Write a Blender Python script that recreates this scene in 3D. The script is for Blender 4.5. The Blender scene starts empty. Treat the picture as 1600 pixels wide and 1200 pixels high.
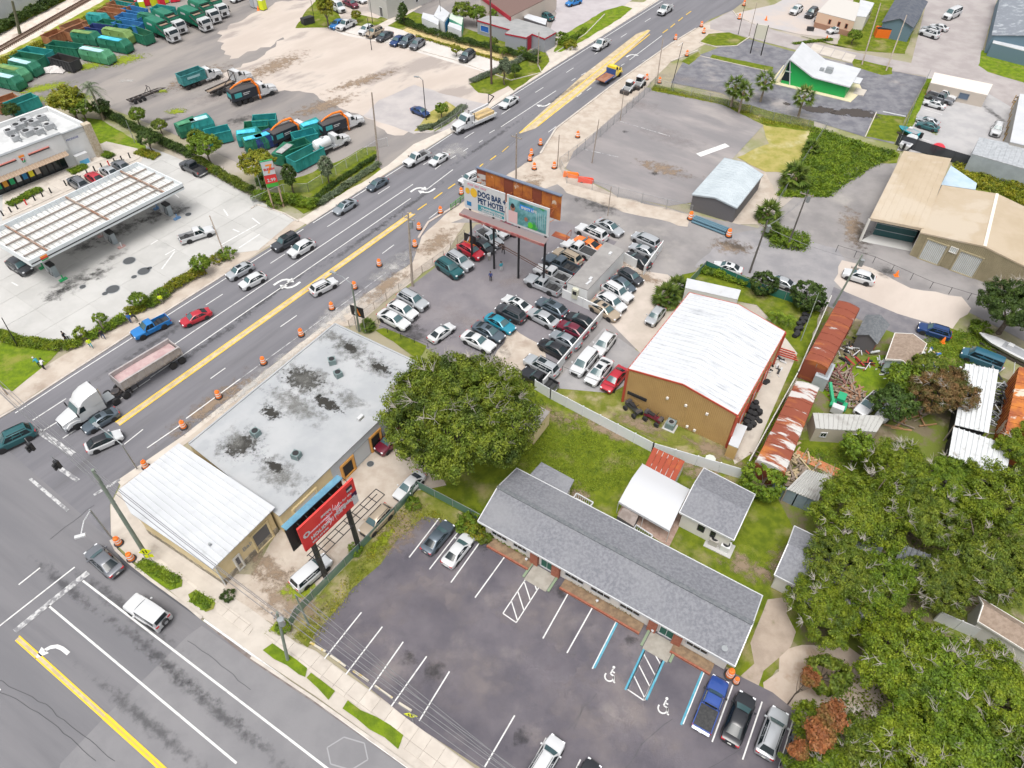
import bpy,bmesh,math,random
import numpy as np
from mathutils import Vector,Matrix
random.seed(7);rng=np.random.default_rng(7)
S=bpy.context.scene
COL=S.collection
R=math.radians
# ------------------------------------------------------------------ camera
FPX,TILT,ROLL,HGT=1110.0,0.82128,-0.0085,68.0
cam_d=bpy.data.cameras.new('camera');cam=bpy.data.objects.new('camera',cam_d);COL.objects.link(cam)
cam_d.sensor_width=36.0;cam_d.lens=FPX/1600*36.0;cam_d.clip_start=0.5;cam_d.clip_end=3000
cam.matrix_world=Matrix.Translation((0,0,HGT))@Matrix.Rotation(math.pi/2-TILT,4,'X')@Matrix.Rotation(-ROLL,4,'Z')
S.camera=cam
# ------------------------------------------------------------------ sky, sun, exposure
world=bpy.data.worlds.new('World');S.world=world;world.use_nodes=True
wn,wl=world.node_tree.nodes,world.node_tree.links
sky=wn.new('ShaderNodeTexSky');sky.sky_type='NISHITA';sky.sun_disc=False
SUN_EL,SUN_AZ=R(72),R(200)
sky.sun_elevation=SUN_EL;sky.sun_rotation=SUN_AZ;sky.air_density=1.0;sky.dust_density=6.0;sky.ozone_density=0.6
hs_=wn.new('ShaderNodeHueSaturation');hs_.inputs['Saturation'].default_value=0.22
wl.new(sky.outputs[0],hs_.inputs['Color']);wl.new(hs_.outputs[0],wn['Background'].inputs['Color'])
wn['Background'].inputs['Strength'].default_value=0.15
sun_d=bpy.data.lights.new('sun','SUN');sun_d.energy=1.1;sun_d.angle=R(35);sun_d.color=(1.0,0.955,0.90)
sun=bpy.data.objects.new('sun',sun_d);COL.objects.link(sun)
sd=Vector((math.sin(SUN_AZ)*math.cos(SUN_EL),math.cos(SUN_AZ)*math.cos(SUN_EL),math.sin(SUN_EL)))
sun.rotation_euler=sd.to_track_quat('Z','Y').to_euler()
S.view_settings.view_transform='Standard';S.view_settings.look='None'
S.view_settings.gamma=1.0;S.view_settings.exposure=0.42;S.view_settings.use_curve_mapping=False
S.render.engine='CYCLES';S.render.resolution_x=1024;S.render.resolution_y=768
S.cycles.max_bounces=6;S.cycles.diffuse_bounces=3;S.cycles.transparent_max_bounces=8
# ------------------------------------------------------------------ placing: a photo pixel and a height give a point of the real place
def G(px,py,z=0.0):
 x,y=px-800.0,py-600.0
 c,s=math.cos(ROLL),math.sin(ROLL)
 u,v=c*x+s*y,-s*x+c*y
 dy=FPX*math.cos(TILT)-v*math.sin(TILT);dz=FPX*math.sin(TILT)+v*math.cos(TILT)
 k=(HGT-z)/dz
 return Vector((u*k,dy*k,z))
def heading(a,b):
 return math.atan2(b.y-a.y,b.x-a.x)
U=Vector((math.cos(R(55.1)),math.sin(R(55.1)),0));V=Vector((math.sin(R(55.1)),-math.cos(R(55.1)),0))
# ------------------------------------------------------------------ materials
MATS={}
def srgb(c):
 if isinstance(c,(int,float)):c=(c,c,c)
 return(*c,1.0)
def mat(name,col,rough=0.6,metal=0.0,col2=None,nscale=3.0,col3=None,nscale3=0.3,bump=0.0,bscale=20.0,coat=0.0,spec=0.5,thr=(0.35,0.65),thr3=(0.5,0.6),stretch=None,obj=False,island=0.0,alpha=1.0,detail=5.0,emit=0,detail3=6.0,rnd=0.0):
 if name in MATS:return MATS[name]
 m=bpy.data.materials.new(name);m.use_nodes=True;MATS[name]=m
 n,l=m.node_tree.nodes,m.node_tree.links
 b=n['Principled BSDF']
 b.inputs['Base Color'].default_value=srgb(col);b.inputs['Roughness'].default_value=rough
 b.inputs['Metallic'].default_value=metal;b.inputs['Coat Weight'].default_value=coat
 b.inputs['Coat Roughness'].default_value=0.05;b.inputs['Specular IOR Level'].default_value=spec
 if alpha<1:b.inputs['Alpha'].default_value=alpha
 m.diffuse_color=srgb(col)
 src=None
 if col2 is not None or col3 is not None or bump or island or rnd:
  if obj:
   tc=n.new('ShaderNodeTexCoord');vec=tc.outputs['Object']
  else:
   tc=n.new('ShaderNodeNewGeometry');vec=tc.outputs['Position']
  if stretch:
   mp=n.new('ShaderNodeMapping');mp.inputs['Rotation'].default_value=(0,0,stretch[0]);mp.vector_type='TEXTURE'
   mp.inputs['Scale'].default_value=(stretch[1],stretch[2],1);l.new(vec,mp.inputs[0]);vec=mp.outputs[0]
 def noise(scale,det=5.0,off=0):
  t=n.new('ShaderNodeTexNoise');t.inputs['Scale'].default_value=scale;t.inputs['Detail'].default_value=det
  t.inputs['Roughness'].default_value=0.6;l.new(vec,t.inputs['Vector']);return t.outputs['Fac']
 def ramp(f,a,c):
  r=n.new('ShaderNodeMapRange');r.inputs['From Min'].default_value=a;r.inputs['From Max'].default_value=c
  r.interpolation_type='SMOOTHSTEP';l.new(f,r.inputs['Value']);return r.outputs[0]
 def mix(f,a,c,typ='MIX'):
  x=n.new('ShaderNodeMix');x.data_type='RGBA';x.blend_type=typ
  if isinstance(f,float):x.inputs[0].default_value=f
  else:l.new(f,x.inputs[0])
  if a is None:pass
  elif isinstance(a,tuple):x.inputs[6].default_value=a
  else:l.new(a,x.inputs[6])
  if isinstance(c,tuple):x.inputs[7].default_value=c
  else:l.new(c,x.inputs[7])
  return x.outputs[2]
 cur=srgb(col)
 if col2 is not None:cur=mix(ramp(noise(nscale,detail),*thr),cur,srgb(col2))
 if col3 is not None:cur=mix(ramp(noise(nscale3,detail3),*thr3),cur,srgb(col3))
 if island:
  g=n.new('ShaderNodeNewGeometry');hv=n.new('ShaderNodeHueSaturation')
  r=n.new('ShaderNodeMapRange');r.inputs['To Min'].default_value=1-island;r.inputs['To Max'].default_value=1+island
  l.new(g.outputs['Random Per Island'],r.inputs[0]);l.new(r.outputs[0],hv.inputs['Value'])
  if isinstance(cur,tuple):hv.inputs['Color'].default_value=cur
  else:l.new(cur,hv.inputs['Color'])
  cur=hv.outputs[0]
 if rnd:
  g=n.new('ShaderNodeObjectInfo');hv=n.new('ShaderNodeHueSaturation')
  r=n.new('ShaderNodeMapRange');r.inputs['To Min'].default_value=1-rnd;r.inputs['To Max'].default_value=1+rnd
  l.new(g.outputs['Random'],r.inputs[0]);l.new(r.outputs[0],hv.inputs['Value'])
  if isinstance(cur,tuple):hv.inputs['Color'].default_value=cur
  else:l.new(cur,hv.inputs['Color'])
  cur=hv.outputs[0]
 if not isinstance(cur,tuple):l.new(cur,b.inputs['Base Color'])
 if bump:
  bp=n.new('ShaderNodeBump');bp.inputs['Strength'].default_value=bump;bp.inputs['Distance'].default_value=0.05
  l.new(noise(bscale,6),bp.inputs['Height']);l.new(bp.outputs[0],b.inputs['Normal'])
 if emit:
  b.inputs['Emission Color'].default_value=srgb(col);b.inputs['Emission Strength'].default_value=emit
 return m
def leafmat(name,c1,c2,c3,tr=0.33):
 if name in MATS:return MATS[name]
 m=mat(name,c1,rough=0.55,col2=c2,nscale=0.9,col3=c3,nscale3=0.35,thr=(0.42,0.6),thr3=(0.52,0.66),island=0.38,spec=0.35,obj=True,detail=2.0,rnd=0.10)
 n,l=m.node_tree.nodes,m.node_tree.links
 b=n['Principled BSDF'];o=[x for x in n if x.type=='OUTPUT_MATERIAL'][0]
 t=n.new('ShaderNodeBsdfTranslucent');mx=n.new('ShaderNodeMixShader');mx.inputs[0].default_value=tr
 if b.inputs['Base Color'].links:l.new(b.inputs['Base Color'].links[0].from_socket,t.inputs['Color'])
 l.new(b.outputs[0],mx.inputs[1]);l.new(t.outputs[0],mx.inputs[2]);l.new(mx.outputs[0],o.inputs['Surface'])
 return m
 # ------------------------------------------------------------------ mesh builder
class MB:
 def __init__(s):s.v=[];s.f=[];s.sm=[]
 def add(s,vs,fs,smooth=False):
  o=len(s.v);s.v+=[tuple(p)for p in vs];s.f+=[tuple(i+o for i in f)for f in fs];s.sm+=[smooth]*len(fs)
  return s
 def box(s,x0,x1,y0,y1,z0,z1,M=None):
  vs=[Vector(p)for p in((x0,y0,z0),(x1,y0,z0),(x1,y1,z0),(x0,y1,z0),(x0,y0,z1),(x1,y0,z1),(x1,y1,z1),(x0,y1,z1))]
  if M:vs=[M@p for p in vs]
  return s.add(vs,[(0,3,2,1),(4,5,6,7),(0,1,5,4),(1,2,6,5),(2,3,7,6),(3,0,4,7)])
 def cbox(s,c,sx,sy,sz,rz=0.0):
  M=Matrix.Translation(c)@Matrix.Rotation(rz,4,'Z')
  return s.box(-sx/2,sx/2,-sy/2,sy/2,0,sz,M)
 def prism(s,poly,z0,z1):
  n=len(poly);a=[(p[0],p[1],z0)for p in poly];b=[(p[0],p[1],z1)for p in poly]
  return s.add(a+b,[tuple(range(n-1,-1,-1)),tuple(range(n,2*n))]+[(i,(i+1)%n,n+(i+1)%n,n+i)for i in range(n)])
 def bar(s,a,b,w=0.1,h=None,up=(0,0,1)):
  a,b=Vector(a),Vector(b);d=(b-a);L=d.length
  if L<1e-6:return s
  q=d.to_track_quat('X','Z');M=Matrix.Translation(a)@q.to_matrix().to_4x4();h=h or w
  return s.box(0,L,-w/2,w/2,-h/2,h/2,M)
 def tube(s,a,b,r0,r1=None,n=8,cap=True,smooth=True):
  a,b=Vector(a),Vector(b);r1=r0 if r1 is None else r1
  q=(b-a).to_track_quat('Z','Y').to_matrix()
  vs=[]
  for P,r in((a,r0),(b,r1)):
   for i in range(n):
    t=2*math.pi*i/n;vs.append(P+q@Vector((r*math.cos(t),r*math.sin(t),0)))
  s.add(vs,[(i,(i+1)%n,n+(i+1)%n,n+i)for i in range(n)],smooth)
  if cap:
   o=len(s.v)-2*n;s.f.append(tuple(o+i for i in range(n-1,-1,-1)));s.f.append(tuple(o+n+i for i in range(n)));s.sm+=[False]*2
  return s
 def path(s,pts,r,n=6):
  rr=r if isinstance(r,(list,tuple))else[r]*len(pts)
  for i in range(len(pts)-1):s.tube(pts[i],pts[i+1],rr[i],rr[i+1],n,cap=(i in(0,len(pts)-2)))
  return s
 def lathe(s,prof,n=12,c=(0,0,0),M=None,smooth=True):
  vs=[]
  for r,z in prof:
   for i in range(n):
    t=2*math.pi*i/n;p=Vector((c[0]+r*math.cos(t),c[1]+r*math.sin(t),c[2]+z));vs.append(M@p if M else p)
  fs=[(k*n+i,k*n+(i+1)%n,(k+1)*n+(i+1)%n,(k+1)*n+i)for k in range(len(prof)-1)for i in range(n)]
  s.add(vs,fs,smooth);o=len(s.v)-len(vs)
  s.f.append(tuple(o+i for i in range(n-1,-1,-1)));s.f.append(tuple(o+(len(prof)-1)*n+i for i in range(n)));s.sm+=[False]*2
  return s
 def quad(s,a,b,c,d):return s.add([a,b,c,d],[(0,1,2,3)])
 def slab(s,a,b,c,d,t):
  vs=[Vector(p)for p in(a,b,c,d)];nn=(vs[1]-vs[0]).cross(vs[3]-vs[0]).normalized()
  if nn.z<0:vs=[vs[0],vs[3],vs[2],vs[1]];nn=-nn
  lo=[p-nn*t for p in vs]
  return s.add(lo+vs,[(3,2,1,0),(4,5,6,7),(0,1,5,4),(1,2,6,5),(2,3,7,6),(3,0,4,7)])
 def loft(s,rings,closed=True,cap=True,smooth=True):
  n=len(rings[0]);vs=[p for r in rings for p in r]
  m=n if closed else n-1
  fs=[(k*n+i,k*n+(i+1)%n,(k+1)*n+(i+1)%n,(k+1)*n+i)for k in range(len(rings)-1)for i in range(m)]
  s.add(vs,fs,smooth)
  if cap:
   o=len(s.v)-len(vs);s.f.append(tuple(o+i for i in range(n-1,-1,-1)));s.f.append(tuple(o+(len(rings)-1)*n+i for i in range(n)));s.sm+=[False]*2
  return s
 def mesh(s,name,m=None,ang=35):
  me=bpy.data.meshes.new(name);me.from_pydata([tuple(p)for p in s.v],[],s.f);me.validate()
  bm=bmesh.new();bm.from_mesh(me);bmesh.ops.recalc_face_normals(bm,faces=bm.faces);bm.to_mesh(me);bm.free()
  if any(s.sm)and len(s.sm)==len(me.polygons):
   me.polygons.foreach_set('use_smooth',s.sm);me.set_sharp_from_angle(angle=R(ang))
  if m:me.materials.append(m)
  return me
def link(name,me,parent=None,loc=None,rz=0.0,m=None):
 o=bpy.data.objects.new(name,me);COL.objects.link(o)
 if parent:o.parent=parent
 if loc is not None:o.location=loc
 if rz:o.rotation_euler[2]=rz
 if m is not None:o.material_slots[0].link='OBJECT';o.material_slots[0].material=m
 return o
def part(name,mb,m,parent=None,label=None,stuff=False):
 o=link(name,mb.mesh(name,m),parent)
 if label:o['label']=label
 if stuff:o['kind']='stuff'
 return o
def tag(o,label,cat=None,group=None,kind=None):
 o['label']=label
 if cat:o['category']=cat
 if group:o['group']=group
 if kind:o['kind']=kind
 return o
def thing(name,label,cat,loc=(0,0,0),rz=0.0,group=None,sc=None):
 o=link(name,None,None,loc,rz);o.empty_display_size=0.3
 if sc:o.scale=(sc,sc,sc)if isinstance(sc,(int,float))else sc
 return tag(o,label,cat,group)
def single(name,mb,m,label,cat,group=None,kind=None,loc=None,rz=0):
 o=link(name,mb.mesh(name,m),None,loc,rz);return tag(o,label,cat,group,kind)
class Proto:
 """parts of one kind of thing, in its own coordinates; stamp() links a copy with shared mesh data"""
 def __init__(s):s.p=[]
 def add(s,name,mb,m,par=-1,key=None,label=None,at=None,rz=0,stuff=False):
  me=mb if isinstance(mb,bpy.types.Mesh)else mb.mesh(name,m)
  s.p.append((name,me,par,key,label,at,rz,stuff));return len(s.p)-1
 def stamp(s,name,label,cat,loc,rz=0.0,group=None,sc=None,**cols):
  root=thing(name,label,cat,loc,rz,group,sc);made=[]
  for(nm,me,par,key,lb,at,prz,stuff)in s.p:
   o=link(nm,me,root if par<0 else made[par],at,prz,cols.get(key)if key else None);made.append(o)
   if stuff:o['kind']='stuff'
   if lb:o['label']=lb
  return root
  # ------------------------------------------------------------------ ground sheets
LV={}
def sheet(name,pts,m,lvl=None,kind='structure',label=None,cat=None,z=None,wob=0.0):
 P=[G(*p)if not isinstance(p,Vector)else p for p in pts]
 if not wob and any(w in m.name for w in('grass','lawn','dirt')):wob=0.14
 if wob:
  Q=[]
  for i,p in enumerate(P):
   q=P[(i+1)%len(P)];k=max(1,int((q-p).length/1.5))
   dn=Vector((-(q-p).y,(q-p).x,0)).normalized()
   for j in range(k):Q.append(p+(q-p)*(j/k)+dn*(random.uniform(-wob,wob)if j else 0))
  P=Q
 if z is None:LV[lvl]=LV.get(lvl,0)+1;z=0.004*lvl+0.0003*(LV[lvl]-1)
 me=bpy.data.meshes.new(name);me.from_pydata([(p.x,p.y,z)for p in P],[],[tuple(range(len(P)))])
 me.update()
 if me.polygons[0].normal.z<0:me.flip_normals()
 me.materials.append(m);o=link(name,me);o['kind']=kind
 if label:o['label']=label
 if cat:o['category']=cat
 return o
def stripe(name,a,b,w,m,z,dash=None,gap=None):
 a=G(*a)if not isinstance(a,Vector)else a;b=G(*b)if not isinstance(b,Vector)else b
 d=(b-a).normalized();L=(b-a).length;n=Vector((-d.y,d.x,0))*w/2
 segs=[(0,L)]if not dash else[(t,min(t+dash,L))for t in np.arange(0,L,dash+gap)]
 for s0,s1 in segs:
  p,q=a+d*s0,a+d*s1
  me=bpy.data.meshes.new(name);me.from_pydata([(x.x,x.y,z)for x in(p-n,q-n,q+n,p+n)],[],[(0,1,2,3)]);me.update()
  me.materials.append(m);o=link(name,me);o['kind']='structure'
def strip(name,pts,w,h,m,z0=0.0,kind='structure',label=None,cat=None,par=None):
 P=[G(*p)if not isinstance(p,Vector)else p for p in pts];mb=MB();rings=[]
 for i,p in enumerate(P):
  d=((P[min(i+1,len(P)-1)]-P[max(i-1,0)]));d.z=0;d.normalize();n=Vector((-d.y,d.x,0))*w/2
  rings.append([(p.x-n.x,p.y-n.y,z0),(p.x+n.x,p.y+n.y,z0),(p.x+n.x,p.y+n.y,z0+h),(p.x-n.x,p.y-n.y,z0+h)])
 mb.loft(rings,smooth=False);o=part(name,mb,m,par)
 if kind and not par:o['kind']=kind
 if label:o['label']=label
 if cat:o['category']=cat
 return o
def inside(x,y,poly):
 c=False;n=len(poly)
 for i in range(n):
  a,b=poly[i],poly[(i+1)%n]
  if(a[1]>y)!=(b[1]>y)and x<(b[0]-a[0])*(y-a[1])/(b[1]-a[1])+a[0]:c=not c
 return c
def clip(sub,ex):
 out=list(sub)
 for i in range(len(ex)):
  a,b=ex[i],ex[(i+1)%len(ex)];inp=out;out=[]
  if not inp:return[]
  f=lambda p:(b[0]-a[0])*(p[1]-a[1])-(b[1]-a[1])*(p[0]-a[0])
  for j in range(len(inp)):
   p,q=inp[j],inp[(j+1)%len(inp)];fp,fq=f(p),f(q)
   if fp>=0:out.append(p)
   if(fp>=0)!=(fq>=0):
    t=fp/(fp-fq);out.append((p[0]+t*(q[0]-p[0]),p[1]+t*(q[1]-p[1])))
 return out
def slabs(name,parent,pts,m,ang,sx,sy,z0,z1,gap=0.03,org=None,var=0.004):
 """paving slabs clipped to an outline, each its own object under the setting piece they belong to"""
 P=[G(*p)if not isinstance(p,Vector)else p for p in pts];poly=[(p.x,p.y)for p in P]
 c,s=math.cos(ang),math.sin(ang);org=org or P[0]
 L=[((x-org.x)*c+(y-org.y)*s,-(x-org.x)*s+(y-org.y)*c)for x,y in poly]
 x0,x1=min(p[0]for p in L),max(p[0]for p in L);y0,y1=min(p[1]for p in L),max(p[1]for p in L);k=0
 for i in range(math.floor(x0/sx),math.ceil(x1/sx)):
  for j in range(math.floor(y0/sy),math.ceil(y1/sy)):
   g=gap/2;cell=[(i*sx+g,j*sy+g),((i+1)*sx-g,j*sy+g),((i+1)*sx-g,(j+1)*sy-g),(i*sx+g,(j+1)*sy-g)]
   q=clip(L,cell)
   if len(q)<3:continue
   ar=abs(sum(q[t][0]*q[(t+1)%len(q)][1]-q[(t+1)%len(q)][0]*q[t][1]for t in range(len(q))))/2
   if ar<0.08*sx*sy:continue
   cx=sum(t[0]for t in q)/len(q);cy=sum(t[1]for t in q)/len(q)
   mb=MB().prism([(t[0]-cx,t[1]-cy)for t in q],0,z1-z0+random.uniform(-var,var))
   link(name,mb.mesh(name,m),parent,(org.x+cx*c-cy*s,org.y+cx*s+cy*c,z0),ang);k+=1
 return k
 # ================================================================== the ground
BUMP=dict(bump=0.25,bscale=9.0)
M_asph=mat('road_asphalt',(0.145,0.144,0.158),0.88,col2=(0.178,0.175,0.19),nscale=0.35,col3=(0.125,0.123,0.13),nscale3=0.28,thr3=(0.55,0.75),stretch=(R(55.1),9.0,0.9),spec=0.3,**BUMP)
M_asph2=mat('cross_road_asphalt',(0.15,0.149,0.16),0.88,col2=(0.178,0.175,0.185),nscale=0.25,col3=(0.115,0.113,0.122),nscale3=0.3,thr3=(0.5,0.85),stretch=(R(-30.5),10.0,0.9),spec=0.3,**BUMP)
M_lot=mat('parking_asphalt',(0.088,0.082,0.098),0.9,col2=(0.135,0.123,0.138),nscale=0.22,detail=9,col3=(0.22,0.195,0.19),nscale3=0.14,detail3=9,thr3=(0.5,0.75),spec=0.3,thr=(0.3,0.7),**BUMP)
M_lot2=mat('car_lot_asphalt',(0.165,0.155,0.17),0.9,col2=(0.21,0.195,0.205),nscale=0.2,col3=(0.24,0.22,0.21),nscale3=0.14,thr3=(0.55,0.78),spec=0.3,**BUMP)
M_old=mat('weathered_asphalt',(0.20,0.19,0.19),0.9,col2=(0.27,0.255,0.25),nscale=0.15,col3=(0.33,0.31,0.29),nscale3=0.09,thr3=(0.5,0.7),spec=0.3,**BUMP)
M_old2=mat('cracked_grey_asphalt',(0.13,0.13,0.15),0.9,col2=(0.20,0.20,0.215),nscale=0.5,col3=(0.30,0.28,0.27),nscale3=0.1,thr3=(0.54,0.68),spec=0.3,**BUMP)
M_yard=mat('yard_ground',(0.215,0.20,0.195),0.95,col2=(0.285,0.26,0.24),nscale=0.13,detail=9,col3=(0.165,0.155,0.155),nscale3=0.07,thr3=(0.5,0.68),spec=0.2,stretch=(R(55),3.5,1.0),**BUMP)
M_beige=mat('worn_concrete',(0.44,0.38,0.335),0.9,col2=(0.51,0.45,0.40),nscale=0.12,detail=9,col3=(0.33,0.29,0.265),nscale3=0.06,thr3=(0.54,0.62),spec=0.2,stretch=(R(50),2.4,1.0),**BUMP)
M_conc=mat('station_concrete',(0.41,0.405,0.39),0.8,col2=(0.46,0.455,0.44),nscale=0.2,rnd=0.05,col3=(0.33,0.33,0.32),nscale3=0.12,thr3=(0.55,0.75),spec=0.3,bump=0.08,bscale=12)
M_walk=mat('walk_concrete',(0.46,0.415,0.365),0.85,col2=(0.52,0.475,0.42),nscale=0.5,col3=(0.35,0.31,0.27),nscale3=0.35,thr3=(0.55,0.8),rnd=0.07,bump=0.1)
M_sand=mat('sandy_dirt',(0.40,0.34,0.285),0.95,col2=(0.48,0.425,0.365),nscale=0.45,col3=(0.33,0.27,0.22),nscale3=0.22,thr3=(0.55,0.72),spec=0.15,**BUMP)
M_ball=mat('rail_ballast',(0.55,0.48,0.41),0.95,col2=(0.62,0.56,0.50),nscale=0.8,col3=(0.36,0.30,0.25),nscale3=0.3,thr3=(0.55,0.7),spec=0.15,bump=0.6,bscale=14)
GB=dict(bump=0.9,bscale=7.0,spec=0.15)
M_grass=mat('mown_grass',(0.145,0.18,0.014),0.95,col2=(0.085,0.12,0.010),nscale=0.9,detail=9,col3=(0.27,0.23,0.11),nscale3=0.2,thr3=(0.5,0.72),detail3=10,**GB)
M_lawn=mat('bright_lawn',(0.155,0.225,0.012),0.95,col2=(0.095,0.15,0.012),nscale=1.0,detail=9,col3=(0.22,0.22,0.05),nscale3=0.35,thr3=(0.5,0.72),detail3=9,**GB)
M_dry=mat('dry_grass',(0.36,0.31,0.11),0.95,col2=(0.26,0.25,0.06),nscale=0.5,col3=(0.46,0.41,0.24),nscale3=0.16,thr3=(0.5,0.7),**GB)
M_worn=mat('worn_lawn',(0.19,0.195,0.045),0.95,col2=(0.12,0.145,0.018),nscale=0.9,col3=(0.32,0.27,0.16),nscale3=0.3,thr3=(0.48,0.68),detail3=9,**GB)
M_dirt=mat('bare_dirt',(0.40,0.33,0.27),0.95,col2=(0.33,0.27,0.22),nscale=0.6,col3=(0.20,0.19,0.09),nscale3=0.3,thr3=(0.56,0.7),**GB)
M_mulch=mat('brown_mulch',(0.26,0.13,0.08),0.95,col2=(0.35,0.21,0.13),nscale=3,bump=0.8,bscale=6)
M_white=mat('white_road_paint',(0.64,0.64,0.63),0.7,col2=(0.40,0.40,0.40),nscale=1.5,thr=(0.5,0.75),detail=8)
M_wornw=mat('worn_road_paint',(0.50,0.50,0.50),0.7,col2=(0.19,0.19,0.20),nscale=1.6,thr=(0.42,0.58),detail=9)
M_yel=mat('yellow_road_paint',(0.78,0.50,0.02),0.7,col2=(0.62,0.42,0.08),nscale=1.5,thr=(0.5,0.8))
M_bluep=mat('blue_road_paint',(0.05,0.26,0.36),0.7,col2=(0.10,0.32,0.42),nscale=2)
M_patch=mat('median_fill',(0.42,0.33,0.20),0.9,col2=(0.52,0.43,0.30),nscale=0.8,bump=0.3)
base=bpy.data.meshes.new('ground');base.from_pydata([(-700,-60,-0.02),(700,-60,-0.02),(700,900,-0.02),(-700,900,-0.02)],[],[(0,1,2,3)]);base.update()
base.materials.append(mat('ground_soil',(0.30,0.27,0.19),0.95,col2=(0.20,0.215,0.08),nscale=0.06,thr=(0.45,0.55),col3=(0.38,0.34,0.30),nscale3=0.03,**GB))
link('ground',base)['kind']='structure'
# ---- industrial yard, railway, top of the frame
sheet('railway_verge',[(-260,250),(0,128),(200,28),(420,-90),(330,-130),(-260,120)],mat('trackside_grass',(0.24,0.26,0.03),0.95,col2=(0.17,0.21,0.02),nscale=0.6,col3=(0.36,0.34,0.12),nscale3=0.2,**GB),1)
sheet('railway_bed',[(-250,195),(0,97),(90,47),(160,7),(300,-75),(240,-80),(115,0),(0,62),(-250,170)],M_ball,2,wob=0.3)
sheet('yard',[(-60,205),(0,122),(60,92),(170,42),(330,-40),(1100,-150),(880,80),(795,142),(700,207),(640,232),(600,262),(520,330),(440,310),(380,268),(240,208),(170,182),(130,160),(60,180),(-40,240)],M_yard,1)
sheet('concrete_yard',[(405,92),(452,48),(505,46),(600,60),(700,82),(838,112),(792,146),(702,206),(688,196),(660,205),(610,215),(560,185),(470,150),(390,148),(330,128)],M_beige,3,wob=0.8)
sheet('concrete_yard',[(330,60),(420,10),(500,0),(470,40),(420,75),(350,100)],M_beige,2,wob=1.0)
sheet('yard_patch',[(560,185),(585,160),(640,135),(690,150),(760,165),(700,205),(640,212)],mat('grey_yard_patch',(0.34,0.32,0.32),0.9,col2=(0.42,0.39,0.38),nscale=0.2,**BUMP),4,wob=0.2)
for q in([(452,50),(505,48),(548,56),(600,62),(690,82),(838,110),(860,90),(700,40),(600,10),(500,-10),(470,20)],):sheet('verge_grass',q,M_grass,4)
sheet('parking_bay',[(505,50),(560,35),(640,55),(690,60),(800,95),(838,111),(790,125),(700,100),(600,72),(530,60)],mat('pale_parking_concrete',(0.50,0.47,0.44),0.85,col2=(0.56,0.53,0.50),nscale=0.3,**BUMP),5)
sheet('driveway',[(505,0),(560,-10),(600,10),(585,30),(560,45),(530,45),(520,28)],M_beige,6)
sheet('verge_grass',[(478,30),(510,22),(522,30),(515,48),(478,43)],M_grass,7)
sheet('verge_grass',[(538,30),(552,27),(598,36),(575,46),(545,44)],M_grass,7)
sheet('footpath',[(575,46),(640,10),(650,12),(586,50)],M_walk,8)
sheet('mulch_bed',[(620,50),(636,43),(720,68),(800,88),(800,100),(760,92),(690,74)],mat('straw_mulch',(0.60,0.45,0.22),0.95,col2=(0.35,0.30,0.12),nscale=1.5),8,wob=0.3)
sheet('front_grass',[(795,142),(838,111),(850,95),(838,72),(760,110)],M_grass,7)
sheet('concrete_drive',[(838,66),(900,40),(955,0),(1000,0),(880,85),(840,108),(826,100),(850,92)],M_walk,6)
sheet('shop_parking',[(828,-20),(1000,-20),(960,10),(905,40),(870,54),(850,45),(860,20)],mat('shop_lot_asphalt',(0.36,0.33,0.34),0.9,col2=(0.42,0.39,0.40),nscale=0.2),7)
sheet('verge_grass',[(870,54),(935,14),(962,6),(978,10),(960,26),(905,60),(868,80),(856,80)],M_lawn,9)
# ---- main road
sheet('main_road',[(-420,920),(-60,703),(27,651),(117,590),(200,535),(350,437),(400,404),(475,357),(562,300),(600,274),(700,209),(800,142),(980,22),(1300,-190),(1420,-190),(1300,-80),(1160,-10),(1135,10),(1100,25),(1078,40),(1040,62),(950,130),(862,200),(838,240),(700,330),(655,372),(642,412),(550,478),(442,563),(290,690),(190,765),(175,800),(178,855),(0,1000),(-420,1350)],M_asph,4)
sheet('cross_road',[(178,855),(200,885),(240,918),(300,960),(340,992),(400,1035),(500,1100),(640,1196),(820,1320),(500,1900),(-700,1600),(-500,700),(-60,703),(-20,690),(0,705)],M_asph2,5)
sheet('side_street',[(1100,28),(1135,10),(1140,18),(1200,40),(1300,68),(1415,88),(1450,-60),(1560,-60),(1525,70),(1530,90),(1600,118),(1900,200),(1900,260),(1600,165),(1520,140),(1440,108),(1400,103),(1330,88),(1240,72),(1140,48),(1100,40)],mat('side_street_asphalt',(0.30,0.27,0.265),0.9,col2=(0.36,0.33,0.32),nscale=0.25,**BUMP),6)
sheet('gutter',[(178,855),(200,880),(240,912),(300,956),(322,974),(310,970),(240,922),(196,892)],mat('gutter_dark',(0.08,0.08,0.09),0.8),7)
sheet('gutter',[(322,974),(400,1030),(500,1094),(600,1162),(650,1200),(640,1200),(500,1104),(400,1040),(330,985)],mat('gutter_dust',(0.15,0.12,0.11),0.9,col2=(0.22,0.2,0.19),nscale=1.0),7)
sheet('forecourt',[(-220,320),(130,215),(160,250),(215,235),(262,252),(300,268),(395,318),(462,352),(400,401),(345,410),(300,425),(250,468),(180,512),(110,548),(50,550),(0,542),(-220,610)],M_conc,4)
sheet('store_lawn',[(120,195),(150,198),(222,238),(222,246),(188,246),(150,235),(140,225)],M_lawn,5)
sheet('road_resurfacing',[(105,1205),(172,1132),(240,1064),(300,1002),(322,986),(400,1039),(500,1105),(648,1206),(500,1500),(60,1400)],mat('newer_asphalt',(0.18,0.178,0.187),0.88,col2=(0.205,0.202,0.21),nscale=0.3,**BUMP),6)
sheet('corner_paving',[(176,800),(192,768),(222,800),(345,900),(404,958),(345,930),(213,842),(178,857)],M_walk,9)
sheet('fence_strip',[(655,766),(700,790),(765,822),(762,846),(690,806),(648,790),(570,886),(488,1004),(462,985),(520,915),(570,862)],M_worn,8)
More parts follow.
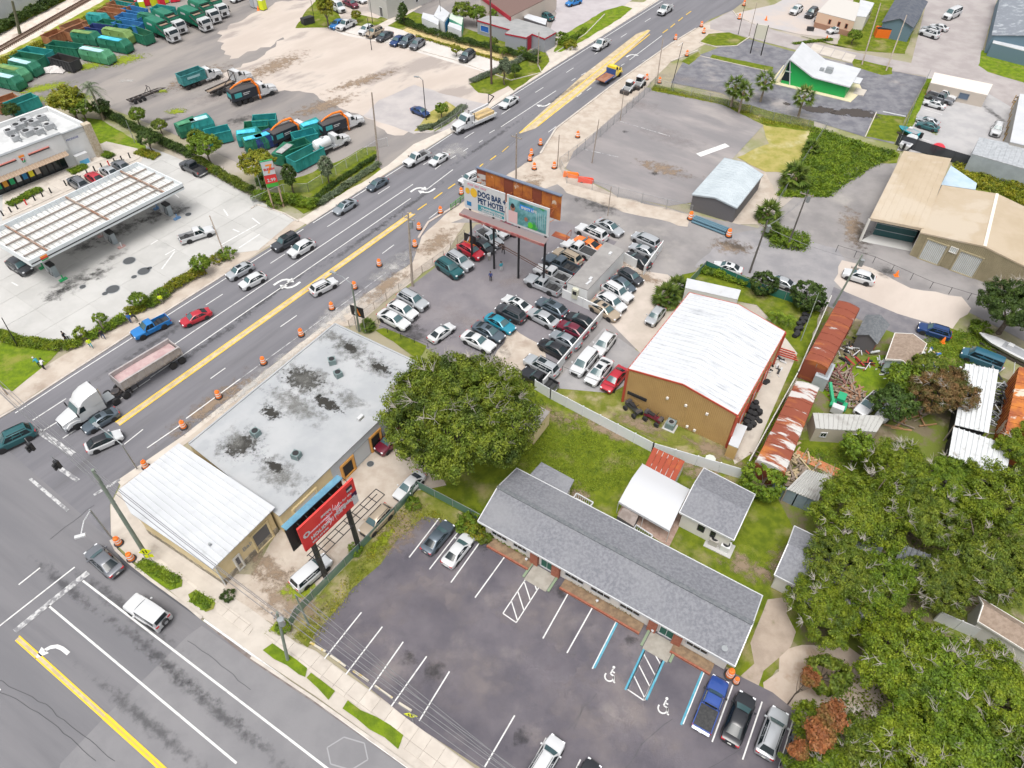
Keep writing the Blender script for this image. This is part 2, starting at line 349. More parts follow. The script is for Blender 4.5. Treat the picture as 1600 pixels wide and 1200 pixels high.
# ---- strips beside the main road
sheet('sidewalk_strip',[(-60,700),(27,648),(117,588),(200,532),(350,434),(400,401),(475,354),(465,346),(395,385),(345,410),(250,480),(190,515),(120,555),(60,590),(0,615),(-100,660)],M_sand,5)
sheet('corner_grass',[(-100,560),(0,548),(60,556),(92,560),(62,590),(20,625),(0,618),(-100,655)],M_lawn,6,wob=0.2)
sheet('sidewalk',[(462,350),(520,312),(600,262),(640,228),(700,200),(795,138),(880,80),(1010,-10),(1030,-10),(800,141),(700,208),(600,273),(475,356)],M_walk,6)
sheet('verge_grass',[(478,318),(582,262),(590,268),(560,290),(470,340),(440,320),(470,300)],M_grass,7)
sheet('yard_grass',[(425,290),(470,280),(520,258),(560,235),(583,232),(582,262),(478,318),(440,312)],M_grass,5,wob=0.4)
sheet('verge_grass',[(660,205),(700,185),(716,168),(718,178),(690,198),(672,208)],M_lawn,8)
sheet('island_soil',[(664,178),(690,160),(706,170),(716,170),(700,188),(668,205),(640,208)],M_dry,7)
sheet('verge_grass',[(725,132),(800,100),(820,112),(780,138),(760,148),(740,146)],M_grass,8)
sheet('work_strip',[(190,765),(290,690),(442,563),(550,478),(642,412),(655,372),(700,330),(838,240),(862,200),(950,130),(1040,62),(1078,40),(1100,28),(1135,12),(1140,48),(1085,68),(1040,92),(1000,135),(875,262),(960,305),(1010,335),(880,345),(760,340),(722,350),(690,405),(602,472),(560,512),(530,515),(295,700),(192,775)],M_sand,5)
sheet('median',[(805,209),(830,200),(905,140),(1000,52),(1007,44),(1003,43),(985,50),(900,118),(812,200)],M_patch,7)
sheet('new_sidewalk',[(193,770),(290,697),(520,508),(560,475),(545,480),(290,688),(185,762)],M_walk,8)
sheet('access_road',[(700,350),(870,285),(960,300),(1075,330),(1180,350),(1270,270),(1320,245),(1400,245),(1460,260),(1600,310),(1900,420),(1900,620),(1600,520),(1500,470),(1420,480),(1520,540),(1480,560),(1330,500),(1290,470),(1180,432),(1090,410),(1040,470),(980,560),(930,620),(840,600),(850,480),(880,345)],M_old,6)
sheet('dark_asphalt_patch',[(1082,412),(1130,362),(1190,350),(1305,380),(1318,398),(1290,470),(1180,432)],mat('grey_drive',(0.22,0.215,0.225),0.9,col2=(0.28,0.27,0.275),nscale=0.3,**BUMP),7,wob=0.2)
sheet('sand_drive',[(1300,430),(1312,398),(1360,410),(1420,440),(1500,452),(1515,470),(1485,505),(1400,485),(1330,460)],M_beige,8,wob=0.25)
sheet('dark_drive',[(1300,440),(1400,480),(1500,508),(1490,535),(1440,520),(1400,512),(1340,490),(1290,470)],mat('dark_drive_asphalt',(0.14,0.135,0.15),0.9,col2=(0.19,0.18,0.19),nscale=0.6,**BUMP),9)
sheet('weedy_apron',[(860,258),(880,268),(960,305),(1075,330),(1070,350),(1000,335),(940,320),(880,300),(850,275)],M_sand,8,wob=0.4)
sheet('car_lot',[(590,516),(604,478),(692,408),(740,352),(800,345),(880,345),(960,375),(890,462),(942,492),(850,602),(772,562),(700,566),(662,545)],M_lot2,9)
sheet('bare_lot_corner',[(770,560),(800,512),(850,545),(852,570),(838,600),(790,580)],M_sand,10,wob=0.2)
sheet('concrete_court',[(890,462),(942,492),(1003,552),(1035,505),(1062,470),(1058,440),(1040,425),(1000,420),(975,400)],mat('stained_concrete',(0.42,0.37,0.32),0.85,col2=(0.50,0.44,0.39),nscale=0.3,**BUMP),10)
sheet('side_drive',[(942,510),(1005,552),(975,600),(955,612),(860,605)],mat('grey_side_drive',(0.26,0.255,0.26),0.9,col2=(0.31,0.30,0.30),nscale=0.4,**BUMP),11)
sheet('empty_lot',[(1003,133),(1060,142),(1130,160),(1185,190),(1138,243),(1075,312),(1040,318),(960,302),(878,262),(890,235)],mat('empty_lot_asphalt',(0.20,0.19,0.195),0.9,col2=(0.26,0.24,0.24),nscale=0.2,col3=(0.36,0.33,0.31),nscale3=0.1,thr3=(0.56,0.8),stretch=(R(-35),3,1),**BUMP),8)
sheet('dry_grass_patch',[(1185,188),(1280,195),(1262,232),(1240,262),(1190,262),(1145,240),(1195,218)],M_dry,9,wob=0.3)
sheet('overgrown_grass',[(1262,190),(1400,230),(1395,245),(1320,248),(1290,300),(1205,300),(1240,265)],M_grass,9,wob=0.4)
sheet('sandy_lot',[(1135,245),(1190,262),(1210,300),(1190,345),(1150,345),(1100,330),(1075,312)],M_sand,9,wob=0.3)
sheet('cracked_lot',[(1040,125),(1060,90),(1100,75),(1150,52),(1225,72),(1330,92),(1440,110),(1410,170),(1390,215),(1345,205),(1260,180),(1190,175),(1120,140)],M_old2,8)
sheet('grass_island',[(1098,48),(1130,45),(1160,55),(1140,66),(1105,66),(1085,60)],M_grass,9)
sheet('grass_island',[(1104,80),(1200,98),(1198,106),(1100,86)],M_grass,9)
sheet('grass_island',[(1056,92),(1082,76),(1086,82),(1068,97)],M_grass,9)
sheet('grass_strip',[(1015,128),(1130,150),(1200,168),(1265,182),(1262,198),(1190,190),(1120,158),(1010,138)],M_grass,9,wob=0.2)
sheet('grass_island',[(1360,168),(1408,173),(1392,212),(1344,204)],M_grass,9)
sheet('grass_island',[(1322,82),(1386,96),(1386,106),(1370,108),(1325,95)],M_grass,9)
sheet('grass_strip',[(1240,48),(1330,70),(1405,74),(1450,-60),(1330,-60),(1300,60),(1290,62)],M_grass,7)
sheet('upper_parking',[(1140,15),(1200,0),(1270,-40),(1335,-40),(1300,52),(1240,46),(1160,30)],mat('upper_lot',(0.46,0.40,0.36),0.9,col2=(0.40,0.38,0.38),nscale=0.15,**BUMP),8)
sheet('grass_strip',[(1525,66),(1700,110),(1700,170),(1600,118),(1535,100),(1520,90)],M_lawn,8)
sheet('repair_lot',[(1440,108),(1530,130),(1600,170),(1600,250),(1500,235),(1395,225),(1415,180)],mat('grey_repair_lot',(0.34,0.335,0.34),0.9,col2=(0.40,0.39,0.39),nscale=0.3,**BUMP),9)
sheet('grass_strip',[(1440,112),(1448,112),(1420,185),(1405,215),(1395,215),(1412,172)],M_lawn,11)
sheet('weedy_ground',[(1480,240),(1640,290),(1640,330),(1500,280)],M_grass,8)
# ---- lawns and yards in the middle and at the right
sheet('back_lawn',[(838,604),(930,640),(1040,690),(1160,742),(1280,790),(1330,900),(1290,1010),(1220,1040),(1190,1080),(1150,1040),(760,840),(700,760),(780,700)],M_grass,5)
sheet('worn_lawn',[(930,590),(975,600),(1165,700),(1180,740),(1040,690),(925,640),(858,610),(880,590)],M_worn,8)
sheet('rear_lawn',[(1062,425),(1100,415),(1170,445),(1225,462),(1280,480),(1255,560),(1190,700),(1165,735),(1150,700),(1225,520),(1180,470),(1075,450)],M_grass,9)
sheet('shop_walk',[(1225,520),(1245,545),(1180,700),(1150,720),(1140,690),(1170,640)],M_walk,10)
sheet('yard_ground_right',[(1290,470),(1440,520),(1520,560),(1900,700),(1900,1500),(1250,1200),(1215,1060),(1290,900),(1200,740),(1240,600)],mat('junk_yard_soil',(0.16,0.135,0.085),0.95,col2=(0.13,0.16,0.03),nscale=0.35,thr=(0.42,0.55),col3=(0.30,0.25,0.18),nscale3=0.2,thr3=(0.56,0.7),**GB),7)
sheet('yard_lawn',[(1300,560),(1380,545),(1440,560),(1450,600),(1400,640),(1300,620),(1275,590)],M_lawn,9,wob=0.4)
sheet('yard_lawn',[(1480,500),(1560,520),(1550,560),(1490,560),(1440,560),(1450,525)],M_grass,9,wob=0.3)
sheet('yard_lawn',[(1240,680),(1350,680),(1400,700),(1330,760),(1280,700),(1250,720)],M_grass,9,wob=0.3)
sheet('sandy_clearing',[(1225,1010),(1260,1000),(1330,1000),(1400,1050),(1460,1120),(1380,1180),(1250,1130),(1205,1090),(1200,1060)],mat('pale_sand',(0.42,0.34,0.275),0.95,col2=(0.48,0.40,0.33),nscale=0.6,col3=(0.36,0.27,0.2),nscale3=0.25,**BUMP),10,wob=0.8)
sheet('bare_ground',[(1205,930),(1240,925),(1250,980),(1225,1020),(1190,1075),(1165,1050)],M_dirt,9,wob=0.8)
sheet('oak_grass',[(640,560),(760,575),(850,602),(838,640),(780,700),(760,800),(742,812),(655,768),(668,700),(612,690),(650,640)],M_grass,4)
# ---- service yard and parking lot at the bottom
sheet('service_yard',[(340,900),(400,905),(440,835),(520,770),(600,690),(660,700),(700,760),(650,770),(560,860),(470,970),(440,985),(395,960),(360,930)],M_sand,9)
sheet('service_yard_concrete',[(560,740),(600,690),(640,700),(610,740),(590,790),(545,800),(500,880),(400,950),(365,935),(400,905),(440,840),(470,830)],mat('service_concrete',(0.48,0.44,0.39),0.85,col2=(0.55,0.50,0.45),nscale=0.3,col3=(0.35,0.30,0.26),nscale3=0.2,**BUMP),10)
sheet('parking_lot',[(668,810),(700,815),(760,850),(870,890),(950,935),(1050,990),(1150,1044),(1215,1075),(1260,1110),(1262,1190),(1240,1300),(900,1310),(760,1200),(658,1136),(500,1012),(498,996),(530,960),(555,925),(600,885),(632,835)],M_lot,9)
sheet('grass_bank',[(648,778),(690,800),(762,845),(750,862),(700,815),(668,808),(632,836),(600,886),(555,925),(530,960),(498,996),(488,1018),(465,1000),(500,955),(570,880)],M_worn,10,wob=0.12)
# ================================================================== vehicles
def paint(name,c,metal=0.0,rough=0.28):return mat('paint_'+name,c,rough,metal,coat=0.7)
PNT={k:paint(k,c,m)for k,c,m in[('white',(0.54,0.55,0.56),0),('silver',(0.44,0.46,0.48),0.35),('grey',(0.17,0.18,0.20),0.35),('dark',(0.055,0.06,0.07),0.3),('black',(0.015,0.016,0.02),0.1),('red',(0.42,0.015,0.03),0.1),('maroon',(0.14,0.012,0.03),0.1),('blue',(0.015,0.19,0.52),0.2),('navy',(0.015,0.05,0.17),0.3),('teal',(0.015,0.10,0.11),0.2),('beige',(0.42,0.34,0.25),0.3),('orange',(0.80,0.17,0.02),0),('cyan',(0.02,0.24,0.34),0.2),('slate',(0.10,0.13,0.16),0.4),('steel',(0.30,0.33,0.36),0.4),('vanteal',(0.03,0.11,0.16),0.0),('yellow',(0.80,0.60,0.02),0),('royal',(0.03,0.08,0.32),0.3)]}
M_glass=mat('tinted_glass',(0.012,0.02,0.024),0.08,spec=0.5)
M_glassg=mat('windscreen_glass',(0.06,0.11,0.12),0.06,spec=0.6)
M_tyre=mat('tyre_rubber',(0.02,0.02,0.022),0.8);M_rim=mat('wheel_rim',(0.45,0.46,0.48),0.35,0.7)
M_trim=mat('black_trim',(0.02,0.02,0.022),0.6);M_lamp=mat('lamp_glass',(0.75,0.77,0.8),0.15,coat=1);M_tail=mat('tail_lamp',(0.45,0.01,0.015),0.2,coat=1)
M_chr=mat('chrome_trim',(0.6,0.61,0.63),0.2,0.9);M_plate=mat('licence_plate',(0.7,0.7,0.66),0.5)
M_bed=mat('bed_liner',(0.03,0.031,0.033),0.8,col2=(0.05,0.05,0.05),nscale=4,obj=True)
M_wht=mat('white_enamel',(0.54,0.55,0.56),0.35,coat=0.4);M_frame=mat('chassis_steel',(0.035,0.035,0.04),0.6,col2=(0.09,0.07,0.06),nscale=2)
def wheel_meshes(r,w):
 t=MB().lathe([(r*0.62,-w/2),(r*0.9,-w/2),(r,-w/2+0.03),(r,w/2-0.03),(r*0.9,w/2),(r*0.62,w/2)],18,M=Matrix.Rotation(math.pi/2,4,'X'))
 k=MB().lathe([(0.02,-w*0.44),(r*0.60,-w*0.44),(r*0.62,-w*0.5),(r*0.62,w*0.5),(r*0.56,w*0.46),(r*0.14,w*0.40),(r*0.12,w*0.46),(0.02,w*0.46)],10,M=Matrix.Rotation(math.pi/2,4,'X'),smooth=False)
 return t.mesh('tyre',M_tyre),k.mesh('rim',M_rim)
WM={}
def wheels(P,xs,y,r,w=0.23,dual=False):
 if(r,w)not in WM:WM[(r,w)]=wheel_meshes(r,w)
 t,k=WM[(r,w)]
 for x in xs:
  for sgn in(1,-1):
   i=P.add('wheel',MB().tube((0,-0.04,0),(0,0.04,0),r*0.3,n=8),M_frame,at=(x,sgn*y,r))
   P.add('tyre',t,None,par=i);P.add('rim',k,None,par=i)
def screen(P,name,xb,yb,zb,xt,yt,zt,m,s):
 """curved pane across the car: lower edge at xb, upper edge at xt"""
 vs=[]
 for t in(0.04,0.96):
  for k in range(7):
   u=-1+k/3.0;y=(yb+(yt-yb)*t)*u;bulge=0.05*(1-u*u);vs.append((xb+(xt-xb)*t+s*(0.02+bulge*.3),y,zb+(zt-zb)*t+0.02+bulge))
 P.add(name,MB().add(vs,[(k,k+1,k+8,k+7)for k in range(6)],True),m)
def glass(P,name,a,b,c,d,m=None,off=0.012,inset=0.06):
 """a pane lifted off the quad a b c d and drawn in from its edges"""
 q=[Vector(p)for p in(a,b,c,d)];cc=sum(q,Vector())/4;nn=(q[2]-q[0]).cross(q[3]-q[1]).normalized()
 if nn.dot(cc-Vector((0,0,0.6)))<0:nn=-nn
 vs=[p+(cc-p)*inset+nn*off for p in q]
 P.add(name,MB().add(vs,[(0,1,2,3)]),m or M_glass)
def car_proto(L=4.8,W=1.84,belt=0.94,hood=0.80,roof=1.44,ws=(0.235,0.08),rg=(-0.20,-0.37),deck=None,r=0.33,rails=False,box=False,minivan=False,sunroof=False,deck2=True,spare=False,blackroof=False,hatch=False):
 """car: ws = windscreen base and top, rg = rear top and rear base, as fractions of the length measured from the middle"""
 P=Proto();h=W/2;F=L/2;deck=deck if deck is not None else belt+0.04
 e=0.0 if box else 1.0
 st=[(-F,0.72+.16*(1-e),0.36,deck-0.26+.1*(1-e)),(-F+0.06,0.85+.08*(1-e),0.26,deck-0.08),(-F+0.30,0.95,0.22,deck),(rg[1]*L,0.985,0.2,belt+0.02),(rg[0]*L,1.0,0.2,belt),(0.0,1.0,0.2,belt-0.01),(ws[1]*L,1.0,0.2,belt-0.02),(ws[0]*L,0.99,0.2,belt-0.03),(F*0.66,0.975,0.2,(belt+hood)/2-0.0),(F-0.34,0.93,0.22,hood-0.02),(F-0.10,0.82+.12*(1-e),0.26,hood-0.11*e),(F-0.01,0.68+.2*(1-e),0.34,hood-0.24*e-.05)]
 st=sorted(st,key=lambda q:q[0]);b=MB();rings=[]
 for x,k,zb,zt in st:
  hw=h*k;half=[(0,zb),(0.8*hw,zb),(0.96*hw,zb+0.08),(hw,zb+0.5*(zt-zb)),(0.985*hw,zt-0.12),(0.90*hw,zt-0.02),(0.5*hw,zt+0.015),(0,zt+0.02)]
  rings.append([(x,y,z)for y,z in half]+[(x,-y,z)for y,z in half[-2:0:-1]])
 b.loft(rings);P.add('body',b,PNT['white'],key='p')
 x0,x1,x2,x3=ws[0]*L,ws[1]*L,rg[0]*L,rg[1]*L;bz=belt-0.03;hb=h*0.90;ht=h*(0.80 if box else 0.66 if not minivan else 0.72);zr=roof
 c=MB();rings=[]
 def ring(x,yb,yt,zt):return[(x,yb,bz),(x,(yb+yt*1.0)/2+0.03,(bz+zt)/2),(x,yt,zt-0.05),(x,yt*0.8,zt),(x,0,zt+0.02),(x,-yt*0.8,zt),(x,-yt,zt-0.05),(x,-(yb+yt)/2-0.03,(bz+zt)/2),(x,-yb,bz)]
 rings=[ring(x0,hb*0.93,hb*0.90,bz+0.07),ring(x1,hb,ht,zr-0.045),ring(x1-0.35*(x1-x2),hb,ht*1.02,zr),ring(x2+0.2*(x1-x2),hb,ht*1.0,zr-0.01),ring(x2,hb,ht*0.97,zr-0.05),ring(x3,hb*0.94,hb*0.86,bz+0.09)]
 c.loft(rings);P.add('cabin',c,PNT['white'],key='r' if blackroof else 'p')
 g=lambda s,x,t,dx=0:Vector((x+dx,s*(hb+(ht-hb)*t+0.03*math.sin(math.pi*t)),bz+(zr-0.05-bz)*t))
 screen(P,'windscreen',x0,hb*0.80,bz+0.06,x1,ht*0.84,zr-0.045,M_glassg,1)
 screen(P,'rear_window',x3,hb*0.74,bz+0.09,x2,ht*0.80,zr-0.05,M_glass,-1)
 nw=3 if(minivan or rails)else 2;xa,xb=x0-0.14,x3+0.16;ta,tb=x1+0.04,x2-0.0
 for s in(1,-1):
  for i in range(nw):
   f0,f1=i/nw,(i+1)/nw
   lo0,lo1=xa+(xb-xa)*f0,xa+(xb-xa)*f1;hi0,hi1=ta+(tb-ta)*f0,ta+(tb-ta)*f1
   glass(P,'side_window',(lo0,s*(hb-0.015),bz+0.06),(lo1,s*(hb-0.015),bz+0.06),(hi1,s*(ht+0.01),zr-0.08),(hi0,s*(ht+0.01),zr-0.08),M_glass,0.03,0.07)
  P.add('mirror',MB().box(x0-0.28,x0-0.12,s*(h+0.02)if s>0 else-(h+0.2),s*(h+0.2)if s>0 else-(h+0.02),bz+0.02,bz+0.16),PNT['white'],key='p')
  P.add('headlight',MB().box(F-0.30,F-0.06,min(s*h*0.5,s*h*0.80),max(s*h*0.5,s*h*0.80),hood-0.22,hood-0.08+.04*(1-e)),M_lamp)
  P.add('tail_light',MB().box(-F-0.01,-F+0.22,min(s*h*0.50,s*h*0.86),max(s*h*0.50,s*h*0.86),deck-0.26,deck-0.10),M_tail)
  P.add('sill',MB().box(-L*0.22,L*0.22,min(s*h*0.90,s*(h+0.01)),max(s*h*0.90,s*(h+0.01)),0.17,0.30),M_trim)
 P.add('grille',MB().box(F-0.06,F+0.015,-h*0.5,h*0.5,0.40,hood-0.20),M_trim)
 P.add('bumper',MB().box(-F-0.015,-F+0.05,-h*0.62,h*0.62,0.30,0.44),M_trim)
 P.add('licence_plate',MB().box(-F-0.03,-F,-0.16,0.16,0.55,0.68),M_plate)
 wx=(L*0.30,-L*0.285)
 for x in wx:
  P.add('wheel_arch',MB().tube((x,-h-0.004,r+0.02),(x,h+0.004,r+0.02),r+0.07,n=16),M_trim)
 wheels(P,wx,h-0.095,r,0.23)
 if rails:
  for s in(1,-1):P.add('roof_rail',MB().box(x2+0.1,x1-0.15,s*ht*0.86-0.02,s*ht*0.86+0.02,zr+0.0,zr+0.06),M_trim)
 if sunroof:P.add('sunroof',MB().box(x1-0.35*(x1-x2)-0.28,x1-0.12,-ht*0.55,ht*0.55,zr-0.02,zr+0.035),M_glass)
 if spare:i=P.add('spare_wheel',MB().lathe([(0.2,-0.1),(0.34,-0.1),(0.36,0),(0.34,0.1),(0.2,0.1)],16,M=Matrix.Translation((-F-0.13,-0.1,0.95))@Matrix.Rotation(math.pi/2,4,'Y')),M_tyre);P.add('rim',MB().tube((-F-0.03,-0.1,0.95),(-F-0.25,-0.1,0.95),0.2,n=10),M_rim,par=i)
 return P
def pickup_proto(L=5.7,W=1.96,crew=True,cover=False):
 P=Proto();h=W/2;F=L/2;belt=1.12;hood=1.08;roof=1.86;r=0.39
 cr=-0.02*L if crew else 0.10*L;cr=-0.08*L if crew else 0.08*L
 st=[(cr-0.03,0.97,0.34,belt+0.02),(cr+0.3,1.0,0.34,belt+0.02),(0.20*L,1.0,0.34,belt),(0.27*L,0.99,0.34,hood+0.06),(F-0.35,0.96,0.36,hood),(F-0.10,0.88,0.40,hood-0.08),(F,0.80,0.46,hood-0.2)]
 b=MB();rings=[]
 for x,k,zb,zt in st:
  hw=h*k;half=[(0,zb),(0.85*hw,zb),(0.98*hw,zb+0.1),(hw,zb+0.5*(zt-zb)),(0.985*hw,zt-0.12),(0.90*hw,zt-0.02),(0.5*hw,zt+0.02),(0,zt+0.02)]
  rings.append([(x,y,z)for y,z in half]+[(x,-y,z)for y,z in half[-2:0:-1]])
 b.loft(rings);P.add('body',b,PNT['white'],key='p')
 x0,x1,x2,x3=0.215*L,0.10*L,cr+0.10,cr;bz=belt-0.02;hb=h*0.90;ht=h*0.74;zr=roof
 def ring(x,yb,yt,zt):return[(x,yb,bz),(x,(yb+yt)/2+0.02,(bz+zt)/2),(x,yt,zt-0.05),(x,yt*0.8,zt),(x,0,zt+0.02),(x,-yt*0.8,zt),(x,-yt,zt-0.05),(x,-(yb+yt)/2-0.02,(bz+zt)/2),(x,-yb,bz)]
 c=MB().loft([ring(x0,hb*0.95,hb*0.92,bz+0.07),ring(x1,hb,ht,zr-0.03),ring((x1+x2)/2,hb,ht,zr),ring(x2,hb,ht,zr-0.03),ring(x3,hb*0.98,ht*1.06,zr-0.16)])
 P.add('cabin',c,PNT['white'],key='p')
 screen(P,'windscreen',x0,hb*0.82,bz+0.06,x1,ht*0.86,zr-0.03,M_glassg,1)
 P.add('rear_window',MB().box(x3-0.02,x3+0.02,-ht*0.85,ht*0.85,bz+0.12,zr-0.2),M_glass)
 nw=2 if crew else 1;xa,xb,ta,tb=x0-0.12,x3+0.10,x1+0.03,x2+0.05
 for s in(1,-1):
  for i in range(nw):
   f0,f1=i/nw,(i+1)/nw
   glass(P,'side_window',(xa+(xb-xa)*f0,s*(hb-0.01),bz+0.06),(xa+(xb-xa)*f1,s*(hb-0.01),bz+0.06),(ta+(tb-ta)*f1,s*(ht+0.01),zr-0.09),(ta+(tb-ta)*f0,s*(ht+0.01),zr-0.09),M_glass,0.025,0.07)
  P.add('mirror',MB().box(x0-0.3,x0-0.14,min(s*(h+0.02),s*(h+0.24)),max(s*(h+0.02),s*(h+0.24)),bz+0.02,bz+0.22),M_trim)
  P.add('headlight',MB().box(F-0.16,F-0.0,min(s*h*0.58,s*h*0.86),max(s*h*0.58,s*h*0.86),hood-0.32,hood-0.12),M_lamp)
  P.add('tail_light',MB().box(-F-0.01,-F+0.12,min(s*h*0.86,s*(h-0.0)),max(s*h*0.86,s*(h-0.0)),0.85,1.14),M_tail)
  P.add('bed_side',MB().box(-F,cr-0.04,min(s*(h-0.10),s*(h-0.015)),max(s*(h-0.10),s*(h-0.015)),0.42,1.16),PNT['white'],key='p')
 P.add('tailgate',MB().box(-F-0.003,-F+0.08,-h+0.10,h-0.10,0.50,1.14),PNT['white'],key='p')
 P.add('bed_floor',MB().box(-F+0.08,cr-0.04,-h+0.10,h-0.10,0.45,1.08 if cover else 0.66),M_bed)
 P.add('front_bumper',MB().box(F-0.06,F+0.06,-h*0.84,h*0.84,0.40,0.60),M_chr);P.add('rear_bumper',MB().box(-F-0.14,-F-0.01,-h*0.9,h*0.9,0.42,0.60),M_chr)
 P.add('grille',MB().box(F-0.05,F+0.025,-h*0.52,h*0.52,0.62,hood-0.12),M_trim)
 P.add('licence_plate',MB().box(-F-0.16,-F-0.14,-0.16,0.16,0.46,0.58),M_plate)
 for x in(0.31*L,-0.275*L):P.add('wheel_arch',MB().tube((x,-h-0.002,r+0.03),(x,h+0.002,r+0.03),r+0.08,n=16),M_trim)
 wheels(P,(0.31*L,-0.275*L),h-0.10,r,0.26)
 return P
CARS={'sedan':(car_proto(),4.8),'sedan_sun':(car_proto(sunroof=True),4.8),'compact':(car_proto(L=4.5,W=1.80,roof=1.43,rg=(-0.19,-0.36)),4.5),'coupe':(car_proto(L=4.75,W=1.9,belt=0.92,hood=0.82,roof=1.36,ws=(0.18,0.03),rg=(-0.15,-0.36)),4.75),'suv':(car_proto(L=4.75,W=1.90,belt=1.10,hood=1.02,roof=1.72,ws=(0.23,0.10),rg=(-0.36,-0.445),deck=1.12,r=0.37,rails=True),4.75),'bigsuv':(car_proto(L=5.2,W=2.0,belt=1.15,hood=1.08,roof=1.85,ws=(0.22,0.11),rg=(-0.40,-0.46),deck=1.16,r=0.39,rails=True,sunroof=True),5.2),'cross':(car_proto(L=4.5,W=1.85,belt=1.05,hood=0.96,roof=1.62,ws=(0.25,0.11),rg=(-0.30,-0.44),deck=1.08,r=0.35),4.5),'cross_sun':(car_proto(L=4.7,W=1.88,belt=1.05,hood=0.96,roof=1.60,ws=(0.25,0.10),rg=(-0.30,-0.44),deck=1.08,r=0.36,sunroof=True),4.7),'cross_dark':(car_proto(L=4.6,W=1.88,belt=1.03,hood=0.92,roof=1.60,ws=(0.26,0.09),rg=(-0.24,-0.42),deck=1.08,r=0.36,blackroof=True),4.6),'minivan':(car_proto(L=5.0,W=1.95,belt=1.10,hood=0.98,roof=1.76,ws=(0.29,0.14),rg=(-0.42,-0.47),deck=1.14,r=0.34,minivan=True),5.0),'jeep':(car_proto(L=4.4,W=1.86,belt=1.18,hood=1.12,roof=1.86,ws=(0.13,0.09),rg=(-0.47,-0.485),deck=1.2,r=0.41,box=True,spare=True),4.4),'van':(car_proto(L=5.6,W=2.0,belt=1.30,hood=1.10,roof=2.15,ws=(0.34,0.24),rg=(-0.46,-0.485),deck=1.35,r=0.36,minivan=True),5.6),'pickup':(pickup_proto(),5.7),'pickup_cover':(pickup_proto(cover=True),5.7),'pickup_short':(pickup_proto(L=5.3,W=1.9),5.3),'pickup_old':(pickup_proto(L=5.2,W=1.9,crew=False),5.2),}
CATN={'sedan':'car','sedan_sun':'car','compact':'car','coupe':'car','suv':'suv','bigsuv':'suv','cross':'suv','cross_sun':'suv','cross_dark':'suv','minivan':'minivan','jeep':'jeep','van':'van','pickup':'pickup truck','pickup_cover':'pickup truck','pickup_short':'pickup truck','pickup_old':'pickup truck'}
NAMN={'sedan':'sedan','sedan_sun':'sedan','compact':'hatchback','coupe':'coupe','suv':'suv','bigsuv':'suv','cross':'crossover_car','cross_sun':'crossover_car','cross_dark':'crossover_car','minivan':'minivan','jeep':'off_road_car','van':'van','pickup':'pickup_truck','pickup_cover':'pickup_truck','pickup_short':'pickup_truck','pickup_old':'pickup_truck'}
def car(kind,col,fx,fy,rx,ry,label,group):
 a,b=G(fx,fy,0.7),G(rx,ry,0.7);c=(a+b)/2
 P,L=CARS[kind]
 k=max(0.92,min(1.08,(a-b).length/L))
 P.stamp(NAMN[kind],label,'car' if CATN[kind]=='jeep' else CATN[kind],(c.x,c.y,0.045),heading(b,a),group,sc=k,p=PNT[col],r=PNT['black'])
g1='vehicles driving on the main road';g2='vehicles at the fuel station';g3='cars in the used car lot';g4='vehicles in the parking lot';g5='cars on the far concrete lot';g6='cars parked at the top right';g7='cars in the service yard';g8='vehicles in the side yards';g9='cars beside the white office trailer';g10='cars on the access road'
